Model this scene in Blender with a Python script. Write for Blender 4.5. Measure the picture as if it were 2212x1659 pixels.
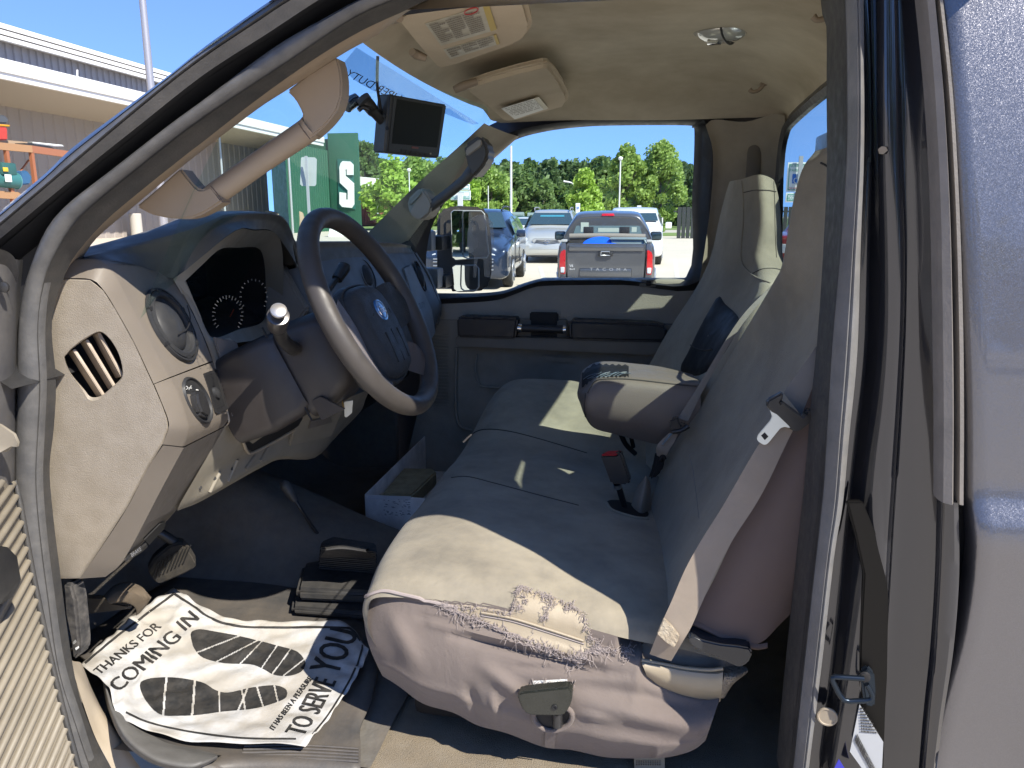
import bpy, bmesh, math, random
from mathutils import Vector, Matrix
random.seed(7)
R = math.radians
scene = bpy.context.scene
for o in list(bpy.data.objects): bpy.data.objects.remove(o)
# ------------------------------------------------------------------ camera
# truck frame: +X towards the tail of the truck, +Y across the cab to the passenger side, +Z up, ground z = 0
FPX, CX, CY, EYE = 1661.0, 1106.0, 829.5, 1.58          # measured on the photograph (2212 px wide)
PITCH = math.atan((CY - 464) / FPX); YAW = R(10)
cam_d = bpy.data.cameras.new('camera'); cam = bpy.data.objects.new('camera', cam_d)
scene.collection.objects.link(cam); scene.camera = cam
cam.location = (0, 0, EYE); cam.rotation_euler = (R(90) - PITCH, 0, YAW)
cam_d.sensor_width = 36; cam_d.lens = 36 * FPX / 2212; cam_d.clip_start = .02; cam_d.clip_end = 3000
# ------------------------------------------------------------------ sky, sun, exposure
SUN = Vector((-.80, .56, -1.0)).normalized()             # the way the light travels
w = bpy.data.worlds.new('World'); scene.world = w; w.use_nodes = True
nt = w.node_tree; bg = nt.nodes['Background']
sk = nt.nodes.new('ShaderNodeTexSky'); sk.sky_type = 'NISHITA'; sk.sun_disc = False
sk.sun_elevation = math.asin(-SUN.z); sk.sun_rotation = math.atan2(-SUN.x, -SUN.y)
sk.air_density = .4; sk.dust_density = 0; sk.ozone_density = 5.5
# a very clear day: the sky dome is read a little above the horizon, so that it stays deep blue right down to the trees
_tc = nt.nodes.new('ShaderNodeTexCoord'); _ad = nt.nodes.new('ShaderNodeVectorMath'); _ad.operation = 'ADD'; _ad.inputs[1].default_value = (0, 0, .22)
_nm = nt.nodes.new('ShaderNodeVectorMath'); _nm.operation = 'NORMALIZE'
nt.links.new(_tc.outputs['Generated'], _ad.inputs[0]); nt.links.new(_ad.outputs[0], _nm.inputs[0]); nt.links.new(_nm.outputs[0], sk.inputs[0])
bg.inputs[1].default_value = .128
nt.links.new(sk.outputs[0], bg.inputs[0])
sl = bpy.data.lights.new('sun', 'SUN'); sl.energy = 2.0; sl.angle = R(.5); sl.color = (1, .94, .83)
so = bpy.data.objects.new('sun', sl); scene.collection.objects.link(so)
so.rotation_euler = SUN.to_track_quat('-Z', 'Y').to_euler(); so.location = (3, -4, 8)
scene.view_settings.view_transform = 'Standard'; scene.view_settings.look = 'None'
scene.view_settings.exposure = 2.2; scene.view_settings.gamma = 1
scene.render.resolution_x = 1024; scene.render.resolution_y = 768
scene.render.engine = 'CYCLES'
scene.cycles.max_bounces = 10; scene.cycles.diffuse_bounces = 5; scene.cycles.transparent_max_bounces = 24

# ------------------------------------------------------------------ measuring helpers
_f = Vector((-math.sin(YAW) * math.cos(PITCH), math.cos(YAW) * math.cos(PITCH), -math.sin(PITCH)))
_r = Vector((math.cos(YAW), math.sin(YAW), 0)); _u = _r.cross(_f)
def ray(u, v): return _f + _r * ((u - CX) / FPX) + _u * ((CY - v) / FPX)
def P(u, v, Y):
    d = ray(u, v); t = Y / d.y; return Vector((d.x * t, Y, EYE + d.z * t))
def PX(u, v, X):
    d = ray(u, v); t = X / d.x; return Vector((X, d.y * t, EYE + d.z * t))
def PZ(u, v, Z):
    d = ray(u, v); t = (Z - EYE) / d.z; return Vector((d.x * t, d.y * t, Z))
def P3(l): return [P(*a) for a in l]
V = lambda *a: Vector(a)

# ------------------------------------------------------------------ materials
MATS = {}
def lin(c): return tuple(x for x in c) + (1,)
def mat(name, col, rough=.6, metal=0, bump=None, mott=None, mott2=None, coat=0, sheen=0, spec=.5, flake=0, trans=0, alpha=1, emit=None, ior=None):
    """bump=(kind, scale, strength[, dist]); mott=(scale, amount, colour2[, contrast])"""
    if name in MATS: return MATS[name]
    m = bpy.data.materials.new(name); m.use_nodes = True; t = m.node_tree; N = t.nodes; L = t.links
    b = N['Principled BSDF']; b.inputs['Base Color'].default_value = lin(col)
    b.inputs['Roughness'].default_value = rough; b.inputs['Metallic'].default_value = metal
    b.inputs['Coat Weight'].default_value = coat; b.inputs['Coat Roughness'].default_value = .04
    b.inputs['Sheen Weight'].default_value = sheen; b.inputs['Specular IOR Level'].default_value = spec
    b.inputs['Transmission Weight'].default_value = trans; b.inputs['Alpha'].default_value = alpha
    if ior: b.inputs['IOR'].default_value = ior
    if emit: b.inputs['Emission Color'].default_value = lin(emit[0]); b.inputs['Emission Strength'].default_value = emit[1]
    tc = N.new('ShaderNodeTexCoord')
    last = None
    for mo in (mott, mott2):
        if not mo: continue
        n = N.new('ShaderNodeTexNoise'); n.inputs['Scale'].default_value = mo[0]; n.inputs['Detail'].default_value = 6
        n.inputs['Roughness'].default_value = .6
        L.new(tc.outputs['Object'], n.inputs['Vector'])
        r = N.new('ShaderNodeMapRange'); k = mo[3] if len(mo) > 3 else .18
        r.inputs[1].default_value = .5 - k; r.inputs[2].default_value = .5 + k; r.inputs[3].default_value = 0; r.inputs[4].default_value = mo[1]
        L.new(n.outputs['Fac'], r.inputs[0])
        mx = N.new('ShaderNodeMix'); mx.data_type = 'RGBA'
        L.new(r.outputs[0], mx.inputs[0]); mx.inputs[7].default_value = lin(mo[2])
        if last: L.new(last, mx.inputs[6])
        else: mx.inputs[6].default_value = lin(col)
        last = mx.outputs[2]
    if last: L.new(last, b.inputs['Base Color'])
    if mott:
        rr = N.new('ShaderNodeMapRange'); n2 = N.new('ShaderNodeTexNoise'); n2.inputs['Scale'].default_value = mott[0] * 2.3; n2.inputs['Detail'].default_value = 4
        L.new(tc.outputs['Object'], n2.inputs['Vector']); L.new(n2.outputs['Fac'], rr.inputs[0])
        rr.inputs[1].default_value = .3; rr.inputs[2].default_value = .7
        rr.inputs[3].default_value = max(0.02, rough - .1); rr.inputs[4].default_value = min(1, rough + .12)
        L.new(rr.outputs[0], b.inputs['Roughness'])
    if bump:
        kind, sc, st = bump[:3]; dist = bump[3] if len(bump) > 3 else .001
        bp = N.new('ShaderNodeBump'); bp.inputs['Strength'].default_value = st; bp.inputs['Distance'].default_value = dist
        if kind == 'leather':
            n = N.new('ShaderNodeTexVoronoi'); n.feature = 'DISTANCE_TO_EDGE'; n.inputs['Scale'].default_value = sc
            q = N.new('ShaderNodeTexNoise'); q.inputs['Scale'].default_value = sc * .6
            a = N.new('ShaderNodeVectorMath'); a.operation = 'MULTIPLY_ADD'
            L.new(q.outputs['Color'], a.inputs[0]); a.inputs[1].default_value = (1.2 / sc,) * 3
            L.new(tc.outputs['Object'], q.inputs['Vector']); L.new(tc.outputs['Object'], a.inputs[2]); L.new(a.outputs[0], n.inputs['Vector'])
            r = N.new('ShaderNodeMapRange'); r.inputs[2].default_value = .18; L.new(n.outputs['Distance'], r.inputs[0]); L.new(r.outputs[0], bp.inputs['Height'])
        elif kind == 'noise':
            n = N.new('ShaderNodeTexNoise'); n.inputs['Scale'].default_value = sc; n.inputs['Detail'].default_value = 5
            L.new(tc.outputs['Object'], n.inputs['Vector']); L.new(n.outputs['Fac'], bp.inputs['Height'])
        elif kind == 'weave':
            w1 = N.new('ShaderNodeTexWave'); w1.bands_direction = 'DIAGONAL'; w1.inputs['Scale'].default_value = sc; w1.inputs['Distortion'].default_value = .6; w1.inputs['Detail Scale'].default_value = 4
            n = N.new('ShaderNodeTexNoise'); n.inputs['Scale'].default_value = sc * .25; n.inputs['Detail'].default_value = 5
            L.new(tc.outputs['Object'], w1.inputs['Vector']); L.new(tc.outputs['Object'], n.inputs['Vector'])
            a = N.new('ShaderNodeMath'); a.operation = 'MULTIPLY_ADD'; a.inputs[1].default_value = .35; L.new(w1.outputs['Fac'], a.inputs[0]); L.new(n.outputs['Fac'], a.inputs[2])
            q = N.new('ShaderNodeTexNoise'); q.inputs['Scale'].default_value = 9; q.inputs['Detail'].default_value = 4; q.inputs['Distortion'].default_value = 1.2; L.new(tc.outputs['Object'], q.inputs['Vector'])
            a2 = N.new('ShaderNodeMath'); a2.operation = 'MULTIPLY_ADD'; a2.inputs[1].default_value = 7; L.new(q.outputs['Fac'], a2.inputs[0]); L.new(a.outputs[0], a2.inputs[2]); L.new(a2.outputs[0], bp.inputs['Height'])
        elif kind == 'ribX' or kind == 'ribZ' or kind == 'ribY':
            w1 = N.new('ShaderNodeTexWave'); w1.bands_direction = kind[3]; w1.inputs['Scale'].default_value = sc
            L.new(tc.outputs['Object'], w1.inputs['Vector']); L.new(w1.outputs['Fac'], bp.inputs['Height'])
        L.new(bp.outputs[0], b.inputs['Normal'])
    if flake:
        v = N.new('ShaderNodeTexVoronoi'); v.inputs['Scale'].default_value = flake; L.new(tc.outputs['Object'], v.inputs['Vector'])
        s = N.new('ShaderNodeVectorMath'); s.operation = 'SUBTRACT'; s.inputs[1].default_value = (.5, .5, .5); L.new(v.outputs['Color'], s.inputs[0])
        g = N.new('ShaderNodeNewGeometry')
        a = N.new('ShaderNodeVectorMath'); a.operation = 'MULTIPLY_ADD'; a.inputs[1].default_value = (.27,) * 3; L.new(s.outputs[0], a.inputs[0]); L.new(g.outputs['Normal'], a.inputs[2])
        nn = N.new('ShaderNodeVectorMath'); nn.operation = 'NORMALIZE'; L.new(a.outputs[0], nn.inputs[0]); L.new(nn.outputs[0], b.inputs['Normal'])
    MATS[name] = m; return m

BEIGE = mat('beige trim', (.29, .25, .20), .62, bump=('leather', 300, .35, .0008), mott=(9, .35, (.34, .295, .235), .25), mott2=(34, .4, (.22, .185, .14), .1))
BEIGE_S = mat('beige smooth trim', (.30, .235, .17), .55, bump=('noise', 900, .25, .0006), mott=(14, .4, (.24, .18, .125), .25))
BEIGE_D = mat('dusty beige trim', (.34, .285, .215), .6, bump=('noise', 700, .25, .0006), mott=(22, .4, (.25, .21, .16), .2))
TAUPE = mat('taupe ribbed bezel', (.155, .132, .108), .5, bump=('ribZ', 260, .28, .0006), mott=(12, .35, (.19, .165, .135), .25))
TAUPE_D = mat('dark taupe panel', (.135, .12, .105), .48, bump=('noise', 800, .3, .0005), mott=(18, .5, (.18, .155, .13), .2))
PAD = mat('dash pad', (.10, .097, .088), .55, bump=('noise', 650, .5, .0009), mott=(20, .4, (.075, .08, .085), .2))
BLACK = mat('black plastic', (.018, .018, .02), .42, bump=('noise', 700, .25, .0005), mott=(25, .5, (.035, .033, .03), .2))
COLUMN = mat('column plastic', (.026, .022, .021), .45, bump=('noise', 600, .3, .0005), mott=(16, .5, (.038, .032, .03), .2))
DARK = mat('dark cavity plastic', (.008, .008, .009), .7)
LEATHER_D = mat('airbag leather', (.032, .036, .04), .5, bump=('leather', 420, .6, .0009), mott=(20, .3, (.045, .045, .047), .2))
RIM = mat('worn rim wrap', (.055, .048, .043), .5, bump=('noise', 500, .25, .0006), mott=(18, .6, (.040, .035, .032), .22))
RUBBER = mat('dusty black rubber', (.030, .030, .031), .6, bump=('noise', 300, .5, .0008), mott=(30, .6, (.075, .068, .06), .2), mott2=(8, .35, (.045, .043, .04), .2))
RUBBER_L = mat('worn grey rubber', (.145, .148, .155), .45, bump=('noise', 260, .5, .0008), mott=(40, .8, (.22, .21, .2), .22), mott2=(9, .5, (.085, .078, .066), .2))
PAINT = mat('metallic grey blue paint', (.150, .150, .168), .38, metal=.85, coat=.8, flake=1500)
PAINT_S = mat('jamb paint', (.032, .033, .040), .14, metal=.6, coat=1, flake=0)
HEAD = mat('headliner cloth', (.66, .58, .445), .95, bump=('noise', 420, .4, .001), mott=(2.8, .8, (.38, .315, .22), .12), mott2=(14, .35, (.48, .41, .30), .2), spec=.15)
VISOR = mat('visor cloth', (.60, .50, .37), .95, bump=('noise', 420, .5, .001), mott=(6, .6, (.42, .34, .24), .2), spec=.15)
DOORP = mat('door panel plastic', (.31, .28, .235), .6, bump=('leather', 240, .45, .001), mott=(6, .5, (.15, .14, .13), .2))
DOORD = mat('lower door plastic', (.31, .29, .25), .6, bump=('leather', 240, .45, .001), mott=(8, .5, (.08, .078, .07), .2))
ARMD = mat('door armrest vinyl', (.014, .015, .020), .42, bump=('noise', 500, .3, .0006), mott=(20, .4, (.028, .026, .024), .2))
COVER = mat('seat cover canvas', (.285, .255, .20), .95, bump=('weave', 330, .5, .0012), mott=(7, .85, (.165, .148, .118), .12), mott2=(24, .35, (.38, .33, .24), .2), sheen=.15, spec=.15)
COVER_B = mat('seat back canvas', (.32, .285, .22), .95, bump=('weave', 330, .5, .0012), mott=(5, .8, (.19, .17, .135), .13), sheen=.15, spec=.15)
COVER_S = mat('seat skirt canvas', (.172, .144, .128), .95, bump=('weave', 300, .6, .0013), mott=(7, .5, (.135, .105, .095), .2), sheen=.15, spec=.15)
KNIT = mat('brown knit', (.17, .125, .105), .95, bump=('ribX', 420, .5, .001), mott=(8, .4, (.125, .092, .09), .2), spec=.15)
FRAY = mat('frayed thread', (.31, .265, .25), .95)
VINYL = mat('tan seat vinyl', (.33, .275, .195), .42, bump=('leather', 260, .15, .0005), mott=(12, .5, (.24, .2, .14), .2))
VINYL_D = mat('cracked taupe vinyl', (.16, .132, .115), .48, bump=('leather', 300, .22, .0007), mott=(10, .5, (.17, .135, .105), .2))
VINYL_K = mat('black vinyl', (.018, .017, .017), .62, bump=('noise', 45, .2, .003), mott=(10, .4, (.03, .028, .026), .2), spec=.12)
BELT = mat('seat belt webbing', (.24, .20, .16), .8, bump=('weave', 420, .5, .0006), mott=(18, .5, (.30, .24, .185), .2))
BELT_G = mat('grey belt webbing', (.20, .185, .165), .8, bump=('weave', 420, .5, .0006), mott=(18, .5, (.25, .22, .19), .2))
FLOOR = mat('black floor vinyl', (.14, .13, .115), .7, bump=('noise', 90, .5, .003), mott=(7, .85, (.15, .12, .09), .13), mott2=(40, .4, (.06, .055, .05), .2))
CARPET = mat('tan carpet', (.27, .23, .175), 1, bump=('noise', 500, 1, .003), mott=(7, .8, (.12, .10, .075), .16), mott2=(30, .5, (.22, .175, .12), .14), spec=.1)
MATR = mat('rubber floor mat', (.055, .053, .052), .55, bump=('noise', 160, .4, .001), mott=(14, .7, (.13, .11, .09), .18))
PAPER = mat('white paper', (.50, .50, .50), .55, bump=('noise', 22, .7, .005), mott=(9, .7, (.33, .29, .23), .08), mott2=(55, .4, (.38, .36, .33), .12))
INK = mat('black printing ink', (.022, .022, .022), .5, mott=(40, .35, (.09, .08, .07), .12))
WHITE = mat('white enamel', (.78, .78, .76), .4)
STEEL = mat('bright steel', (.42, .47, .52), .3, metal=1, bump=('noise', 40, .1, .001))
CHROME = mat('chrome', (.8, .8, .82), .08, metal=1)
REDP = mat('red plastic', (.5, .02, .03), .4)
BRASS = mat('brass', (.6, .42, .12), .3, metal=1)

def glass_mat(name, tint, refl, rough=0.0, ior=1.45, dust_or_reflection=0.0, dustcol=(.6, .6, .58)):
    m = bpy.data.materials.new(name); m.use_nodes = True; t = m.node_tree; N = t.nodes; L = t.links
    for n in list(N): N.remove(n)
    out = N.new('ShaderNodeOutputMaterial'); tr = N.new('ShaderNodeBsdfTransparent'); tr.inputs[0].default_value = lin(tint)
    gl = N.new('ShaderNodeBsdfGlossy'); gl.inputs['Roughness'].default_value = rough
    fr = N.new('ShaderNodeFresnel'); fr.inputs[0].default_value = ior
    k = N.new('ShaderNodeMath'); k.operation = 'MULTIPLY'; k.inputs[1].default_value = refl; L.new(fr.outputs[0], k.inputs[0])
    mx = N.new('ShaderNodeMixShader'); L.new(k.outputs[0], mx.inputs[0]); L.new(tr.outputs[0], mx.inputs[1]); L.new(gl.outputs[0], mx.inputs[2])
    last = mx
    if dust_or_reflection:
        df = N.new('ShaderNodeBsdfDiffuse'); df.inputs[0].default_value = lin(dustcol); tl = N.new('ShaderNodeBsdfTranslucent'); tl.inputs[0].default_value = lin(dustcol)
        ad = N.new('ShaderNodeMixShader'); ad.inputs[0].default_value = .5; L.new(df.outputs[0], ad.inputs[1]); L.new(tl.outputs[0], ad.inputs[2])
        n = N.new('ShaderNodeTexNoise'); n.inputs['Scale'].default_value = 6; n.inputs['Detail'].default_value = 8; tc = N.new('ShaderNodeTexCoord'); L.new(tc.outputs['Object'], n.inputs['Vector'])
        r = N.new('ShaderNodeMapRange'); r.inputs[1].default_value = .3; r.inputs[2].default_value = .75; r.inputs[3].default_value = dust_or_reflection * .4; r.inputs[4].default_value = dust_or_reflection * 1.6; L.new(n.outputs['Fac'], r.inputs[0])
        m2 = N.new('ShaderNodeMixShader'); L.new(r.outputs[0], m2.inputs[0]); L.new(mx.outputs[0], m2.inputs[1]); L.new(ad.outputs[0], m2.inputs[2]); last = m2
    L.new(last.outputs[0], out.inputs[0]); MATS[name] = m; return m
WSGLASS = glass_mat('windscreen glass', (.80, .93, .89), .25, dust_or_reflection=.035)
SIDEGLASS = glass_mat('side glass', (.88, .95, .93), .2, dust_or_reflection=.008)
REARGLASS = glass_mat('rear glass', (.62, .74, .72), .5, dust_or_reflection=.02)
DOTS = glass_mat('dotted sunband', (.60, .70, .76), .2, dust_or_reflection=.05)
CARGLASS = mat('car window glass', (.03, .055, .065), .06, coat=.6, spec=.9)

# ------------------------------------------------------------------ object helpers
COL = scene.collection
ORG = {}
def thing(name, loc, label, cat, group=None, rotz=0):
    o = bpy.data.objects.new(name, None); COL.objects.link(o); o.location = loc; o.rotation_euler = (0, 0, rotz)
    o.empty_display_size = .1; o['label'] = label; o['category'] = cat
    if group: o['group'] = group
    ORG[o] = Matrix.LocRotScale(Vector(loc), Matrix.Rotation(rotz, 3, 'Z'), None).inverted(); return o
def link(name, me, m, parent=None, local=False, smooth=None):
    """vertices are given in world space (or, local=True, in the root's own space)"""
    me.name = name
    if m is not None and not me.materials: me.materials.append(m)
    o = bpy.data.objects.new(name, me); COL.objects.link(o)
    if parent is not None:
        o.parent = parent; M = ORG[parent]
        if not local: me.transform(M)
        ORG[o] = M
    else:
        c = sum((v.co for v in me.vertices), Vector()) / max(1, len(me.vertices)); c.z = min(v.co.z for v in me.vertices)
        me.transform(Matrix.Translation(-c)); o.location = c; ORG[o] = Matrix.Translation(-c)
    return o
def tag(o, label, cat=None, group=None, kind=None):
    o['label'] = label
    if cat: o['category'] = cat
    if group: o['group'] = group
    if kind: o['kind'] = kind
    return o
def structure(o, label=None):
    o['kind'] = 'structure'
    if label: o['label'] = label; o['category'] = o.name.split('.')[0].replace('_', ' ')
    return o
def shade(me, ang=35):
    me.polygons.foreach_set('use_smooth', [True] * len(me.polygons))
    me.update()
    try: me.set_sharp_from_angle(angle=R(ang))
    except Exception: pass
def pymesh(vs, fs, ang=35):
    me = bpy.data.meshes.new('m'); me.from_pydata([tuple(v) for v in vs], [], fs); me.validate(); shade(me, ang); return me
def cr(p0, p1, p2, p3, t):
    return .5 * ((2 * p1) + (p2 - p0) * t + (2 * p0 - 5 * p1 + 4 * p2 - p3) * t * t + (3 * p1 - p0 - 3 * p2 + p3) * t ** 3)
def spline(pts, n=6, closed=False):
    pts = [Vector(p) for p in pts]; N = len(pts); out = []
    rng = range(N if closed else N - 1)
    for i in rng:
        if closed: a, b, c, d = pts[i - 1], pts[i], pts[(i + 1) % N], pts[(i + 2) % N]
        else:
            b, c = pts[i], pts[i + 1]; a = pts[i - 1] if i else 2 * b - c; d = pts[i + 2] if i + 2 < N else 2 * c - b
        if (b - c).length < 1e-6: continue
        if (a - b).length < 1e-6: a = 2 * b - c
        if (d - c).length < 1e-6: d = 2 * c - b
        for k in range(n): out.append(cr(a, b, c, d, k / n))
    if not closed: out.append(pts[-1])
    return out
def resample(pts, n):
    L = [0]
    for a, b in zip(pts, pts[1:]): L.append(L[-1] + (b - a).length)
    T = L[-1]; out = []; j = 0
    for i in range(n):
        s = T * i / (n - 1)
        while j < len(L) - 2 and L[j + 1] < s: j += 1
        d = L[j + 1] - L[j]; out.append(pts[j].lerp(pts[j + 1], 0 if d < 1e-9 else min(1, (s - L[j]) / d)))
    return out
def grid(rows, closed_v=False, closed_u=False, ang=35, flip=False):
    nr, nc = len(rows), len(rows[0]); vs = [v for r in rows for v in r]; fs = []
    for i in range(nr if closed_v else nr - 1):
        for j in range(nc if closed_u else nc - 1):
            a = i * nc + j; b = i * nc + (j + 1) % nc; c = ((i + 1) % nr) * nc + (j + 1) % nc; d = ((i + 1) % nr) * nc + j
            fs.append((a, d, c, b) if flip else (a, b, c, d))
    return pymesh(vs, fs, ang)
def surf(rows, nu=5, nv=5, **k):
    """smooth surface through a grid of control points"""
    rr = [spline(r, nu) for r in rows]; m = min(len(r) for r in rr)
    cols = [spline([r[j] for r in rr], nv) for j in range(m)]; q = min(len(c) for c in cols)
    return grid([[c[i] for c in cols] for i in range(q)], **k)
def rows_n(polylines, n, nv=1, **k):
    """surface across polylines that each get n samples; nv extra splined rows between"""
    rr = [resample(spline(p, 6), n) for p in polylines]
    if nv > 1:
        cols = [spline([r[j] for r in rr], nv) for j in range(n)]; rr = [[c[i] for c in cols] for i in range(len(cols[0]))]
    return grid(rr, **k)
def tube(path, rad, seg=10, n=5, sp=True, cap=True, flat=1.0, up=None):
    pts = spline(path, n) if sp else [Vector(p) for p in path]; N = len(pts)
    if not hasattr(rad, '__len__'): rad = [rad] * len(path)
    def rr(i):
        t = i / (N - 1) * (len(rad) - 1); a = int(min(t, len(rad) - 2)) if len(rad) > 1 else 0
        return rad[a] if len(rad) == 1 else rad[a] + (rad[a + 1] - rad[a]) * (t - a)
    rows = []; ref = Vector(up) if up else Vector((0.13, .2, 1)); prev = None
    for i, p in enumerate(pts):
        t = (pts[min(i + 1, N - 1)] - pts[max(i - 1, 0)]).normalized()
        if prev is None: s = t.cross(ref).normalized()
        else: s = (prev - t * prev.dot(t)).normalized()
        prev = s; q = t.cross(s); r = rr(i)
        rows.append([p + s * math.cos(a) * r + q * math.sin(a) * r * flat for a in [2 * math.pi * k / seg for k in range(seg)]])
    vs = [v for r in rows for v in r]; fs = []
    for i in range(N - 1):
        for j in range(seg): fs.append((i * seg + j, i * seg + (j + 1) % seg, (i + 1) * seg + (j + 1) % seg, (i + 1) * seg + j))
    if cap: fs.append(tuple(range(seg))[::-1]); fs.append(tuple((N - 1) * seg + j for j in range(seg)))
    return pymesh(vs, fs, 50)
def join(*mes):
    bm = bmesh.new()
    for m in mes:
        bm.from_mesh(m)
    me = bpy.data.meshes.new('m'); bm.to_mesh(me); bm.free(); return me
def box(c, s, rot=None, bev=0.0, seg=2):
    bm = bmesh.new(); bmesh.ops.create_cube(bm, size=1)
    M = Matrix.Diagonal(Vector(s)).to_4x4(); bm.transform(M)
    if bev: bmesh.ops.bevel(bm, geom=bm.edges[:], offset=bev, segments=seg, affect='EDGES', profile=.6)
    if rot is not None: bm.transform(rot.to_4x4())
    bm.transform(Matrix.Translation(Vector(c)))
    me = bpy.data.meshes.new('m'); bm.to_mesh(me); bm.free(); shade(me, 40); return me
def frame(xd, yd=None):
    """rotation whose X axis is xd and whose Z axis is as near as possible to yd"""
    x = Vector(xd).normalized(); z = Vector(yd or (0, 0, 1)); z = (z - x * z.dot(x)).normalized(); y = z.cross(x)
    return Matrix((x, y, z)).transposed()
def prism(pts, d, bev=0.0, seg=2):
    """closed outline pts, extruded by vector d"""
    bm = bmesh.new(); a = [bm.verts.new(p) for p in pts]; b = [bm.verts.new(Vector(p) + Vector(d)) for p in pts]; n = len(pts)
    f1 = bm.faces.new(a); f2 = bm.faces.new(b[::-1])
    for i in range(n): bm.faces.new((a[i], b[i], b[(i + 1) % n], a[(i + 1) % n]))
    bmesh.ops.recalc_face_normals(bm, faces=bm.faces[:])
    if bev: bmesh.ops.bevel(bm, geom=[e for e in bm.edges], offset=bev, segments=seg, affect='EDGES', clamp_overlap=True)
    bmesh.ops.triangulate(bm, faces=[f for f in bm.faces if len(f.verts) > 4])
    me = bpy.data.meshes.new('m'); bm.to_mesh(me); bm.free(); shade(me, 40); return me
def lathe(prof, c, axis, seg=28, cap=True):
    """prof: [(distance along axis, radius)]"""
    a = Vector(axis).normalized(); s = a.orthogonal().normalized(); q = a.cross(s); c = Vector(c); rows = []
    for d, r in prof: rows.append([c + a * d + s * math.cos(t) * r + q * math.sin(t) * r for t in [2 * math.pi * k / seg for k in range(seg)]])
    me = grid(rows, closed_u=True, ang=40)
    if cap:
        bm = bmesh.new(); bm.from_mesh(me); bm.verts.ensure_lookup_table()
        bm.faces.new([bm.verts[k] for k in range(seg)]); n = len(rows) - 1; bm.faces.new([bm.verts[n * seg + k] for k in range(seg)])
        bmesh.ops.recalc_face_normals(bm, faces=bm.faces[:]); bm.to_mesh(me); bm.free(); shade(me, 40)
    return me
def solid(o, th, off=-1):
    m = o.modifiers.new('thickness', 'SOLIDIFY'); m.thickness = th; m.offset = off; return o
def text_mesh(s, size=1.0, bold=.0, align='LEFT', space=1.0, extrude=0, shear=0):
    cu = bpy.data.curves.new('t', 'FONT'); cu.body = s; cu.size = size; cu.align_x = align; cu.space_character = space
    cu.extrude = extrude; cu.resolution_u = 3; cu.shear = shear; cu.fill_mode = 'FRONT' if not extrude else 'BOTH'
    o = bpy.data.objects.new('t', cu); COL.objects.link(o); dg = bpy.context.evaluated_depsgraph_get()
    me = bpy.data.meshes.new_from_object(o.evaluated_get(dg)); bpy.data.objects.remove(o); me.materials.clear(); return me
def fit_text(s, o, xd, yd, w=None, h=None, bold=0, off=.0008, align='LEFT'):
    """flat text: o = lower left corner, xd reading direction (length = width), yd up direction (length = height)"""
    me = text_mesh(s, 1, bold); xs = [v.co.x for v in me.vertices]; ys = [v.co.y for v in me.vertices]
    x0, x1, y0, y1 = min(xs), max(xs), min(ys), max(ys); xd = Vector(xd); yd = Vector(yd); n = xd.cross(yd).normalized() * off; o = Vector(o)
    for v in me.vertices: v.co = o + xd * ((v.co.x - x0) / (x1 - x0)) + yd * ((v.co.y - y0) / max(1e-6, y1 - y0)) + n
    return me
from mathutils.bvhtree import BVHTree
def bvh(o):
    me = o.data; M = ORG[o].inverted(); return BVHTree.FromPolygons([M @ v.co for v in me.vertices], [tuple(p.vertices) for p in me.polygons])
def hitter(*obs):
    tr = [bvh(o) for o in obs]
    st = [1.1]
    def f(u, v, h=.0, strict=False):
        o = Vector((0, 0, EYE)); d = ray(u, v).normalized(); best = None
        for t in tr:
            l, n, i, ds = t.ray_cast(o, d)
            if l is not None and (best is None or ds < best[2]): best = (l, n, ds)
        if best is None: return None if strict else P(u, v, st[0])
        l, n, ds = best; st[0] = l.y
        if n.dot(d) > 0: n = -n
        return l + n * h
    return f
# ================================================================== THE PICKUP TRUCK: cab shell
T = thing('pickup_truck', (0, 1.7, 0), 'dark grey blue pickup with its driver door open onto a worn beige cab', 'pickup truck')
def px(l, Y): return [P(a[0], a[1], a[2] if len(a) > 2 else Y) for a in l]
A4 = [(165,1720),(130,1658),(112,1602),(91,1511),(74,1406),(60,1286),(42,1167),(35,1055),(36,957),(39,844),(42,725),(53,634),(78,556),(104,494),(149,440),(248,364),(372,268),(446,214),(534,145),(617,86),(736,22),(796,-8),(950,-60),(1200,-90)]
A5 = [(222,1720),(196,1658),(165,1560),(128,1440),(105,1286),(88,1150),(80,1040),(84,930),(88,830),(84,730),(88,660),(99,600),(119,551),(174,467),(320,345),(439,254),(617,137),(756,44),(836,6),(950,-30),(1200,-66)]
A6 = [(268,1720),(239,1658),(203,1588),(168,1490),(147,1371),(130,1237),(116,1125),(107,1013),(116,929),(121,823),(112,725),(116,669),(135,608),(159,556),(223,482),(290,424),(397,338),(439,306),(558,213),(677,129),(776,69),(878,22),(950,-8),(1200,-50)]
n = 90
def RS(l, Y, k=n): return resample(spline(px(l, Y), 6), k)
r4, r5, r6 = RS(A4, .962), RS(A5, .952), RS(A6, .985)
mid = [a.lerp(b, .45) + V(0, -.016, 0) for a, b in zip(r4, r5)]
q1 = [a.lerp(b, .18) + V(0, -.010, 0) for a, b in zip(r4, r5)]
q3 = [a.lerp(b, .75) + V(0, -.012, 0) for a, b in zip(r4, r5)]
back4 = [a + V(0, .03, 0) for a in r4]
SEALM = mat('scuffed dark seal', (.075, .075, .078), .45, bump=('noise', 260, .5, .0008), mott=(40, .8, (.14, .135, .13), .2), mott2=(9, .5, (.05, .048, .045), .2))
link('door_seal', grid([back4, r4, q1, mid, q3, r5, [a + V(0, .012, 0) for a in r5]], ang=60), SEALM, T)
g0 = [a + V(0, .010, 0) for a in r5]
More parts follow.
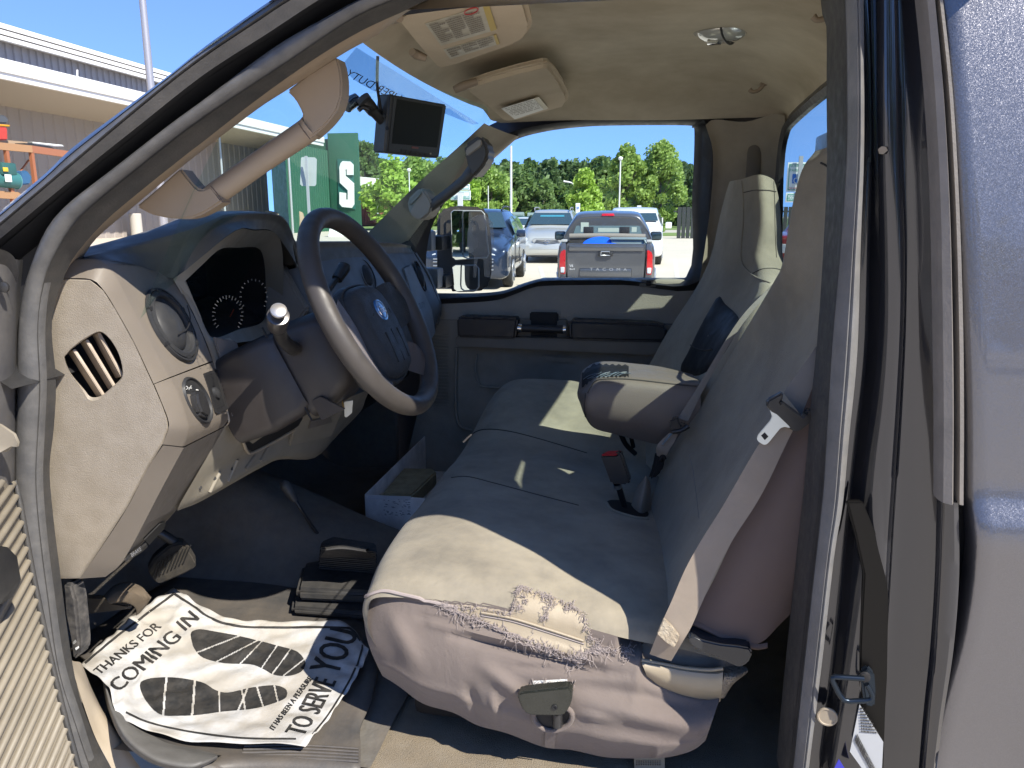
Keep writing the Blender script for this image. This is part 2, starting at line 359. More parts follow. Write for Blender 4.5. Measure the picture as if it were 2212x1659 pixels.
l1 = [a.lerp(b, .12) + V(0, -.006, 0) for a, b in zip(r5, r6)]; l2 = [a.lerp(b, .24) + V(0, .004, 0) for a, b in zip(r5, r6)]
link('door_seal_lip', grid([g0, l1, l2, [a.lerp(b, .6) for a, b in zip(r5, r6)], r6], ang=30), RUBBER, T)
# outer rows of the windscreen pillar and roof rail
A0 = [(-60,506),(0,456),(99,374),(153,322),(248,250),(360,166),(439,103),(498,61),(586,0),(640,-32),(760,-85),(1000,-125),(1200,-140)]
A1 = [(-60,540),(0,492),(149,366),(322,220),(439,128),(560,46),(630,0),(700,-36),(800,-75),(1000,-112),(1200,-130)]
A2 = [(-60,566),(0,516),(174,372),(298,273),(439,162),(578,72),(680,5),(740,-28),(850,-62),(1000,-95),(1200,-118)]
A3 = [(-60,600),(0,556),(174,402),(298,303),(439,190),(578,99),(697,22),(740,-6),(850,-45),(1000,-80),(1200,-105)]
A3b = [(-60,640),(40,556),(104,502),(174,428),(298,332),(439,226),(578,122),(697,46),(796,0),(900,-30),(1000,-60),(1200,-95)]
m = 60
a0, a1, a2, a3, a3b = RS(A0, .938, m), RS(A1, .932, m), RS(A2, .938, m), RS(A3, .962, m), RS(A3b, .985, m)
link('windscreen_pillar', grid([[p + V(-.05, .16, -.03) for p in a0], [p + V(-.012, .03, 0) for p in a0], a0, [p + V(0, -.004, .0) for p in [x.lerp(y, .35) for x, y in zip(a0, a1)]]], ang=50), PAINT, T)
f1 = [x.lerp(y, .35) + V(0, -.002, 0) for x, y in zip(a0, a1)]
f2 = [x.lerp(y, .93) + V(0, -.008, 0) for x, y in zip(a0, a1)]
f2b = [p + V(0, .004, 0) for p in a1]
f3 = [x.lerp(y, .12) + V(0, -.006, 0) for x, y in zip(a1, a2)]
link('pillar_weatherstrip', grid([f1, f2, f2b, f3, a2], ang=25), SEALM, T)
link('pillar_channel', grid([a2, [x.lerp(y, .35) + V(0, .012, 0) for x, y in zip(a2, a3)], [x.lerp(y, .55) + V(0, -.002, 0) for x, y in zip(a2, a3)], a3, a3b, [p + V(0, .02, 0) for p in a3b]], ang=25), mat('black channel rubber', (.012, .012, .013), .6), T)
link('pillar_gap', grid([[p + V(0, .03, 0) for p in a3], [p + V(0, .02, 0) for p in RS(A4[9:], .985, m)]], ang=25), DARK, T)
# beige trim along the driver pillar
A6t = A6[11:]; A7 = [(120,668),(135,630),(149,600),(179,556),(211,512),(290,445),(389,363),(549,241),(619,195),(727,125),(764,103),(816,75),(856,44),(900,14),(1000,-25),(1200,-45)]
t0, t1 = RS(A6t, 1.0, 60), RS(A7, 1.035, 60)
link('driver_pillar_trim', grid([[p + V(0, -.012, 0) for p in t0], t0, [a.lerp(b, .5) + V(0, -.006, 0) for a, b in zip(t0, t1)], t1, [p + V(-.05, .045, .012) for p in t1]], ang=40), BEIGE_S, T)
# ---- driver grab handle
gh = link('driver_grab_handle', join(
    prism(px([(619,196),(668,158),(727,122),(734,145),(738,175),(737,210),(727,240),(712,260),(697,276),(682,289),(669,300),(656,284),(645,268),(652,258),(654,250),(651,240),(637,214)], 1.045), (0, .03, 0), .011, 4),
    prism(px([(293,446),(330,415),(389,363),(405,384),(422,404),(430,409),(438,409),(455,402),(468,418),(481,435),(455,452),(436,463),(415,471),(397,474),(360,471),(325,463)], 1.04), (0, .03, 0), .011, 4),
    tube(px([(460,424),(475,412),(560,352),(655,288),(672,274)], 1.057), [.0168, .0165, .016, .0165, .017], seg=18)), BEIGE_S, T)
for a in ([(454,401),(468,417),(482,437)], [(645,267),(656,283),(670,301)]):
    link('handle_seam', tube(px(a, 1.0405), .0007, 8), mat('trim seam', (.14, .10, .075), .7), gh)

# ---- rear door post, columns from the cab outwards
def colm(l, Y): return RS(l, Y, 70)
B0 = [(1795,-60),(1800,0),(1810,31),(1810,186),(1809,399),(1791,701),(1770,920),(1756,1083),(1736,1263),(1704,1569),(1692,1700)]
B1 = [(1822,-60),(1824,0),(1828,144),(1827,347),(1812,560),(1795,760),(1781,1000),(1775,1083),(1752,1290),(1722,1569),(1708,1700)]
B2 = [(1862,-60),(1863,0),(1864,134),(1864,330),(1858,520),(1852,760),(1834,938),(1820,1083),(1802,1187),(1774,1430),(1740,1700)]
B3 = [(1872,-60),(1874,0),(1880,134),(1882,330),(1876,520),(1868,760),(1848,938),(1832,1083),(1820,1187),(1795,1430),(1762,1700)]
B3b = [(1893,-60),(1895,0),(1896,134),(1899,347),(1905,520),(1906,700),(1896,860),(1880,1000),(1868,1140),(1850,1300),(1822,1500),(1790,1700)]
B4 = [(1940,-60),(1941,0),(1943,108),(1946,330),(1954,520),(1952,700),(1944,860),(1935,1000),(1925,1140),(1915,1300),(1900,1500),(1880,1700)]
B5 = [(1986,-60),(1993,0),(2010,208),(2022,450),(2026,700),(2028,900),(2027,1080),(2026,1200),(2015,1400),(1996,1600),(1985,1700)]
b0, b1, b2 = colm(B0, .995), colm(B1, .96), colm(B2, .955)
L_ = lambda a, b, t, dy=0: [x.lerp(y, t) + V(0, dy, 0) for x, y in zip(a, b)]
link('rear_post_seal', grid([[p + V(.0, .06, 0) for p in b0], b0, L_(b0, b1, .35, -.012), L_(b0, b1, .42, .004), L_(b0, b1, .62, -.010), L_(b0, b1, .70, .003), L_(b0, b1, .9, -.006), b1], ang=28), RUBBER, T)
link('rear_post_seal_bulb', grid([b1, L_(b1, b2, .12, -.012), L_(b1, b2, .4, -.022), L_(b1, b2, .48, -.0195), L_(b1, b2, .56, -.022), L_(b1, b2, .9, -.012), b2, L_(b1, b2, 1.0, .03)], ang=40), RUBBER_L, T)
b3, b3b, b4, b5 = colm(B3, .985), colm(B3b, .955), colm(B4, .948), colm(B5, .930)
jr = [L_(b2, b2, 0, .028), b3, L_(b3, b3b, .5, .002), b3b, L_(b3b, b4, .3, -.006), L_(b3b, b4, .7, -.006), b4, L_(b4, b5, .12, .010), L_(b4, b5, .45, .012), L_(b4, b5, .8, .006), b5]
jc = [spline([r[j] for r in jr], 3) for j in range(70)]
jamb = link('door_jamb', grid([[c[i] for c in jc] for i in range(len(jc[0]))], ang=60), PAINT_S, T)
# outer edge of the cab panel: weatherstrip, gap, panel
B6a = [(2008,-60),(2018,60),(2030,280),(2040,576),(2042,900),(2041,1086)]
B6 = [(2026,-60),(2036,20),(2056,208),(2070,450),(2078,700),(2080,900),(2079,1088)]
w5 = RS(B5[:7] , .918, 50); w6 = RS(B6, .918, 50)
link('panel_weatherstrip', grid([[p + V(0, .03, 0) for p in w5], w5, L_(w5, w6, .1, -.008), L_(w5, w6, .42, -.012), L_(w5, w6, .56, -.004), L_(w5, w6, .62, .010), L_(w5, w6, .72, .008), L_(w5, w6, .80, -.006), L_(w5, w6, .96, -.006), w6, [p + V(0, .03, 0) for p in w6]], ang=35), mat('dusty grey weatherstrip', (.20, .18, .16), .6, bump=('noise', 300, .4, .001), mott=(30, .6, (.12, .11, .10), .2)), T)
B7 = [(2062,-60),(2072,60),(2082,300),(2090,576),(2094,860),(2092,1080),(2094,1150),(2094,1260),(2080,1400),(2050,1560),(2030,1720)]
p7 = RS(B7, .925, 60)
def panelY(v): # shoulder crease of the cab side
    return 0
rows = []
for u0 in (0, 4, 12, 40, 120, 240, 420):
    row = []
    for p in p7:
        z = p.z; x = p.x + u0 / 1661 * .93; y = .926
        sh = 1.262
        if z > sh: y = .926 + .05 * ((z - sh) / .55) ** 1.5
        elif z > sh - .055: y = .926 - .018 * math.sin((sh - z) / .055 * math.pi / 2)
        else: y = .908 + .085 * min(1, (sh - .055 - z) / .5) ** .9
        if u0 == 0: y += .03
        elif u0 == 4: y += .004
        row.append(V(x, y, z))
    rows.append(row)
link('cab_side_panel', grid(rows, ang=60), PAINT, T)
# flange between jamb and panel below the weatherstrip
fl0 = RS([(2026,1080),(2022,1240),(2012,1400),(1996,1560),(1982,1720)], .928, 30); fl1 = RS([(2070,1080),(2072,1240),(2060,1400),(2036,1560),(2016,1720)], .918, 30)
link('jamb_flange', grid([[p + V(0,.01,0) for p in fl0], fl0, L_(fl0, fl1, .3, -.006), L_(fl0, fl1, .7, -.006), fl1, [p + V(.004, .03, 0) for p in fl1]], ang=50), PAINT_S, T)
# dark rubber seam running down the jamb
link('jamb_channel', prism(px([(1829,1084),(1864,1084),(1892,1152),(1916,1243),(1920,1290),(1917,1465),(1913,1534),(1908,1700),(1862,1700),(1857,1500),(1858,1395),(1866,1240),(1847,1152)], .944), (0, .01, 0), .002), mat('dark channel', (.005, .0045, .004), .45, spec=.2), T)
# striker
st = px([(1793,1462),(1815,1460),(1862,1463),(1872,1500),(1884,1512),(1880,1517),(1822,1514),(1812,1500)], .925)
stk = link('door_striker', tube(px([(1866,1466),(1818,1463),(1798,1464),(1804,1482),(1822,1512),(1850,1514),(1880,1512),(1884,1500),(1872,1478)], .915), .0034, 10, 2), mat('blued steel', (.025, .035, .05), .3, metal=.8), T)
link('striker_plate', prism(px([(1858,1450),(1875,1438),(1890,1456),(1893,1500),(1890,1530),(1868,1525),(1862,1480)], .935), (0, .008, 0), .003), MATS['blued steel'], stk)
link('striker_bolt', lathe([(0, .007), (.003, .006)], P(1868, 1462, .928), (0, -1, 0)), BLACK, stk)
link('jamb_plug', lathe([(0, .0135), (.002, .0128), (.0022, .011), (.0012, .010)], P(1787, 1548, .962), (-.15, -1, 0)), BEIGE_D, T)
# certification sticker with bar code and a blue triangle below it
sp = px([(1857,1522),(1908,1603),(1905,1664),(1884,1690),(1836,1624)], .928)
sticker = link('certification_sticker', prism(sp, (0, .0008, 0)), mat('sticker white', (.36, .37, .38), .6), T)
bars = []
o = P(1852, 1586, .9265); xd = (P(1893, 1664, .9265) - o); yd = (P(1846, 1600, .9265) - o); random.seed(3)
t_ = 0.0
while t_ < 1:
    wd = random.choice((.008, .014, .022)); a = o + xd * t_; bars.append(prism([a, a + xd * wd, a + xd * wd + yd, a + yd], (0, .0006, 0))); t_ += wd + random.choice((.012, .02))
for k in range(9):
    a = P(1858 + k * .4 - 1, 1532 + k * 6.2, .9265); b = P(1866 + k * 4.3, 1532 + k * 6.6, .9265)
    dd = b - a; s = 0
    while s < .9:
        l = random.uniform(.03, .16); c = a + dd * s; bars.append(prism([c, c + dd * l, c + dd * l + V(0, 0, .0018), c + V(0, 0, .0018)], (0, .0005, 0))); s += l + .04
link('sticker_print', join(*bars), INK, sticker)
link('blue_sticker', prism(px([(1812,1640),(1832,1672),(1796,1672)], .93), (0, .001, 0)), mat('blue sticker', (.03, .03, .35), .5), T)
link('paint_chip', prism(px([(1897,322),(1905,316),(1914,317),(1918,325),(1908,333),(1900,332)], .944), (0, .002, 0)), mat('chipped paint', (.25, .2, .14), .8), T)
# ---- open driver door at the far left: dusty ribbed inner panel
dr = [(26,1040,.94),(42,1120,.93),(62,1230,.92),(82,1330,.91),(104,1430,.90),(128,1530,.89),(152,1620,.88),(180,1720,.87)]
dright = resample(spline(P3(dr), 6), 60); dleft = [P(-200, 1040 + k * 22, .62) for k in range(60)]
_dm = [P(p0_, 1040 + k * 14.5 + 20, .80) for k, p0_ in enumerate([-60 + .9 * q for q in range(60)])]
DOORB = mat('dusty door plastic', (.23, .20, .155), .6, mott=(14, .6, (.15, .13, .10), .2))
door = link('open_door', grid([dright, L_(dright, dleft, .34), L_(dright, dleft, .67), dleft], ang=50), DOORB, T)
dpl = [L_(dright, dleft, q / 20) for q in range(21)]
for k in range(30):
    i0 = k * 2.4 - 14; pts_ = []
    for q in range(21):
        idx = i0 + 14 * q / 20
        if 0 <= idx <= 58: pts_.append(dpl[q][int(idx)].lerp(dpl[q][int(idx) + 1], idx - int(idx)) + V(.002, -.001, 0))
    if len(pts_) > 3: link('door_rib', tube(pts_, .0048, 8, 1, sp=False), DOORB, door)
link('door_edge_seal', tube([p + V(.002, .004, 0) for p in dright[::3]], .004, 8, 2), RUBBER, door)
link('door_pocket', prism([P(-60, 1180, .72), P(0, 1188, .78), P(22, 1210, .80), P(32, 1262, .80), P(12, 1300, .79), P(-20, 1320, .77), P(-60, 1330, .72)], (.0, .012, 0), .004), BLACK, door)
# sheet metal of the hinge side between door and seal
link('hinge_post', rows_n([px([(-60,520),(-60,700),(-60,900),(-60,1100)], .86), px([(0,540),(0,700),(0,900),(0,1080)], .90), px([(34,560),(28,640),(26,860),(24,1080)], .93), px([(50,560),(44,650),(40,860),(40,1080)], .97)], 24, 3), mat('dark hinge post', (.055, .055, .06), .55, mott=(14, .8, (.13, .12, .11), .2)), T)
link('hinge_post_bolt', lathe([(0, .0075), (.003, .007), (.0045, .004)], P(9, 620, .895), (.2, -1, 0)), BLACK, T)
link('fender_flap', surf([P3([(-30,530,.86),(0,538,.87),(20,546,.88),(34,562,.89),(40,590,.9)]), P3([(-30,560,.88),(0,570,.89),(14,575,.895),(26,590,.9),(36,612,.91)])], 4, 3), RUBBER, T)
link('door_check_link', prism(P3([(-40,905,.86),(0,918,.87),(30,938,.88),(38,956,.88),(36,966,.88),(24,965,.88),(14,976,.88),(0,978,.87),(-40,950,.86)]), (0, .004, 0), .0015), DOORB, T)
# ---- sill and scuff area at the bottom
link('kick_trim', rows_n([px([(150,1420,.985),(170,1490,.985),(204,1588,.985),(240,1658,.985),(270,1720,.985)], 1), px([(158,1428,1.0),(182,1480,1.0),(214,1570,1.0),(258,1640,1.0),(290,1700,1.0)], 1), px([(172,1430,1.02),(196,1490,1.02),(232,1555,1.02),(282,1632,1.02),(330,1700,1.02)], 1), px([(178,1436,1.03),(202,1495,1.05),(236,1560,1.05),(290,1640,1.05),(340,1700,1.05)], 1)], 30, 3), BEIGE_D, T)
lever = link('hood_release', prism(px([(135,1262),(153,1264),(163,1298),(172,1395),(170,1416),(156,1428),(150,1380),(139,1326)], 1.0), (0, .03, 0), .004), mat('scuffed black plastic', (.03, .03, .032), .4, mott=(60, .8, (.12, .11, .1), .14)), T)
link('release_symbol', join(fit_text('HOOD', P(160, 1392, .998), P(166, 1386, .998) - P(160, 1392, .998), P(158, 1387, .998) - P(160, 1392, .998)), prism(px([(162,1400),(169,1396),(170,1400),(164,1405)], .998), (0, .001, 0))), WHITE, lever)

# ---- headliner
def linerz(x, y):
    a = (y - 1.72) / .70; side = 1 - abs(a) ** 4 * .9
    fx = 1 - max(0, (-.25 - x) / .22) ** 2 * .45 - max(0, (x - .12) / .24) ** 2 * .8
    z = 1.851 + .105 * max(0, side) * max(0.05, fx)
    z += .006 * math.sin(x * 9 + 1) * math.cos(y * 6)
    return z
YS = [1.0, 1.03, 1.06, 1.1, 1.16, 1.24, 1.35, 1.5, 1.7, 1.9, 2.05, 2.18, 2.28, 2.34, 2.385, 2.41, 2.43]
def headx(y): return -.465 - .06 * (1 - ((y - 1.72) / .7) ** 2)
rows = []
for i in range(15):
    t = i / 14; row = []
    for y in YS:
        x = headx(y) * (1 - t) + .35 * t
        z = linerz(x, y)
        if t == 0: z = 1.876 if 1.1 < y < 2.3 else 1.855
        if y <= 1.03: z = 1.83 + (y - 1.0) * .4
        row.append(V(x, y, z))
    rows.append(row)
rows.append([V(.358, y, min(1.845 - .03 * abs((y - 1.72) / .65) ** 6, rows[-1][i].z)) for i, y in enumerate(YS)]); rows.append([V(.372, y, min(1.835 - .04 * abs((y - 1.72) / .65) ** 6, rows[-1][i].z)) for i, y in enumerate(YS)])
liner = link('headliner', surf(rows, 2, 3, ang=80), HEAD, T)
# unseen outer roof; edge widened past the body to shade the upper door opening
ro = []
for x, dz in ((-.50, -.03), (-.44, .0), (-.3, .03), (0, .04), (.28, .0), (.36, -.03), (.39, -.09)):
    ro.append([V(x, .855, 1.905 + dz * .3), V(x, .86, 1.925 + dz * .5), V(x, .95, 1.985 + dz), V(x, 1.3, 2.02 + dz), V(x, 1.72, 2.03 + dz), V(x, 2.2, 2.02 + dz), V(x, 2.5, 1.985 + dz), V(x, 2.56, 1.91 + dz * .3)])
link('roof', surf(ro, 3, 3, ang=60), PAINT, T)
link('roof_rail', grid([[V(x, .865, 1.905) for x in (-.5, -.3, 0, .3, .39)], [V(x, .99, 1.86) for x in (-.5, -.3, 0, .3, .39)], [V(x, 1.05, 1.86) for x in (-.5, -.3, 0, .3, .39)]]), RUBBER, T)
# ---- windscreen, with dotted band and the mirrored lettering on it
def ws(s, t):
    """s across the truck 0..1 (driver to passenger), t up the glass 0..1"""
    y = 1.035 + s * (2.36 - 1.035); b = 1 - (2 * s - 1) ** 2
    x0, x1 = -.80 - .18 * b, -.455 - .06 * b; z0, z1 = 1.33, 1.888
    return V(x0 * (1 - t) + x1 * t - .02 * math.sin(t * math.pi), y, z0 * (1 - t) + z1 * t)
wsr = [[ws(s / 12, t / 8) for s in range(13)] for t in range(9)]
wscreen = link('windscreen', grid(wsr, ang=80), WSGLASS, T)
# ---- rear wall with window, black frame
RX = .352
wy = [(1.12, 1.50), (1.10, 1.56), (1.10, 1.72), (1.14, 1.795), (1.22, 1.815), (1.72, 1.835), (2.16, 1.82), (2.26, 1.80), (2.30, 1.74), (2.305, 1.6), (2.29, 1.47), (2.24, 1.435), (1.72, 1.43), (1.2, 1.43), (1.14, 1.45)]
def ringrows(offs, loop, X):
    out = []
    for k, (o_, dx) in enumerate(offs):
        cy, cz = 1.7, 1.63; r = []
        for y, z in loop:
            z -= .013
            dy, dz = y - cy, z - cz; L = math.hypot(dy / .6, dz / .2); r.append(V(X + dx, y + o_ * (1 if dy > 0 else -1) * min(1, abs(dy) / .45), z + o_ * (1 if dz > 0 else -1) * min(1, abs(dz) / .14)))
        out.append(spline(r, 4, closed=True))
    return out
link('rear_window_frame', grid(ringrows([(0, .006), (0, -.006), (.012, -.014), (.022, -.006), (.03, .01)], wy, RX), closed_u=True, ang=40), BLACK, T)
_rw = ringrows([(.022, .002)], wy, RX)[0]
_rw2 = [V(RX + .02, max(1.02, min(2.45, 1.72 + (p.y - 1.72) * 1.35)), 1.94 if p.z > 1.63 else 1.33) for p in _rw]
link('rear_wall', grid([_rw, _rw2, [V(RX + .03, p.y, p.z if p.z > 1.6 else .7) for p in _rw2]], closed_u=True), mat('rear wall trim', (.13, .115, .095), .7, mott=(8, .6, (.08, .075, .07))), T)
rg = spline([V(RX + .004, y, z - .013) for y, z in wy], 4, closed=True)
link('rear_window', pymesh(rg, [tuple(range(len(rg)))]), REARGLASS, T)
# passenger rear corner trim
link('rear_corner_trim', rows_n([px([(1524,270,2.42),(1540,330,2.42),(1536,430,2.42),(1522,540,2.42),(1505,640,2.42)], 1), px([(1545,258,2.42),(1560,330,2.43),(1556,430,2.43),(1542,540,2.43),(1525,640,2.43)], 1), px([(1610,263,2.40),(1618,330,2.42),(1614,430,2.42),(1604,540,2.42),(1590,640,2.42)], 1), px([(1672,246,2.36),(1676,330,2.38),(1674,430,2.38),(1672,540,2.36),(1672,700,2.36)], 1), px([(1696,250,2.30),(1694,330,2.32),(1692,430,2.32),(1690,540,2.31),(1690,700,2.3)], 1)], 20, 4), mat('grey beige post trim', (.36, .31, .24), .6, bump=('noise', 700, .25, .0006), mott=(7, .6, (.16, .14, .11), .2)), T)
link('corner_trim_slot', surf([P3([(1614,330,2.405),(1618,318,2.405),(1630,313,2.405),(1640,318,2.405),(1644,330,2.405)]), P3([(1608,420,2.405),(1614,420,2.400),(1626,420,2.398),(1634,420,2.400),(1642,420,2.405)])], 3, 3), mat('slot lining', (.15, .13, .105), .6), T)
# closing panels so daylight only enters through glass and the open door
link('cab_floor', surf([[V(x, y, .70) for y in (1.0, 1.4, 1.9, 2.5)] for x in (-1.15, -.6, 0, .42)], 4, 4), CARPET, T)
link('firewall', box((-1.45, 1.72, .95), (.04, 1.6, .9)), FLOOR, T)
link('cowl', surf([[V(-1.46, y, 1.37) for y in (.9, 1.7, 2.55)], [V(-1.0 , y, 1.40) for y in (.9, 1.7, 2.55)], [V(-.86, y, 1.345) for y in (.9, 1.7, 2.55)]], 4, 4), BLACK, T)
link('hood', surf([[V(-2.6, y, 1.12 - .12 * ((y - 1.72) / .85) ** 4) for y in (.88, 1.2, 1.72, 2.2, 2.56)], [V(-2.2, y, 1.27 - .08 * ((y - 1.72) / .85) ** 4) for y in (.88, 1.2, 1.72, 2.2, 2.56)], [V(-1.44, y, 1.36 - .06 * ((y - 1.72) / .85) ** 4) for y in (.86, 1.2, 1.72, 2.2, 2.58)]], 4, 4), PAINT, T)
link('front_fender', rows_n([[V(-2.6, .87, 1.0), V(-2.0, .85, 1.2), V(-1.0, .84, 1.28)], [V(-2.6, .84, .6), V(-2.0, .82, .9), V(-1.0, .84, .9)], [V(-2.5, .86, .45), V(-2.0, .9, .9), V(-1.0, .86, .5)]], 12, 3), PAINT, T)
for nm, s, c in (('rocker_panel', (1.6, .12, .3), (-.2, .95, .46)), ('kick_panel', (.5, .03, .75), (-1.2, 1.0, 1.02)), ('door_outer_skin', (1.15, .03, .85), (-.32, 2.56, .86)), ('bulkhead', (.03, 1.46, .75), (.43, 1.72, 1.05)), ('rear_pillar_shell', (.22, .03, .6), (.245, 2.50, 1.72)), ('passenger_kick_panel', (.6, .04, .75), (-1.15, 2.50, 1.0))):
    link(nm, box(c, s, bev=.01), PAINT if 'skin' in nm or 'rocker' in nm else FLOOR, T)
link('side_closure', surf([[V(.24, 1.0, z) for z in (.6, 1.0, 1.4, 1.9)], [V(.45, .97, z) for z in (.6, 1.0, 1.4, 1.9)]], 2, 2), BLACK, T)
# ================================================================== DASHBOARD
D = link('dashboard', surf([
    [V(-1.02, 1.03, 1.37), V(-1.03, 1.08, 1.38), V(-1.04, 1.14, 1.38), V(-1.05, 1.2, 1.385), V(-1.06, 1.26, 1.39), V(-1.07, 1.32, 1.39), V(-1.08, 1.42, 1.39), V(-1.08, 1.52, 1.39), V(-1.08, 1.58, 1.39), V(-1.08, 1.62, 1.39), V(-1.08, 1.66, 1.39), V(-1.08, 1.8, 1.39), V(-1.06, 2.0, 1.39), V(-1.04, 2.2, 1.39), V(-1.0, 2.38, 1.37)],
    [p + V(-.10, 0, -.018) for p in P3([(176,556,1.03),(218,542,1.08),(300,522,1.14),(400,494,1.2),(455,472,1.26),(485,463,1.32),(540,460,1.42),(590,463,1.52),(612,476,1.58),(625,502,1.62),(634,522,1.66),(700,523,1.8),(780,523,2.0),(850,526,2.2),(880,533,2.36)])],
    P3([(176,556,1.03),(218,542,1.08),(300,521,1.14),(400,492,1.2),(455,470,1.26),(485,461,1.32),(540,458,1.42),(590,461,1.52),(612,474,1.58),(625,500,1.62),(634,520,1.66),(700,521,1.8),(780,521,2.0),(850,524,2.2),(880,531,2.36)]),
    P3([(180,558,1.03),(232,552,1.06),(304,548,1.13),(386,546,1.19),(432,522,1.22),(478,487,1.29),(545,476,1.42),(588,478,1.52),(610,494,1.58),(632,534,1.62),(638,545,1.66),(706,536,1.8),(785,534,2.0),(851,533,2.2),(888,537,2.36)]),
    P3([(183,561,1.03),(250,564,1.05),(310,578,1.12),(373,602,1.185),(410,576,1.2),(508,498,1.30),(550,496,1.42),(583,497,1.52),(606,518,1.58),(640,570,1.62),(641,578,1.66),(713,561,1.8),(790,554,2.0),(852,547,2.2),(893,545,2.36)]),
    ], 4, 5, ang=28), PAD, T)
# ray / plane placement for details lying on a measured face
def plane3(a, b, c): n = (b - a).cross(c - a).normalized(); n = n if n.dot(Vector((0, 0, EYE)) - a) > 0 else -n; return a, n
def on(pl, u, v, h=0):
    d = ray(u, v); a, n = pl; a = a + n * h; o = Vector((0, 0, EYE)); return o + d * ((a - o).dot(n) / d.dot(n))
def disc(pl, c, A, B, prof, seg=36, cap=True):
    rows = []
    for r, h in prof: rows.append([on(pl, c[0] + r * (A[0] * math.cos(t) + B[0] * math.sin(t)), c[1] + r * (A[1] * math.cos(t) + B[1] * math.sin(t)), 0) + pl[1] * h for t in [2 * math.pi * k / seg for k in range(seg)]])
    vs = [v for r in rows for v in r]; fs = []
    for i in range(len(rows) - 1):
        for j in range(seg): fs.append((i * seg + j, i * seg + (j + 1) % seg, (i + 1) * seg + (j + 1) % seg, (i + 1) * seg + j))
    if cap: fs.append(tuple((len(rows) - 1) * seg + j for j in range(seg)))
    return pymesh(vs, fs, 35)
def plate(pl, pts, h0, h1, bev=0): return prism([on(pl, a, b, h0) for a, b in pts], pl[1] * (h1 - h0), bev)

# ---- beige end cap with the slatted demister opening
hole = [(140,774),(146,764),(156,753),(184,733),(208,719),(222,719),(240,736),(256,764),(264,795),(262,816),(243,835),(222,853),(208,858),(194,856),(181,840),(153,806)]
outl = [(88,600),(149,601),(194,603),(224,627),(250,668),(290,740),(330,827),(350,872),(362,905),(364,925),(351,960),(320,1010),(274,1097),(220,1180),(173,1249),(133,1250),(96,1249),(80,1100),(76,900),(80,700)]
capc = (205, 790); capl = plane3(P(150, 601, 1.0), P(364, 925, 1.0), P(133, 1250, 1.0))
def radial(poly, th):
    dx, dy = math.cos(th), math.sin(th); best = None
    for i in range(len(poly)):
        x1, y1 = poly[i]; x2, y2 = poly[(i + 1) % len(poly)]; x1 -= capc[0]; x2 -= capc[0]; y1 -= capc[1]; y2 -= capc[1]
        den = dx * (y2 - y1) - dy * (x2 - x1)
        if abs(den) < 1e-9: continue
        t = (x1 * (y2 - y1) - y1 * (x2 - x1)) / den; s = (x1 * dy - y1 * dx) / den
        if t > 0 and -1e-6 <= s <= 1 + 1e-6 and (best is None or t < best): best = t
    return best
hs = spline([V(a, b, 0) for a, b in hole], 4, closed=True); hs = [(p.x, p.y) for p in hs]
ths = sorted([2 * math.pi * k / 120 for k in range(120)] + [math.atan2(b - capc[1], a - capc[0]) % (2 * math.pi) for a, b in outl])
rows = []
for f, h, Y in ((0, .03, 0), (0, .004, 0), (.02, 0, 0), (.1, 0, 0), (.4, 0, 0), (.75, 0, 0), (.97, 0, 0), (1, .003, 0)):
    r = []
    for th in ths:
        a = radial(hs, th); b = radial(outl, th); q = a + (b - a) * f
        r.append(P(capc[0] + math.cos(th) * q, capc[1] + math.sin(th) * q, 1.0 + h))
    rows.append(r)
cap_ = link('dash_end_cap', grid(rows, closed_u=True, ang=40), BEIGE, D)
link('demister_cavity', prism(P3([(120,700,1.045),(290,700,1.045),(290,880,1.045),(120,880,1.045)]), (0, .01, 0)), DARK, D)
for a, b, c, d_ in ((157,756,222,856), (184,735,246,838), (210,719,262,814)):
    e0, e1 = P(a, b, 1.006), P(c, d_, 1.006); f0, f1 = P(a - 12, b + 4, 1.03), P(c - 12, d_ + 4, 1.03)
    link('demister_slat', prism([e0, e1, f1, f0], (e1 - e0).cross(f0 - e0).normalized() * .0045, .001), BEIGE_S, cap_)
# ---- upper bezel: chamfer band and face with the round air vent
i1 = P3([(132,601,1.0),(196,603,1.0),(224,627,1.0),(250,668,1.0),(290,740,1.0),(332,829,1.0)]); k1 = P3([(132,562,1.012),(213,561,1.022),(250,597,1.028),(272,640,1.03),(318,728,1.03),(366,815,1.03)])
far1 = P3([(176,560,1.04),(262,565,1.06),(322,582,1.13),(374,604,1.19),(424,694,1.195),(459,779,1.2)])
def band(name, a, b, c, m1=TAUPE, nseg=24):
    A_, B_, C_ = (resample(spline(q, 5), nseg) for q in (a, b, c))
    return link(name, grid([[p + V(0, .02, 0) for p in A_], A_, L_(A_, B_, .92), L_(B_, C_, .03), C_, [p + V(-.03, .0, 0) for p in C_]], ang=60), m1, D)
up = band('dash_bezel', i1, k1, far1)
_h = hitter(up); F1 = plane3(_h(335, 700), _h(392, 775), _h(405, 665))
vent = link('air_vent', disc(F1, (368,703), (26.5,74.5), (45,13), [(1.06,.001),(1.04,.006),(1.0,.0065),(.985,.002),(.965,.002),(.95,.006),(.84,.008),(.80,.007),(.77,.003),(.74,.002),(.02,.002)], 40), mat('charcoal vent plastic', (.022, .023, .026), .55, mott=(40, .4, (.04, .038, .034), .18), spec=.35), up)
link('vent_ball', disc(F1, (362,705), (19,54), (32,9.5), [(1.0,.001),(.97,.004),(.8,.010),(.5,.014),(.2,.016),(.02,.0165)], 36), MATS['charcoal vent plastic'], vent)
link('vent_seam', tube([on(F1, *q) + F1[1] * .0165 for q in ((386,668),(392,690),(391,705),(384,720),(366,732))], .0009, 6), DARK, vent)
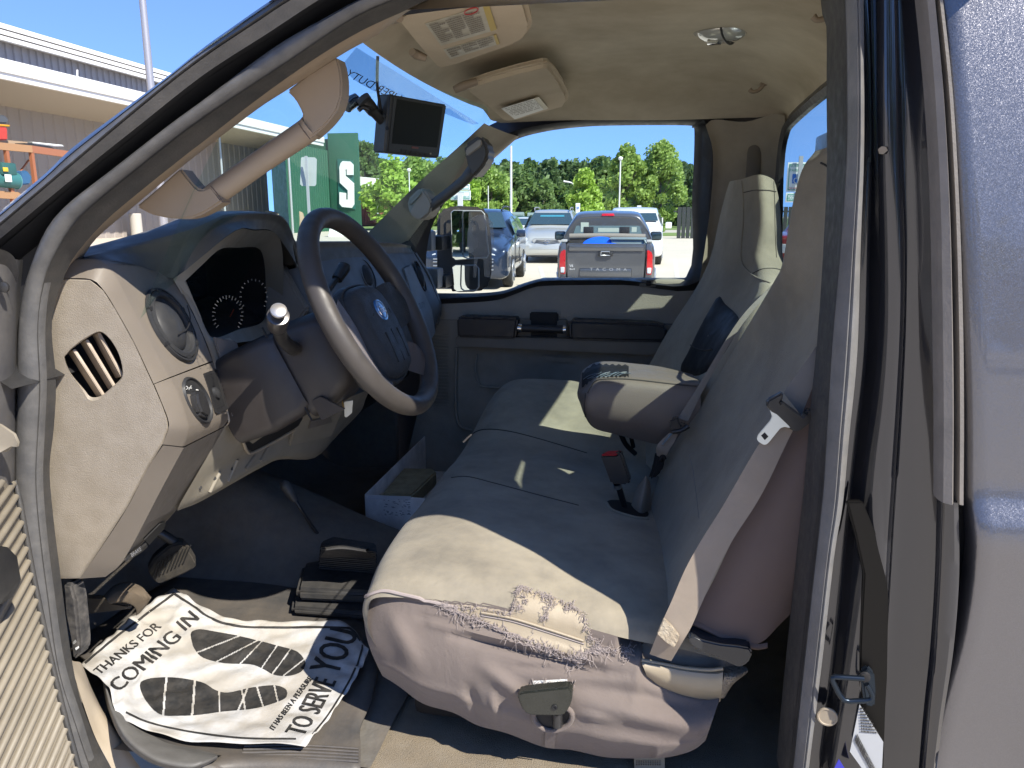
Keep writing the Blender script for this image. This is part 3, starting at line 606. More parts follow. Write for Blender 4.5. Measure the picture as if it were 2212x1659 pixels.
for a in (0.2, 1.1, 2.2, 3.3, 4.4, 5.5):
    q = (368 + .94 * (26.5 * math.cos(a) + 45 * math.sin(a)), 703 + .94 * (74.5 * math.cos(a) + 13 * math.sin(a)))
    link('vent_notch', box(on(F1, *q) + F1[1] * .004, (.006, .012, .006), frame(F1[1])), DARK, vent)
# ---- lower bezel with the lamp switch and dimmer
i2 = P3([(333,830,1.0),(348,866,1.0),(363,905,1.0),(364,926,1.0),(351,960,1.0)]); k2 = P3([(367,817,1.03),(386,852,1.03),(405,910,1.03),(407,932,1.03),(396,965,1.03)]); far2 = P3([(460,782,1.2),(475,830,1.2),(490,890,1.2),(492,906,1.2),(484,921,1.2)])
lo = band('switch_bezel', i2, k2, far2)
_h = hitter(lo); F2 = plane3(_h(400, 830), _h(425, 915), _h(470, 840))
sw = link('lamp_switch', disc(F2, (424,865), (13.5,46.5), (26.5,8), [(1.08,.001),(1.03,.005),(.98,.005),(.93,.0018),(.86,.0015),(.5,.0015),(.02,.0015)]), MATS['charcoal vent plastic'], lo)
link('switch_knob', plate(F2, [(404,852),(412,845),(420,850),(430,872),(437,893),(436,903),(428,906),(416,898),(408,876)], -.002, .014, .004), BLACK, sw)
link('switch_symbols', join(fit_text('O', on(F2, 398, 843, .0035), on(F2, 405, 841, .0035) - on(F2, 398, 843, .0035), on(F2, 397, 835, .0035) - on(F2, 398, 843, .0035)), fit_text('pE', on(F2, 407, 843, .0035), on(F2, 414, 841, .0035) - on(F2, 407, 843, .0035), on(F2, 406, 835, .0035) - on(F2, 407, 843, .0035)), disc(F2, (422,844), (2, 2), (3, 0), [(1, .0035), (.2, .004)], 10)), WHITE, sw)
dm = link('dimmer_slot', plate(F2, [(439,807),(467,797),(472,800),(493,880),(489,886),(468,894),(464,890)], .0005, .0015), BLACK, lo)
link('dimmer_recess', plate(F2, [(443,812),(465,804),(485,876),(468,884)], .0016, .0020), DARK, dm)
link('dimmer_wheel', disc(F2, (463,850), (4, 13), (6, 2), [(1, .001), (.9, .006), (.4, .009), (.05, .0095)], 20), MATS['charcoal vent plastic'], dm)
# ---- lower driver panels
i3 = P3([(352,962,1.0),(318,1014,1.0),(274,1098,1.0),(220,1181,1.0),(172,1250,1.0)]); k3 = P3([(397,967,1.03),(372,1013,1.03),(338,1077,1.03),(268,1208,1.03),(228,1246,1.03)]); far3 = P3([(484,923,1.2),(451,984,1.2),(384,1098,1.18),(322,1160,1.12),(262,1216,1.08)])
A_, B_, C_ = (resample(spline(q, 5), 24) for q in (i3, k3, far3))
link('lower_panel_band', grid([A_, L_(A_, B_, .95), B_], ang=60), TAUPE, D)
link('lower_panel', grid([B_, L_(B_, C_, .05), C_, [p + V(-.02, 0, 0) for p in C_]], ang=60), TAUPE_D, D)
bl = join(fit_text('BRAKE', P(284,1199,1.045), P(305,1186,1.06) - P(284,1199,1.045), P(282,1191,1.045) - P(284,1199,1.045)))
F3 = plane3(P(397,967,1.03), P(268,1208,1.03), P(384,1098,1.18))
bh = link('brake_release', plate(F3, [(276,1199),(304,1180),(313,1172),(316,1178),(300,1192),(268,1212)], .002, .006, .001), BLACK, D)
link('release_lettering', fit_text('BRAKE', on(F3, 284, 1203, .0065), on(F3, 305, 1188, .0065) - on(F3, 284, 1203, .0065), on(F3, 281, 1195, .0065) - on(F3, 284, 1203, .0065)), WHITE, bh)
link('release_pocket', plate(F3, [(310,1165),(345,1130),(356,1128),(352,1142),(320,1176)], .001, .003), DARK, D)
# knee panel between the bezel and the middle of the cab
link('knee_panel', surf([P3([(484,922,1.2),(545,878,1.27),(600,880,1.34),(650,872,1.42),(740,862,1.55),(800,840,1.7)]), P3([(462,962,1.2),(535,940,1.28),(590,925,1.36),(645,900,1.44),(735,880,1.57),(790,862,1.72)]), P3([(420,1034,1.17),(480,1010,1.26),(580,960,1.40),(640,930,1.48),(722,912,1.6),(778,890,1.76)]), P3([(384,1098,1.15),(436,1074,1.22),(566,1005,1.38),(610,986,1.45),(684,982,1.58),(735,934,1.72)]), P3([(392,1100,1.2),(440,1080,1.27),(560,1012,1.45),(606,992,1.5),(680,988,1.65),(730,940,1.8)])], 4, 4, ang=25), mat('olive beige knee panel', (.235, .21, .165), .6, bump=('noise', 700, .25, .0006), mott=(14, .5, (.17, .15, .12), .2)), D)
_h = hitter([o for o in D.children if o.name.startswith('knee_panel')][0])
link('column_cutout', pymesh([_h(a, b, .004) for a, b in ((508,926),(524,952),(531,968),(542,972),(590,948),(642,918),(652,900),(640,880),(600,885),(545,900))], [tuple(range(10))]), DARK, D)
link('cutout_rim', tube([_h(a, b, .004) for a, b in ((506,924),(522,952),(530,970),(542,975),(590,951),(643,921))], .003, 8, 3), BEIGE_D, D)
F5 = plane3(P(420,1034,1.17), P(580,960,1.40), P(566,1005,1.38))
for k, (a, b, c, d_) in enumerate(((452,1062,474,1020),(492,1040,512,992),(530,1014,550,985),(562,996,582,962))):
    link('knee_panel_rib', tube([_h(a, b, .001), _h((a + c) / 2, (b + d_) / 2, .001), _h(c, d_, .001)], .004, 8, 3), MATS['olive beige knee panel'], D)
for a, b in ((395,1075),(432,1053),(463,1033),(500,1012)): link('panel_dimple', lathe([(0, .0035), (.0008, .003)], _h(a, b, .0005), V(.5, -.7, .3), 12), DARK, D)
F6 = plane3(P(640,930,1.48), P(722,912,1.6), P(684,982,1.58))
link('access_cover', plate(F6, [(636,896),(738,880),(712,940),(620,962)], .003, .010, .003), MATS['olive beige knee panel'], D)
link('cover_latch', plate(F6, [(668,908),(712,897),(716,912),(664,926)], .010, .013, .002), TAUPE_D, D)
# ---- inner side of the bezel towards the steering column (beige, lit)
link('column_side_trim', rows_n([P3([(380,602,1.19),(424,690,1.2),(460,780,1.2),(492,905,1.2),(486,921,1.2)]), P3([(392,602,1.2),(452,735,1.22),(478,790,1.22),(512,880,1.22),(515,905,1.22)]), P3([(402,608,1.21),(456,729,1.24),(505,735,1.26),(541,842,1.26),(541,872,1.26)])], 24, 3), BEIGE_D, D)
F7 = plane3(P(478,790,1.22), P(512,880,1.22), P(505,735,1.26))
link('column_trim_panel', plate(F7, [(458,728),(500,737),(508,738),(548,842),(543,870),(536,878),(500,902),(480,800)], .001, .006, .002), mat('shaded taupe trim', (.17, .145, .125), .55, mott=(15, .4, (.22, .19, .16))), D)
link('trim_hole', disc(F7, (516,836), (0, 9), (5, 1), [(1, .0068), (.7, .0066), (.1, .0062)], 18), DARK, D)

# ---- instrument cluster
op = P3([(399,608,1.195),(437,572,1.23),(476,538,1.27),(515,535,1.40),(555,535,1.54),(569,556,1.59),(574,612,1.62),(571,690,1.62),(515,712,1.44),(457,728,1.25),(428,668,1.22)])
ot = P3([(374,603,1.185),(410,576,1.2),(508,499,1.30),(548,498,1.42),(585,499,1.525),(606,520,1.585),(612,600,1.62),(600,715,1.62),(530,738,1.44),(457,735,1.25),(420,680,1.21)])
n_ = 66
opr = resample(spline(op + [op[0]], 5), n_); otr = resample(spline(ot + [ot[0]], 5), n_)
link('cluster_hood_trim', grid([otr, L_(otr, opr, .5), opr, [p + V(-.006, 0, 0) for p in opr]], ang=30), mat('hood trim', (.22, .20, .165), .55, mott=(14, .4, (.27, .245, .2))), D)
bk = [p * 1.0 + V(-.13, (1.41 - p.y) * .12, (1.47 - p.z) * .12) for p in opr]
link('cluster_well', grid([opr, L_(opr, bk, .5), bk], ang=60), DARK, D)
clp = plane3(bk[0], bk[n_ // 3], bk[2 * n_ // 3])
cl = link('instrument_cluster', pymesh(bk[:-1], [tuple(range(n_ - 1))]), mat('cluster face', (.02, .026, .036), .25), D)
_hc = hitter(cl)
def gauge(c, r, nt, a0_, a1_, tick=.2, h=.002):
    ms = []
    for k in range(nt):
        a = a0_ + (a1_ - a0_) * k / (nt - 1); u1, v1 = c[0] + math.sin(a) * r * .8, c[1] - math.cos(a) * r
        l = 1 - tick * (1 if k % 2 == 0 else .6); u2, v2 = c[0] + math.sin(a) * r * .8 * l, c[1] - math.cos(a) * r * l
        ms.append(tube([_hc(u1, v1, h), _hc(u2, v2, h)], .0007, 5, 2, sp=False))
    return ms
marks = gauge((492,680), 42, 22, -2.3, 2.3) + gauge((548,640), 38, 16, -2.2, 2.2, .14)
for c in ((408,618),(428,608),(452,602)): marks += gauge(c, 12, 6, -1.2, 1.2, .25)
GM = mat('dim gauge printing', (.022, .024, .028), .7)
gm = link('gauge_markings', join(*marks), GM, cl)
def ctext(s, u, v, w_, h_):
    a = _hc(u, v, .003); return fit_text(s, a, _hc(u + w_, v + w_ * .22, .003) - a, _hc(u - 1, v - h_, .003) - a)
link('gauge_numerals', join(ctext('0', 478, 650, 4, 6), ctext('60', 489, 645, 9, 6), ctext('80', 508, 666, 8, 6), ctext('100', 513, 692, 10, 6), ctext('MPH', 485, 653, 10, 3.5), ctext('0 3 2 1', 462, 706, 26, 7), ctext('H', 426, 612, 3, 4), ctext('E', 450, 605, 3, 4)), GM, cl)
link('gauge_needle', tube([_hc(497, 684, .005), _hc(505, 668, .005)], .0012, 6, 2, sp=False), mat('orange needle', (.45, .06, .02), .5), cl)
# right-hand wall of the hood and wedge towards the centre stack
link('hood_side_wedge', prism(P3([(590,580,1.63),(606,572,1.64),(662,668,1.64),(640,700,1.63),(590,720,1.62),(572,690,1.62),(574,612,1.62)]), (0, .03, 0), .004), mat('wedge trim', (.20, .175, .15), .55, mott=(15, .4, (.17, .15, .13))), D)
link('hood_black_side', prism(P3([(604,500,1.59),(618,490,1.6),(630,520,1.63),(642,572,1.65),(606,574,1.64),(604,540,1.62)]), (0, .02, 0), .003), BLACK, D)
# ---- centre and passenger face
CF = [P3([(612,588,1.66),(641,578,1.67),(713,561,1.8),(790,554,2.0),(852,547,2.2),(893,545,2.38)]), P3([(640,650,1.66),(670,640,1.67),(742,625,1.8),(815,610,2.0),(878,600,2.2),(921,592,2.38)]), P3([(680,730,1.66),(705,720,1.67),(775,705,1.8),(848,690,2.0),(905,680,2.2),(943,640,2.38)]), P3([(690,800,1.66),(715,800,1.67),(785,785,1.8),(858,765,2.0),(900,745,2.2),(951,668,2.38)]), P3([(690,880,1.70),(715,870,1.71),(785,850,1.84),(850,820,2.02),(890,790,2.2),(934,722,2.38)])]
link('passenger_dash_face', surf(CF, 5, 4, ang=60), mat('blue grey dash face', (.10, .108, .115), .55, bump=('noise', 700, .25, .0006), mott=(10, .4, (.13, .13, .13))), D)
link('dash_passenger_end', prism(P3([(893,543,2.38),(925,592,2.38),(943,639,2.38),(951,660,2.38),(948,690,2.38),(932,722,2.38),(905,780,2.38),(840,760,2.38),(820,560,2.38)]), (0, .03, 0), .006), PAD, D)
F8 = plane3(CF[1][1], CF[1][3], CF[2][2]); F9 = plane3(CF[1][3], CF[1][5], CF[2][4])
def rvent(pl, c, A, B):
    v = link('air_vent', disc(pl, c, A, B, [(1.05,.003),(1,.008),(.95,.003),(.85,.005),(.80,.002),(.02,.002)]), BLACK, D)
    link('vent_ball', disc(pl, c, [q * .74 for q in A], [q * .74 for q in B], [(1,0),(.9,.008),(.5,.014),(.05,.016)]), MATS['charcoal vent plastic'], v); return v
rvent(F8, (668,608), (10,36), (15,3)); rvent(F8, (790,596), (10,32), (15,3)); rvent(F9, (905,598), (10,32), (6,2))
link('centre_stack_trim', plate(F8, [(640,580),(808,559),(845,640),(690,655)], .001, .004, .001), mat('stack trim', (.15, .16, .17), .45, mott=(10, .3, (.12, .12, .12))), D)
link('radio_display', plate(F8, [(724,592),(762,579),(770,588),(772,602),(738,616),(722,606)], .005, .007, .001), mat('pale display glass', (.24, .30, .36), .2, coat=1), D)
link('glovebox_lid', plate(F9, [(868,580),(885,572),(930,670),(938,720),(926,740),(905,700)], .002, .008, .003), mat('glovebox lid', (.16, .165, .165), .5, mott=(10, .3, (.13, .13, .13))), D)
a = on(F9, 906, 668, .009); link('lid_lettering', fit_text('DUTY', a, on(F9, 918, 664, .009) - a, on(F9, 904, 655, .009) - a), BLACK, D)
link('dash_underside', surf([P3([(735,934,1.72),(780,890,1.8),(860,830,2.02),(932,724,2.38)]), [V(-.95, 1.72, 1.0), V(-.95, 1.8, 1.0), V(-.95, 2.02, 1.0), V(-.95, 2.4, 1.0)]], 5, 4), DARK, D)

# ================================================================== STEERING COLUMN AND WHEEL
WC = P(808, 673, 1.29); TI = R(27); WN = V(math.cos(TI), 0, math.sin(TI)); WU = V(-math.sin(TI), 0, math.cos(TI))
def W(a, b, c=0): return WC + V(0, a, 0) + WU * b + WN * c
def rrect(a0_, a1_, b0_, b1_, c, r=.02, k=5):
    out = []
    for cx, cy, s in ((a1_ - r, b1_ - r, 0), (a0_ + r, b1_ - r, 1), (a0_ + r, b0_ + r, 2), (a1_ - r, b0_ + r, 3)):
        for i in range(k): t = (s + i / (k - 1)) * math.pi / 2; out.append(W(cx + r * math.cos(t), cy + r * math.sin(t), c))
    return out
SC = link('steering_column', join(
    grid([rrect(-.050,.05,-.085,.040,-.07,.03), rrect(-.060,.060,-.10,.045,-.085,.025), rrect(-.070,.070,-.118,.05,-.13,.022), rrect(-.072,.072,-.120,.05,-.165,.022)], closed_u=True, ang=40),
    grid([rrect(-.078,.078,-.098,.043,-.158,.02), rrect(-.088,.088,-.108,.048,-.175,.02), rrect(-.090,.090,-.112,.050,-.24,.02), rrect(-.086,.086,-.104,.048,-.31,.02)], closed_u=True, ang=40)), COLUMN, T)
link('column_seam', join(tube([W(-.0745,.06,-.166), W(-.0765,0,-.166), W(-.0765,-.12,-.166)], .0018, 6, 2, sp=False)), DARK, SC)
stalk = link('indicator_stalk', tube(P3([(634,752,1.21),(622,745,1.18),(608,728,1.15),(602,706,1.12),(601,690,1.10)]), [.013,.0115,.0105,.011,.014], seg=16), BLACK, SC)
link('stalk_collar', lathe([(0,.0135),(.004,.0155),(.022,.0165),(.03,.017),(.036,.0165),(.037,.0125)], P(599, 706, 1.095), P(602,671,1.06) - P(599,706,1.095), 32), mat('satin grey collar', (.09, .085, .085), .28, metal=.6), stalk)
link('stalk_button', lathe([(0,.0125),(.003,.012),(.0045,.009)], P(602,671,1.06) - (P(602,671,1.06) - P(599,706,1.095)).normalized() * .001, P(602,671,1.06) - P(599,706,1.095), 28), mat('satin silver', (.42, .40, .38), .3, metal=.7), stalk)
link('gear_lever', join(tube(P3([(690,665,1.40),(705,635,1.43),(722,610,1.46),(740,585,1.49)]), .006, 8), tube(P3([(728,603,1.47),(742,580,1.49),(745,572,1.495)]), [.011,.0135,.012], seg=14)), BLACK, SC)
link('ignition_surround', prism([W(-.076,-.128,-.15), W(-.076,-.09,-.15), W(-.076,-.09,-.13), W(-.076,-.128,-.10)], (0, .004, 0), .001), COLUMN, SC)
SW = link('steering_wheel', (lambda: grid([[W((.1815 + .0172 * math.cos(q)) * math.sin(t), (.1815 + .0172 * math.cos(q)) * math.cos(t), .0182 * math.sin(q)) for q in [2 * math.pi * i / 20 for i in range(20)]] for t in [2 * math.pi * j / 96 for j in range(96)]], closed_u=True, closed_v=True, ang=80))(), RIM, T)
# hub back cover, pad, spokes
link('hub_shell', grid([rrect(-.03,.03,-.06,.02,-.075,.02), rrect(-.075,.075,-.12,.045,-.06,.03), rrect(-.095,.095,-.135,.052,-.038,.03), rrect(-.092,.092,-.132,.050,-.024,.03)], closed_u=True, ang=60), LEATHER_D, SW)
def hubpad(s, h): return [W(a * s, (b + .035) * s - .035, h - .032) for a, b in PADO]
PADO = [(-.062,.046),(-.035,.053),(0,.055),(.035,.053),(.062,.046),(.080,.028),(.086,-.02),(.080,-.07),(.062,-.108),(.035,-.122),(0,-.126),(-.035,-.122),(-.062,-.108),(-.080,-.07),(-.086,-.02),(-.080,.028)]
pr = [spline(hubpad(s, h), 4, closed=True) for s, h in ((1.06,.004),(1.06,.014),(1.03,.020),(1.0,.021),(.99,.018),(.985,.018),(.97,.026),(.9,.034),(.72,.041),(.45,.044),(.15,.045),(.01,.045))]
pad_ = link('airbag_cover', grid(pr, closed_u=True, ang=45), LEATHER_D, SW)
em = link('blue_oval_emblem', grid([[W(.0 + r * .0165 * math.cos(t), -.003 + r * .0165 * math.sin(t), .0125 + h) for t in [2 * math.pi * k / 32 for k in range(32)]] for r, h in ((1.25,-.001),(1.2,.002),(1.0,.0025),(.98,.002),(.6,.003),(.01,.0034))], closed_u=True, ang=30), mat('blue enamel', (.05, .17, .38), .2, coat=1), pad_)
link('emblem_ring', grid([[W(.0 + r * .0165 * math.cos(t), -.003 + r * .0165 * math.sin(t), .0135 + h) for t in [2 * math.pi * k / 32 for k in range(32)]] for r, h in ((1.0,.0008),(.96,.0022),(.92,.0016))], closed_u=True), CHROME, em)
link('emblem_script', fit_text('Ford', W(-.0115, -.0092, .0162), V(0, .023, 0), WU * .013), WHITE, em)
for a, b0_, b1_ in ((-.03,-.042,-.098),(0,-.040,-.100),(.03,-.042,-.098)):
    link('pad_slot', tube([W(a, b0_, .0118), W(a, b1_, .0078)], .0026, 8, 2, sp=False), DARK, pad_)
for s in (-1, 1): link('horn_symbol', tube([W(s * .038 - .004, -.008, .0115), W(s * .038 + .004, -.004, .0115), W(s * .038 + .004, -.014, .0115)], .0007, 6, 2), DARK, pad_)
# left spoke with its grey leather skirt, right spoke, two lower spokes
LG = mat('grey leather spoke', (.16, .14, .14), .5, bump=('leather', 420, .7, .001), mott=(20, .4, (.2, .18, .17), .2))
link('spoke', surf([[W(-.165,.02,.006), W(-.13,.035,.004), W(-.09,.040,-.012), W(-.07,.035,-.02)], [W(-.168,-.01,.004), W(-.13,-.01,.008), W(-.09,-.01,-.006), W(-.075,-.01,-.012)], [W(-.160,-.06,.002), W(-.125,-.065,.004), W(-.09,-.07,-.008), W(-.068,-.06,-.014)], [W(-.135,-.115,-.002), W(-.10,-.115,.0), W(-.075,-.11,-.010), W(-.055,-.1,-.016)], [W(-.095,-.155,-.006), W(-.075,-.145,-.004), W(-.055,-.13,-.010), W(-.035,-.12,-.016)]], 4, 4), LG, SW)
link('spoke', surf([[W(.166,.03,.0), W(.12,.045,.004), W(.07,.04,-.02)], [W(.166,.0,.006), W(.12,.0,.0), W(.07,.0,-.012)], [W(.166,-.04,.0), W(.12,-.045,-.004), W(.07,-.05,-.02)]], 4, 4), LEATHER_D, SW)
link('spoke', surf([[W(.13,-.10,.0), W(.09,-.08,.006), W(.06,-.06,-.016)], [W(.115,-.12,.004), W(.08,-.105,-.002), W(.05,-.085,-.014)], [W(.09,-.15,.0), W(.055,-.13,-.006), W(.03,-.11,-.016)]], 4, 4), mat('brown spoke insert', (.085, .065, .055), .5), SW)
# key tag
kt = thing('key_tag', P(752, 862, 1.27), 'small white key tag on a brass bead chain below the steering column', 'key tag')
link('tag', prism(px([(743,868),(762,865),(760,892),(748,902),(744,900)], 1.27), (0, .002, 0), .0006), mat('ivory card', (.6, .6, .54), .5), kt)
link('bead_chain', join(*[lathe([(-.0014,.0004),(0,.0015),(.0014,.0004)], P(738 + .8 * k, 862 + 3.2 * k, 1.268), (0, 0, 1), 8) for k in range(7)]), BRASS, kt)
# ================================================================== BENCH SEAT
S = link('seat_frame', box((-.16, 1.72, .79), (.44, 1.15, .14), bev=.02), DARK, T)
def fold(x0, y0, x1, y1, w_, h):
    dx, dy = x1 - x0, y1 - y0; L2 = dx * dx + dy * dy
    def f(u, v):
        t = ((u - x0) * dx + (v - y0) * dy) / L2; tc = max(0, min(1, t)); d = math.hypot(u - x0 - tc * dx, v - y0 - tc * dy)
        return h * math.exp(-(d / w_) ** 2) * (math.sin(math.pi * (.1 + .8 * tc)) if 0 <= t <= 1 else math.exp(-(max(-t, t - 1) * 4) ** 2) * .3)
    return f
prof = [(-.36,.77),(-.42,.82),(-.458,.88),(-.474,.93),(-.468,.968),(-.44,.998),(-.39,1.013),(-.31,1.018),(-.2,1.008),(-.1,.994),(.0,.98),(.08,.965),(.16,.95)]
ys = [(1.072,-.028),(1.085,-.012),(1.11,0),(1.2,.006),(1.35,.0),(1.5,-.008),(1.62,-.006),(1.70,-.004),(1.80,-.008),(1.92,.006),(2.02,.035),(2.12,.062),(2.22,.074),(2.30,.07),(2.36,.04),(2.39,-.02)]
rows = []
for y, dz in ys:
    r = []
    for i, (x, z) in enumerate(prof):
        k = min(1, max(0, (i - 2) / 4)); xx = x + (.012 if y < 1.08 or y > 2.37 else 0) * (i < 5)
        xx += .058 * math.exp(-((y - 1.07) / .15) ** 2) * max(0, 1 - i / 9)
        if y < 1.12: z = max(z, .845 + .015 * i) if i < 3 else z; xx = xx + (.03, .012, 0)[i] if i < 3 else xx
        r.append(V(xx, y, z + dz * k + .004 * math.sin(x * 23 + y * 11) * k))
    rows.append(r)
cush = link('seat_cushion', surf(rows, 6, 6, ang=80), COVER, T)
top = [(786,1293),(828,1279),(869,1286),(946,1304),(1040,1327),(1150,1354),(1260,1386),(1366,1416),(1384,1420),(1394,1450),(1417,1476),(1451,1495),(1489,1509),(1527,1515),(1554,1512)]
bot = [(826,1460),(862,1483),(914,1520),(980,1540),(1032,1567),(1095,1584),(1175,1614),(1234,1620),(1303,1635),(1350,1638),(1395,1638),(1440,1636),(1480,1627),(1505,1616),(1524,1600)]
folds = [fold(930,1345,1310,1428,9,-.016), fold(980,1372,1300,1446,10,.014), fold(905,1330,1260,1420,8,.010), fold(1040,1440,1150,1520,16,-.012), fold(1240,1480,1500,1520,18,.010), fold(1250,1520,1500,1580,22,-.010), fold(1010,1480,1040,1560,12,.012), fold(1060,1500,1075,1570,10,-.010), fold(840,1330,900,1440,22,-.010), fold(1300,1560,1500,1600,16,.008), fold(1120,1440,1360,1455,9,.008), fold(1245,1540,1330,1560,8,-.008)]
tt = resample(spline([V(a, b, 0) for a, b in top], 6), 120); bb = resample(spline([V(a, b, 0) for a, b in bot], 6), 120)
rows = []; hcu = hitter(cush)
for i in range(34):
    t = i / 33; r = []
    for j in range(120):
        s = j / 119; q = tt[j].lerp(bb[j], t)
        q = q + V(-14 * math.sin(t * math.pi) * (1 - s) ** 4, 0, 0)
        Y = 1.074 - .034 * math.sin(min(1, t * 1.25 + .06) * math.pi * .62) + .035 * max(0, t - .82) / .18 * (1 if j < 100 else .5)
        Y += .04 * (1 - s) ** 10
        e = min(1, t * 5) * (1 if s < .97 else .4)
        Y += sum(f(q.x, q.y) for f in folds) * e
        r.append(P(q.x, q.y, Y))
    rows.append(r)
r0 = []
for j in range(120):
    q = None
    for dv_ in (3, 5, 8, 11, 15, 20, 26, 32):
        q = hcu(tt[j].x, tt[j].y - dv_, .0012, True)
        if q and q.y < 1.14: break
        q = None
    r0.append(q if q and tt[j].x < 1376 else rows[0][j] + V(0, .05, .006))
for j in range(120):
    if tt[j].x < 1376: rows[0][j] = rows[0][j].lerp(r0[j], .4)
skirt = link('seat_skirt', grid([r0] + rows + [[p + V(0, .02, .01) for p in rows[-1]]], ang=80), COVER_S, cush)
hs_ = hitter(cush, skirt)
def seam(name, pts, hf, r, m, parent, h=.0006, n=8):
    q = [hf(u.x, u.y, h) for u in spline([V(a, b, 0) for a, b in pts], n)]; q = [x for x in q if x]
    return link(name, tube(q, r, 6, 1, sp=False), m, parent)
SEAM = mat('seam shadow thread', (.05, .045, .042), .9)
seam('cushion_seam', [(1001,955),(1020,938),(1046,928),(1095,931),(1164,948),(1268,979)], hs_, .0015, SEAM, cush)
seam('cushion_seam', [(975,1032),(1010,1030),(1064,1043),(1150,1066),(1250,1092)], hs_, .0012, SEAM, cush)
seam('piping', [(788,1290),(828,1277),(869,1284),(946,1302),(990,1313)], hs_, .0028, FRAY, cush, h=.002)
seam('piping', [(1290,1393),(1330,1404),(1372,1417)], hs_, .0022, COVER_S, cush, h=.001)
# tear: bared tan vinyl with a ragged fringe
lowe = [(956,1309),(991,1323),(1043,1343),(1091,1368),(1130,1385),(1182,1402),(1227,1418),(1255,1420),(1282,1405),(1296,1396)]
uppe = [(956,1306),(1008,1307),(1060,1314),(1105,1322),(1118,1274),(1130,1268),(1164,1284),(1192,1290),(1227,1306),(1255,1320),(1268,1354),(1282,1385),(1296,1394)]
def fv(poly, u):
    for (a, b), (c, d) in zip(poly, poly[1:]):
        if min(a, c) <= u <= max(a, c) and a != c: return b + (d - b) * (u - a) / (c - a)
    return poly[-1][1]
rows = []
for k in range(70):
    u = 957 + (1295 - 957) * k / 69; a, b = fv(uppe, u), fv(lowe, u)
    jit = 1.6 * math.sin(k * 2.1) + 1.2 * math.sin(k * 5.3)
    r = [hs_(u, a + (b - a) * t / 12 + (jit if t == 12 else -jit * .7 if t == 0 else 0), .0016 if 0 < t < 12 else .0004) for t in range(13)]
    rows.append(r)
bare = link('bared_vinyl', grid(rows, ang=80), VINYL, cush)
seam('vinyl_piping', [(1040,1322),(1105,1334),(1180,1357),(1260,1383)], hs_, .0022, VINYL, bare, h=.003)
seam('vinyl_stitching', [(1040,1329),(1105,1341),(1180,1364),(1262,1390)], hs_, .0008, FRAY, bare, h=.003)
random.seed(11); fr = []
def strand(u, v, du, dv, L, curl=1.0, r=.0004):
    pts = []; a = math.atan2(dv, du) + random.uniform(-.7, .7) * curl; s = L / 5; h = .003
    for k in range(6):
        p = hs_(u, v, h)
        if p: pts.append(p)
        u += math.cos(a) * s; v += math.sin(a) * s; a += random.uniform(-.75, .75) * curl; h = .002 + random.uniform(0, .004)
    if len(pts) > 2: fr.append(tube(pts, [r, r, r * .6], 5, 2))
for poly, dv, cnt in ((lowe, -1, 300), (uppe, 1, 300)):
    for k in range(cnt):
        i = random.randrange(len(poly) - 1); t = random.random(); u = poly[i][0] + (poly[i+1][0] - poly[i][0]) * t; v = poly[i][1] + (poly[i+1][1] - poly[i][1]) * t
        strand(u, v + random.uniform(-3, 3), random.uniform(-.9, .9), dv * random.uniform(.2, 1), random.uniform(6, 17), 1.2)
for k in range(120):   # matted rope along the lower edge and loose tangles
    t = k / 119; i = min(len(lowe) - 2, int(t * (len(lowe) - 1))); tt_ = t * (len(lowe) - 1) - i
    u = lowe[i][0] + (lowe[i+1][0] - lowe[i][0]) * tt_; v = lowe[i][1] + (lowe[i+1][1] - lowe[i][1]) * tt_
    strand(u, v + random.uniform(-3.5, 3.5), 1, .35, random.uniform(12, 26), .35, .0005)
for cx_, cy_, s_, c_ in ((1028,1342,9,16),(1350,1412,13,34),(1322,1404,10,22),(1178,1330,9,26),(1188,1308,10,24),(1135,1296,7,16),(1225,1312,10,22),(1120,1310,7,16),(968,1318,9,14),(1292,1392,8,18)):
    for k in range(c_): strand(cx_ + random.gauss(0, s_ * .5), cy_ + random.gauss(0, s_ * .5), random.uniform(-1, 1), random.uniform(-1, 1), random.uniform(8, 18), 1.6)
for k in range(46):   # small tear above the lever
    u = 1147 + k * 2.1; strand(u, 1474 + random.uniform(-3, 3), random.uniform(-.3, .3), random.choice((-1, 1)), random.uniform(5, 13), .7)
for k in range(60):
    i = random.randrange(len(lowe) - 1); strand(lowe[i][0] + random.uniform(-6, 20), lowe[i][1] + random.uniform(-6, 4), random.uniform(-1, 1), random.uniform(.0, 1), random.uniform(24, 46), 1.5, .00045)
link('frayed_edge', join(*fr), FRAY, cush)
tb = [hs_(1226 + a, 1474 + b, .0015) for a, b in ((0, -3), (14, -2), (15, 5), (1, 5))]; link('small_hole', pymesh(tb, [(0, 1, 2, 3)]), DARK, cush)
link('tear_backing', pymesh([hs_(a, b, .0012) for a, b in ((1150,1470),(1225,1466),(1226,1478),(1152,1478))], [(0, 1, 2, 3)]), WHITE, cush)
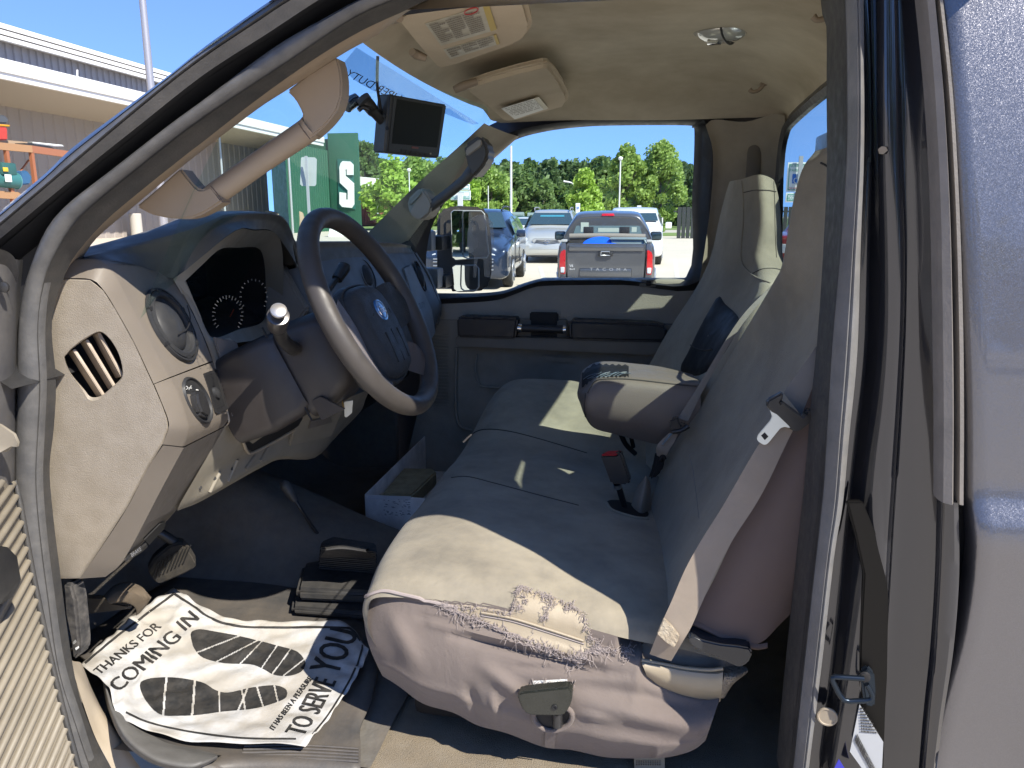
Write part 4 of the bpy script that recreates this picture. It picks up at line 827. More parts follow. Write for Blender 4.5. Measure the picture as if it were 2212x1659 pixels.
# recline lever on the skirt
hl = [hs_(1195 + 42 * math.cos(t), 1540 + (34 if math.sin(t) > 0 else 20) * math.sin(t), .002) for t in [2 * math.pi * k / 40 for k in range(40)]]
link('lever_opening', pymesh(hl + [hs_(1195, 1540, .002)], [(k, (k + 1) % 40, 40) for k in range(40)]), DARK, cush)
link('opening_hem', tube([p + V(0, -.002, 0) for p in hl] + [hl[0] + V(0, -.002, 0)], .0042, 8, 1, sp=False), COVER_S, cush)
ly = min(p.y for p in hl) - .004
lev = link('seat_lever', prism(px([(1117,1500),(1128,1495),(1157,1492),(1200,1487),(1226,1485),(1234,1490),(1237,1502),(1234,1520),(1223,1541),(1213,1548),(1144,1547),(1130,1538),(1119,1514)], ly - .022), (0, .02, 0), .006, 4), mat('olive black lever', (.018, .02, .016), .28, mott=(40, .4, (.035, .035, .03))), T)
link('lever_screw', lathe([(0,.0048),(.0014,.0042),(.0012,.002),(-.001,.0018)], P(1198,1528,ly - .0225), (0, -1, 0), 16), DARK, lev)
link('lever_stem', tube(px([(1204,1540),(1204,1568)], ly), .008, 8, 2, sp=False), BLACK, lev)
link('skirt_pull_tab', prism([hs_(a, b, .002) for a, b in ((1178,1574),(1204,1570),(1198,1612),(1176,1610))], (0, -.002, 0), .0008), COVER_S, cush)
# bared base at the belt cut-out
link('seat_base_vinyl', surf([P3([(1380,1400,1.10),(1420,1362,1.11),(1480,1352,1.11),(1540,1370,1.11),(1600,1392,1.11),(1622,1410,1.12)]), P3([(1384,1425,1.085),(1430,1428,1.085),(1480,1438,1.085),(1540,1444,1.085),(1570,1440,1.09),(1600,1440,1.11)])], 6, 4), mat('grubby seat base', (.21, .18, .145), .75, bump=('noise', 260, .5, .001), mott=(20, .6, (.13, .11, .09))), T)
link('base_bolster', rows_n([px([(1384,1424),(1430,1430),(1480,1440),(1540,1446),(1562,1443)], 1.085), px([(1386,1432),(1430,1440),(1480,1450),(1540,1456),(1562,1453)], 1.062), px([(1394,1452),(1430,1470),(1480,1484),(1530,1490),(1560,1486)], 1.060), px([(1400,1470),(1430,1494),(1480,1512),(1530,1520),(1556,1516)], 1.08)], 30, 4), VINYL, T)
link('bolster_piping', tube(px([(1386,1426),(1430,1434),(1480,1443),(1530,1447),(1562,1444)], 1.068), .0032, 8), VINYL, T)
link('exposed_foam', surf([P3([(1560,1442,1.09),(1585,1440,1.1),(1612,1440,1.12)]), P3([(1564,1462,1.065),(1590,1462,1.075),(1615,1452,1.11)]), P3([(1556,1490,1.07),(1574,1485,1.08),(1586,1476,1.11)]), P3([(1554,1508,1.085),(1564,1508,1.09),(1570,1498,1.11)])], 6, 6), mat('foam wadding', (.33, .28, .22), 1, bump=('noise', 160, 1, .008)), T)
link('recliner_handle', prism(px([(1484,1379),(1490,1375),(1499,1375),(1520,1384),(1556,1392),(1595,1396),(1620,1401),(1626,1412),(1616,1434),(1597,1443),(1575,1434),(1551,1420),(1520,1410),(1494,1396)], 1.03), (0, .05, 0), .016, 5), mat('glossy black handle', (.02, .022, .026), .25), T)

# ---- driver backrest
Rw = [
 [(1762,330,1.37),(1782,320,1.33),(1805,316,1.28),(1835,325,1.2),(1870,350,1.15),(1905,380,1.2)],
 [(1735,368,1.36),(1760,358,1.33),(1790,362,1.29),(1830,385,1.18),(1880,400,1.14),(1930,400,1.2)],
 [(1712,450,1.365),(1742,455,1.33),(1785,470,1.28),(1830,490,1.17),(1880,500,1.14),(1940,510,1.2)],
 [(1693,565,1.37),(1718,580,1.34),(1765,600,1.29),(1815,640,1.17),(1860,640,1.13),(1940,640,1.18)],
 [(1670,612,1.44),(1698,640,1.39),(1742,670,1.32),(1785,700,1.17),(1815,705,1.13),(1900,730,1.13)],
 [(1600,730,1.62),(1640,760,1.50),(1685,800,1.32),(1718,840,1.15),(1736,854,1.11),(1880,880,1.10)],
 [(1520,865,1.62),(1560,900,1.50),(1608,950,1.30),(1640,990,1.12),(1660,1000,1.09),(1850,1040,1.09)],
 [(1452,965,1.62),(1490,1010,1.50),(1530,1080,1.29),(1558,1145,1.11),(1576,1160,1.078),(1800,1190,1.08)],
 [(1412,1065,1.61),(1440,1110,1.48),(1467,1170,1.29),(1500,1240,1.12),(1524,1262,1.072),(1740,1290,1.08)],
 [(1409,1105,1.60),(1420,1155,1.46),(1430,1235,1.28),(1444,1312,1.13),(1478,1330,1.066),(1690,1345,1.08)],
 [(1409,1125,1.60),(1424,1180,1.46),(1436,1260,1.28),(1452,1335,1.14),(1490,1352,1.09),(1690,1360,1.10)]]
bk_rows = [P3(r) for r in Rw]
back = link('driver_backrest', surf([[r[0] + V(.06, -.01, 0)] + r[:5] + [r[4].lerp(r[5], .12)] for r in bk_rows], 6, 6, ang=80), COVER_B, T)
bfolds = [fold(1590,900,1570,1030,9,.006), fold(1640,840,1560,1000,14,-.005)]
hem = [(1482,1332,1.062),(1530,1354,1.055),(1563,1370,1.052),(1600,1382,1.052),(1635,1391,1.055),(1658,1388,1.06),(1690,1344,1.07),(1740,1270,1.08)]
kc = [[r[4], r[4].lerp(r[5], .35) + V(0, -.022, 0), r[4].lerp(r[5], .7) + V(0, -.018, 0), r[5]] for r in bk_rows[2:9]]
hm = P3(hem); kc.append([hm[0], hm[2], hm[4], hm[6]])
link('backrest_side', surf(kc, 6, 6, ang=80), KNIT, T)
link('side_hem', surf([[hm[0] + V(0,-.001,0), hm[1], hm[2], hm[3], hm[4], hm[5]], [p + V(0, -.003, -.006) for p in hm[:6]], [p + V(0, .004, -.012) for p in hm[:6]]], 5, 3), KNIT, T)
hb = hitter(back)
seam('backrest_seam', [(1774,352),(1790,362),(1803,384),(1808,420)], hb, .0016, SEAM, back)
seam('backrest_crease', [(1498,978),(1490,985),(1496,1010),(1503,1060),(1510,1120)], hb, .0008, mat('faded crease', (.24, .23, .22), .95), back, h=.0)
# ---- passenger backrest with headrest
Pw = [
 [(1588,396,2.22),(1602,387,2.04),(1638,377,1.97),(1668,386,1.99),(1676,400,2.06)],
 [(1575,425,2.24),(1605,430,2.02),(1645,432,1.95),(1678,425,1.99),(1684,440,2.06)],
 [(1562,469,2.25),(1605,480,2.02),(1645,480,1.94),(1680,480,1.98),(1688,490,2.06)],
 [(1545,540,2.26),(1601,545,2.00),(1640,550,1.93),(1684,550,1.97),(1692,560,2.05)],
 [(1524,590,2.30),(1612,582,1.96),(1655,590,1.86),(1700,600,1.90),(1712,610,2.0)],
 [(1500,632,2.32),(1602,640,1.90),(1650,624,1.75),(1710,650,1.76),(1740,660,1.8)],
 [(1446,715,2.33),(1530,740,1.92),(1612,706,1.66),(1690,770,1.66),(1730,780,1.7)],
 [(1405,788,2.33),(1475,840,1.92),(1556,815,1.64),(1650,860,1.64),(1700,870,1.7)],
 [(1365,860,2.33),(1425,930,1.92),(1490,930,1.64),(1590,960,1.64),(1650,970,1.7)],
 [(1330,920,2.33),(1385,990,1.92),(1440,1040,1.64),(1560,1060,1.64),(1600,1070,1.7)]]
pw = [P3(r) for r in Pw]
pback = link('passenger_backrest', surf([[r[0] + V(.12, .02, 0), r[0], r[0].lerp(r[1], .5) + V(-.02, 0, 0)] + r[1:] for r in pw], 6, 6, ang=80), COVER_B, T)
hp = hitter(pback)
seam('backrest_seam', [(1603,392),(1606,430),(1606,480),(1601,545),(1606,572),(1621,590),(1640,602),(1664,612)], hp, .0022, COVER_B, pback, h=.001)
seam('headrest_seam', [(1607,416),(1630,411),(1655,411),(1676,414)], hp, .0012, SEAM, pback)
seam('shoulder_seam', [(1624,592),(1645,582),(1670,580),(1690,584)], hp, .0012, SEAM, pback)
seam('stitching', [(1671,392),(1673,440),(1674,500),(1677,556)], hp, .0009, SEAM, pback)
vp = [(1554,640),(1566,656),(1590,678),(1598,700),(1580,738),(1556,775),(1528,802),(1500,812),(1470,800),(1486,765),(1512,710),(1540,660)]
vr = []
for f, h in ((1,.0),(.95,.004),(.8,.006),(.5,.007),(.02,.0075)): vr.append([hp(1535 + (a - 1535) * f, 728 + (b - 728) * f, h) for a, b in [(q.x, q.y) for q in spline([V(a, b, 0) for a, b in vp], 3, closed=True)]])
link('black_vinyl_patch', grid(vr, closed_u=True, ang=70), VINYL_K, pback)
seam('patch_seam', [(1497,748),(1512,756),(1530,760),(1545,758)], lambda u, v, h=0: hp(u, v, h + .008), .0012, SEAM, pback)
# ---- folding centre armrest
ar = [
 [(1252,868,1.70),(1264,900,1.65),(1284,925,1.64),(1329,938,1.64),(1385,952,1.64),(1440,962,1.64),(1520,955,1.64)],
 [(1248,858,1.69),(1262,880,1.62),(1285,898,1.612),(1330,905,1.61),(1388,915,1.61),(1445,925,1.61),(1520,925,1.61)],
 [(1247,848,1.69),(1263,855,1.62),(1287,858,1.608),(1330,860,1.605),(1390,868,1.605),(1450,876,1.605),(1515,880,1.605)],
 [(1249,838,1.70),(1268,836,1.64),(1291,826,1.62),(1330,822,1.618),(1373,824,1.618),(1452,832,1.618),(1512,837,1.618)],
 [(1251,826,1.72),(1264,818,1.68),(1292,808,1.67),(1332,804,1.67),(1378,806,1.67),(1445,814,1.67),(1510,824,1.67)],
 [(1253,814,1.76),(1262,804,1.74),(1288,792,1.75),(1326,790,1.75),(1370,794,1.75),(1436,802,1.75),(1502,816,1.75)],
 [(1254,812,1.80),(1258,802,1.82),(1284,785,1.84),(1320,783,1.84),(1359,787,1.84),(1425,795,1.84),(1490,812,1.84)],
 [(1254,830,1.80),(1256,830,1.85),(1276,820,1.87),(1310,830,1.87),(1350,840,1.87),(1410,850,1.87),(1480,870,1.87)]]
arm = link('centre_armrest', surf([P3(r) for r in ar], 6, 5, ang=80), VINYL_D, T)
ha = hitter(arm)
seam('armrest_seam', [(1270,850),(1276,838),(1290,822),(1330,819),(1373,821),(1452,830),(1505,835)], ha, .0016, SEAM, arm)
seam('armrest_seam', [(1266,850),(1263,875),(1265,900)], ha, .0014, SEAM, arm)
wp = []
for k in range(28):
    t = k / 27; u0, v0 = 1258 + 100 * t, 806 - 20 * min(1, t * 4) + 4 * t + 2 * math.sin(k * 1.7); v1 = 838 - 22 * min(1, t * 3.5) - 2 * t + 2.5 * math.sin(k * 2.6); wp.append([ha(u0, v0 + (v1 - v0) * s / 6, .0012) or ha(u0 + 4, v0 + 6, .0012) for s in range(7)])
link('worn_black_top', grid(wp, ang=70), VINYL_K, arm)
for k in range(9):
    a = 1275 + k * 9; seam('crack', [(a - 14, 820 - k * .8), (a, 812 - k * 1.0 + (k % 3) * 2), (a + 16, 808 - (k % 2) * 3)], ha, .0007, mat('crack edge', (.12, .15, .18), .4), arm, h=.0016)
link('armrest_bracket', join(tube(P3([(1340,935,1.72),(1352,960,1.74),(1372,980,1.76)]), .006), tube(P3([(1362,940,1.74),(1368,965,1.76)]), .005)), DARK, arm)

# ================================================================== BELTS AND BUCKLES
def ribbon(L, Rr, Ys, n_=40, th=.0014):
    a = resample(spline([P(x, y, z) for (x, y), z in zip(L, Ys)], 6), n_); b = resample(spline([P(x, y, z) for (x, y), z in zip(Rr, Ys)], 6), n_)
    return grid([[p + V(0, th, 0) for p in a], a, L_(a, b, .5, -.0012), b, [p + V(0, th, 0) for p in b]], ang=50)
bu = link('driver_belt', ribbon([(1806,668),(1788,708),(1746,774),(1708,826),(1693,850)], [(1840,640),(1793,740),(1777,780),(1756,835),(1731,898)], [1.10,1.095,1.085,1.075,1.07]), BELT_G, T)
link('belt_lap', ribbon([(1690,890),(1670,918),(1638,962),(1611,1007),(1559,1097),(1513,1170),(1479,1232),(1451,1298),(1436,1331),(1420,1370),(1403,1413)], [(1735,895),(1711,934),(1687,983),(1659,1042),(1628,1097),(1583,1166),(1545,1239),(1515,1305),(1494,1353),(1475,1386),(1450,1428)], [1.068,1.065,1.06,1.055,1.05,1.045,1.042,1.038,1.036,1.035,1.05], 70), BELT, bu)
link('belt_label', prism(px([(1434,1335),(1450,1350),(1468,1373),(1463,1388),(1456,1400),(1438,1388),(1419,1370)], 1.030), (0, .003, 0), .001), mat('frayed beige label', (.42, .36, .27), .9, bump=('noise', 200, 1, .003), mott=(60, .6, (.30, .22, .14))), bu)
lp = link('latch_plate', prism(px([(1692,847),(1659,865),(1655,875),(1660,884),(1668,890),(1711,931),(1718,934),(1727,933),(1758,908),(1763,900),(1760,890),(1752,884),(1740,886),(1741,897),(1732,901),(1687,869),(1693,858)], 1.052), (0, .014, 0), .004, 3), BLACK, T)
link('latch_slot_bar', prism(px([(1690,866),(1735,900),(1742,893),(1750,898),(1736,912),(1684,874)], 1.046), (0, .008, 0), .002), BLACK, lp)
tg = prism(px([(1663,886),(1668,899),(1664,908),(1637,940),(1635,948),(1638,954),(1649,961),(1655,961),(1661,956),(1686,925),(1696,922),(1711,927),(1690,900)], 1.054), (0, .003, 0), .0008)
link('latch_tongue', tg, STEEL, lp); link('tongue_hole', prism(px([(1644,941),(1652,934),(1660,943),(1652,951)], 1.0536), (0, .001, 0)), DARK, lp)
cb = link('centre_belt', ribbon([(1700,575),(1671,612),(1597,690),(1513,826),(1465,903)], [(1705,590),(1683,612),(1607,696),(1530,823),(1486,910)], [1.70,1.62,1.585,1.57,1.56]), BELT_G, T)
link('belt_latch', join(prism(px([(1448,907),(1464,900),(1472,918),(1484,915),(1487,922),(1472,934),(1450,936),(1446,925)], 1.54), (0, .014, 0), .004), tube(px([(1452,933),(1470,930),(1488,920)], 1.54), .005)), BLACK, cb)
link('belt_tail', ribbon([(1446,935),(1430,950),(1417,966),(1419,984)], [(1466,934),(1458,952),(1444,975),(1438,992)], [1.56,1.555,1.55,1.56], 16), BELT, cb)
link('tail_clip', join(prism(px([(1416,978),(1440,975),(1436,1000),(1430,1020),(1412,1036),(1400,1038),(1410,1010)], 1.56), (0, .02, 0), .006), tube(px([(1424,995),(1432,985),(1436,992)], 1.555), .004)), VINYL_K, cb)
link('belt_boot', surf([P3([(1390,1034,1.57),(1396,1028,1.56),(1404,1040,1.57)]), P3([(1372,1062,1.57),(1392,1058,1.54),(1407,1064,1.57)]), P3([(1363,1095,1.57),(1385,1092,1.53),(1407,1090,1.57)]), P3([(1366,1111,1.57),(1385,1118,1.545),(1402,1114,1.57)])], 5, 5), BELT, cb)
link('tongue_edge', tube(px([(1431,961),(1451,937)], 1.545), .002, 6, 2, sp=False), STEEL, cb)
bx = link('belt_buckle', prism(px([(1297,984),(1331,982),(1341,975),(1364,1040),(1355,1048),(1320,1046)], 1.52), (0, .022, 0), .004), BLACK, T)
link('release_button', prism(P3([(1299,982,1.517),(1313,974,1.54),(1341,973,1.54),(1331,982,1.517)]), V(0, .001, -.003), .0008), REDP, bx)
link('buckle_stem', tube(P3([(1335,1046,1.53),(1342,1070,1.54),(1352,1104,1.56)]), .0065, 8), DARK, bx)
link('stem_ferrule', tube(P3([(1333,1046,1.528),(1335,1054,1.53)]), .0085, 8, 2, sp=False), STEEL, bx)
sl_ = [hs_(1355 + 46 * math.cos(t), 1100 + 15 * math.sin(t) + 12 * math.cos(t), .0015) for t in [2 * math.pi * k / 30 for k in range(30)]]
link('buckle_opening', pymesh(sl_ + [hs_(1355, 1100, .0015)], [(k, (k + 1) % 30, 30) for k in range(30)]), DARK, cush)
link('opening_rim', tube([hs_(a, b, .002) for a, b in ((1310,1088),(1320,1102),(1345,1112),(1375,1120),(1400,1122))], .003, 8), COVER, cush)
# ================================================================== VISORS, LIGHT, HOOKS, PASSENGER SIDE
STK = mat('yellowed sticker', (.52, .49, .40), .5, mott=(30, .5, (.40, .33, .22), .2)); YEL = mat('faded yellow band', (.50, .36, .08), .5); PRT = mat('faded sticker print', (.24, .20, .16), .6)
def slabpx(pts, th, bev): return prism(pts, V(0, 0, th), bev, 3)
dv = link('sun_visor', prism([PZ(a, b, 1.868) for a, b in [(854,44),(862,36),(873,30),(1000,-20),(1120,-40),(1136,0),(1149,52),(1147,68),(1136,84),(1112,97),(1000,136),(954,148),(938,143),(926,130)]], (0, 0, .018), .007, 4), VISOR, T)
def vtext(pl_z, TL, TR, BR, BL, nrow, ncol, seed):
    random.seed(seed); ms = []
    Q = [PZ(*p, pl_z) for p in (TL, TR, BR, BL)]
    def at(s, t): return (Q[0].lerp(Q[1], s)).lerp(Q[3].lerp(Q[2], s), t)
    for c in range(ncol):
        s0, s1 = .05 + c * .9 / ncol, .05 + (c + .9) * .9 / ncol
        for r in range(nrow):
            t0 = .08 + r * .84 / nrow; t1 = t0 + .42 / nrow; s = s0; e = s1 if random.random() > .25 else s0 + (s1 - s0) * .6
            while s < e:
                l = min(random.uniform(.008, .035), e - s); ms.append(pymesh([at(s, t0), at(s + l, t0), at(s + l, t1), at(s, t1)], [(0, 1, 2, 3)])); s += l + .007
    return join(*ms)
def sticker_on(parent, z, pts, yel, seed, nr, nc):
    s = link('warning_label', slabpx([PZ(a, b, z) for a, b in pts], .001, 0), STK, parent)
    if yel: link('label_band', slabpx([PZ(a, b, z - .0012) for a, b in yel], .0008, 0), YEL, s)
    link('label_print', vtext(z - .0014, *pts, nr, nc, seed), PRT, s); return s
s1 = sticker_on(dv, 1.8665, [(918,52),(1043,14),(1060,68),(953,99)], [(1043,14),(1056,10),(1073,64),(1060,68)], 4, 11, 3)
link('label_symbol', tube([PZ(1018 + 15 * math.cos(t), 24 + 6 * math.sin(t) - 2 * math.cos(t) * 2, 1.8648) for t in [2 * math.pi * k / 24 for k in range(25)]] , .0008, 5, 1, sp=False), REDP, s1)
sticker_on(dv, 1.8665, [(958,108),(1072,75),(1079,95),(973,128)], [(1066,77),(1072,75),(1079,95),(1073,97)], 5, 4, 3)
link('visor_clip', tube([PZ(921, 126, 1.862), PZ(900, 118, 1.868), PZ(890, 112, 1.87)], [.006, .009, .007], 10), BEIGE_S, dv)
link('visor_clip', tube([PZ(862, 38, 1.862), PZ(848, 40, 1.868)], [.007, .008], 10), BEIGE_S, dv)
pvp = P3([(1003,199,1.82),(1009,191,1.80),(1060,174,1.80),(1120,157,1.80),(1175,144,1.80),(1190,147,1.82),(1200,158,1.88),(1215,182,2.0),(1227,206,2.16),(1228,220,2.22),(1219,230,2.27),(1170,248,2.28),(1120,259,2.28),(1092,263,2.28),(1080,256,2.24),(1050,232,2.08),(1022,212,1.92)])
pv = link('sun_visor', prism(pvp, (0, 0, .022), .009, 4), VISOR, T)
VP = plane3(pvp[1], pvp[5], pvp[12])
def stp(pl, pts, h0, h1): return prism([on(pl, a, b, h0) for a, b in pts], pl[1] * (h1 - h0))
ps = link('warning_label', stp(VP, [(1083,234),(1164,209),(1184,233),(1112,257)], .001, .0022), mat('white label', (.66, .65, .60), .5), pv)
link('label_band', stp(VP, [(1154,212),(1164,209),(1184,233),(1174,236)], .0023, .003), mat('pale band', (.50, .44, .28), .5), ps)
ms = []; random.seed(9)
for r in range(7):
    for c in range(26):
        if random.random() < .22: continue
        t, s = .1 + r * .11, .06 + c * .031
        A = lambda s, t: on(VP, 1083 + 81 * s + 27 * t, 234 - 25 * s + 23 * t, .003)
        ms.append(pymesh([A(s, t), A(s + .022, t), A(s + .022, t + .045), A(s, t + .045)], [(0, 1, 2, 3)]))
link('label_print', join(*ms), PRT, ps)
link('visor_pivot', tube(P3([(982,194,1.78),(1000,186,1.78),(1030,176,1.79)]), [.008,.010,.008], 12), BEIGE_S, pv)
hl_ = hitter(liner)
c0 = hl_(1560, 70, 0); nn = V(0, 0, -1)
CLEAR = mat('clear lamp lens', (.55, .55, .50), .12, coat=1, spec=.8, metal=.25)
dome = link('dome_lamp', lathe([(0,.054),(.004,.053),(.012,.046),(.018,.034),(.0205,.018),(.021,.002)], c0 + V(0,0,.002), (0, 0, -1), 36), CLEAR, T)
link('lamp_base', lathe([(0,.060),(.003,.059),(.005,.054)], c0 + V(0, 0, .003), (0, 0, -1), 36), mat('lamp base', (.27, .235, .17), .6), dome)
link('lamp_divider', tube([c0 + V(.055 * math.sin(a) * .35, .055 * math.sin(a) , -.021 * math.cos(a)) + V(.012,0,0) for a in (-1.45,-.9,-.4,0,.4,.9,1.45)], .0022, 8), BLACK, dome)
link('lamp_switch_pad', box(c0 + V(-.02, -.005, -.019), (.022, .016, .004), bev=.002), mat('ivory switch', (.5, .48, .4), .4), dome)
link('lamp_reflector', box(c0 + V(-.014, .018, -.018), (.03, .018, .004), bev=.002), CHROME, dome)
def hook(u, v, s=1):
    c = hl_(u, v, 0) if hl_(u, v, 0) else P(u, v, 1.3)
    h = link('coat_hook', join(box(c + V(.012, 0, -.002), (.03 * s, .018 * s, .008), bev=.003), tube([c + V(.008, 0, 0), c + V(-.004, 0, -.016 * s), c + V(-.02 * s, 0, -.02 * s), c + V(-.028 * s, 0, -.014 * s)], [.006 * s, .005 * s, .005 * s, .006 * s], 8)), BEIGE_S, T); return h
hook(1644, 180); hook(1796, 14)

# ---- monitor hanging in the windscreen
hw = hitter(wscreen)
MB_ = mat('monitor case', (.03, .031, .033), .42, bump=('noise', 700, .2, .0005), mott=(30, .4, (.07, .07, .07)))
mo = thing('dash_monitor', P(890, 342, 1.66), 'small black monitor with a blank screen hanging in the windscreen', 'monitor')
mf = P3([(841,203,1.60),(966,226,1.70),(949,342,1.70),(830,330,1.60)]); mn = (mf[1] - mf[0]).cross(mf[3] - mf[0]).normalized(); mn = mn if mn.y < 0 else -mn
link('case', prism(mf, -mn * .030 + V(-.012, 0, 0), .003, 3), MB_, mo)
MPl = (mf[0], mn)
link('bezel', plate(MPl, [(850,208),(962,229),(945,337),(838,327)], .0005, .002, .0005), mat('monitor bezel', (.03, .031, .033), .35), mo)
scr = link('screen', plate(MPl, [(858,214),(956,231),(944,319),(846,310)], .0024, .0030), mat('blank screen', (.004, .005, .004), .35, spec=.25), mo)
bt = []
for k in range(6): u0 = 866 + k * 10.2; v0 = 322 + k * 1.7; bt.append(plate(MPl, [(u0, v0), (u0 + 8.6, v0 + 1.4), (u0 + 7.8, v0 + 8.6), (u0 - .8, v0 + 7.2)], .0022, .004, .0006))
link('button', join(*bt), BLACK, mo)
link('brand_plate', plate(MPl, [(890,316),(904,318),(903,322),(889,320)], .0024, .0030), mat('dim red plate', (.16, .05, .045), .4), mo)
for a, b in ((833, 250), (839, 277)): link('side_screw', lathe([(0,.0042),(.002,.004),(.0022,.0015)], P(a - 2, b, 1.592), (-.3, -1, 0), 12), DARK, mo)
link('sensor', lathe([(0,.002),(.001,.0018)], on(MPl, 930, 332, .0024), mn, 10), mat('pale sensor', (.3, .28, .22), .4), mo)
arm_ = link('ball_arm', join(tube(P3([(828,262,1.62),(812,246,1.60),(802,236,1.59)]), [.012,.011,.012], 12), tube(P3([(806,240,1.60),(795,226,1.58),(783,218,1.575)]), [.013,.014,.015], 14), tube(P3([(777,224,1.57),(800,238,1.575)]), [.005,.004], 8)), BLACK, mo)
link('arm_clamp', tube(P3([(797,236,1.57),(784,231,1.565),(774,238,1.56)]), [.006,.0055,.005], 10), BLACK, arm_)
link('arm_tip', tube(P3([(772,214,1.57),(758,222,1.56),(748,232,1.55)]), [.0125,.0135,.012], 16), mat('dark glossy tip', (.02, .024, .026), .18, coat=.8), arm_)
link('ball_ring', tube(P3([(773,209,1.565),(775,216,1.56),(777,222,1.56)]), .003, 8), CHROME, arm_)
link('knurl', tube(P3([(783,211,1.56),(790,220,1.56)]), [.0145,.0145], 14), mat('knurled grip', (.06, .065, .07), .6, bump=('weave', 900, 1, .001)), arm_)
link('power_cable', tube(P3([(816,121,1.58),(815,150,1.585),(815,185,1.59),(819,215,1.60),(824,245,1.61),(829,262,1.62)]), .0032, 8), DARK, mo)

# ---- lettering and dotted band on the windscreen
def strip_on(hf, outer, inner, n_=60, m_=5, h=-.002):
    a = resample(spline([V(x, y, 0) for x, y in outer], 6), n_); b = resample(spline([V(x, y, 0) for x, y in inner], 6), n_); rows = []
    for k in range(m_): r = [hf(p.lerp(q, k / (m_ - 1)).x, p.lerp(q, k / (m_ - 1)).y, h) for p, q in zip(a, b)]; rows.append(r)
    ok = [j for j in range(n_) if all(r[j] for r in rows)]
    return grid([[r[j] for j in ok] for r in rows]) if len(ok) > 4 else None
db = strip_on(hw, [(772,104),(800,122),(850,152),(900,183),(950,215),(1000,246),(1036,268)], [(742,140),(760,168),(790,188),(840,212),(900,226),(960,246),(1022,270)])
if db: link('dotted_sunband', db, DOTS, wscreen)
me = text_mesh('SUPER DUTY', 1, .012); xs = [v.co.x for v in me.vertices]; ymax = max(v.co.y for v in me.vertices)
for v in me.vertices:
    s = (v.co.x - min(xs)) / (max(xs) - min(xs)); t = v.co.y / ymax
    # reads correctly from outside: S at the right, Y at the left, seen mirrored from the cab
    u0 = 866 + (741 - 866) * s + 12 * t; v0 = 223 + (160 - 223) * s - 13 * t
    q = hw(u0, v0, .003); v.co = q if q else P(u0, v0, 1.5)
link('windscreen_lettering', me, mat('dark frit lettering', (.03, .05, .09), .5), wscreen)
# ---- passenger windscreen pillar trim and its grab handle
G_T = mat('grey beige pillar trim', (.40, .345, .27), .6, bump=('noise', 700, .25, .0006), mott=(9, .5, (.30, .26, .20), .2))
link('passenger_pillar_trim', rows_n([px([(1046,266,2.30),(984,323,2.30),(907,392,2.30),(807,491,2.30),(780,520,2.30)], 1), px([(1058,272,2.33),(1000,328,2.33),(925,398,2.33),(830,494,2.33),(806,524,2.33)], 1), px([(1092,286,2.40),(1036,350,2.40),(968,420,2.40),(890,480,2.40),(858,528,2.40)], 1), px([(1118,294,2.43),(1062,342,2.43),(1000,400,2.43),(925,462,2.43),(880,520,2.43)], 1), px([(1120,296,2.46),(1064,346,2.46),(1002,404,2.46),(928,466,2.46),(882,530,2.46)], 1)], 30, 4, ang=60), G_T, T)
pgh = link('passenger_grab_handle', tube(P3([(1030,352,2.28),(1014,376,2.26),(1000,392,2.26),(960,424,2.26),(925,450,2.26),(915,458,2.27)]), [.018,.017,.0155,.0155,.016], 14), mat('handle dark grey', (.085, .078, .068), .5), T)
link('handle_mount', prism(px([(1002,312),(1020,300),(1036,291),(1046,300),(1054,318),(1056,335),(1050,352),(1040,366),(1022,385),(1012,376),(1010,352),(1002,330)], 2.24), (0, .10, 0), .014, 4), MATS['handle dark grey'], pgh)
link('mount_cover', prism(px([(1006,322),(1034,300),(1042,303),(1040,316),(1010,338),(1005,334)], 2.236), (0, .006, 0), .003), G_T, pgh)
link('handle_mount', prism(px([(879,432),(888,422),(906,406),(914,407),(930,430),(934,444),(928,462),(912,475),(902,476),(884,462)], 2.24), (0, .10, 0), .012, 4), mat('pale mount', (.33, .29, .22), .6), pgh)
link('mount_cover', prism(px([(882,436),(906,411),(912,416),(908,424),(886,446)], 2.236), (0, .006, 0), .003), mat('pale mount cover', (.29, .255, .195), .6), pgh)
# ---- passenger door
wi = [(945,633),(928,630),(921,600),(922,540),(938,478),(985,405),(1060,340),(1112,303),(1180,284),(1262,274),(1350,271),(1480,271),(1495,276),(1500,292),(1495,420),(1482,598),(1340,600),(1190,601),(1150,606),(1112,620),(1080,629),(1030,633)]
wo = [(944,646),(890,648),(862,620),(866,520),(905,462),(958,396),(1040,322),(1098,288),(1168,270),(1264,260),(1350,257),(1500,256),(1524,266),(1538,300),(1532,420),(1512,606),(1340,605),(1192,606),(1154,611),(1115,625),(1083,635),(1030,641)]
def loopres(l, Y, n_=110): q = [P(a, b, Y) for a, b in l]; return spline(q, 5, closed=True)
PD = link('passenger_door', rows_n([px([(925,634),(1050,637),(1092,628),(1130,612),(1170,603),(1210,601),(1340,600),(1484,600)], 2.50), px([(925,638),(1050,641),(1092,632),(1130,616),(1170,607),(1210,604),(1340,603),(1490,603)], 2.465), px([(930,650),(1056,650),(1098,642),(1138,626),(1180,615),(1230,611),(1350,610),(1505,611)], 2.452), px([(935,672),(1060,676),(1110,672),(1150,665),(1190,660),(1240,658),(1350,658),(1550,664)], 2.446), px([(940,690),(1060,692),(1110,692),(1150,692),(1190,692),(1240,694),(1350,696),(1560,702)], 2.442)], 60, 4, ang=50), DOORP, T)
link('window_frame', grid([loopres(wo, 2.43), L_(loopres(wo, 2.43), loopres(wi, 2.47), .5, -.01), loopres(wi, 2.465), loopres(wi, 2.52)], closed_u=True, ang=50), BLACK, PD)
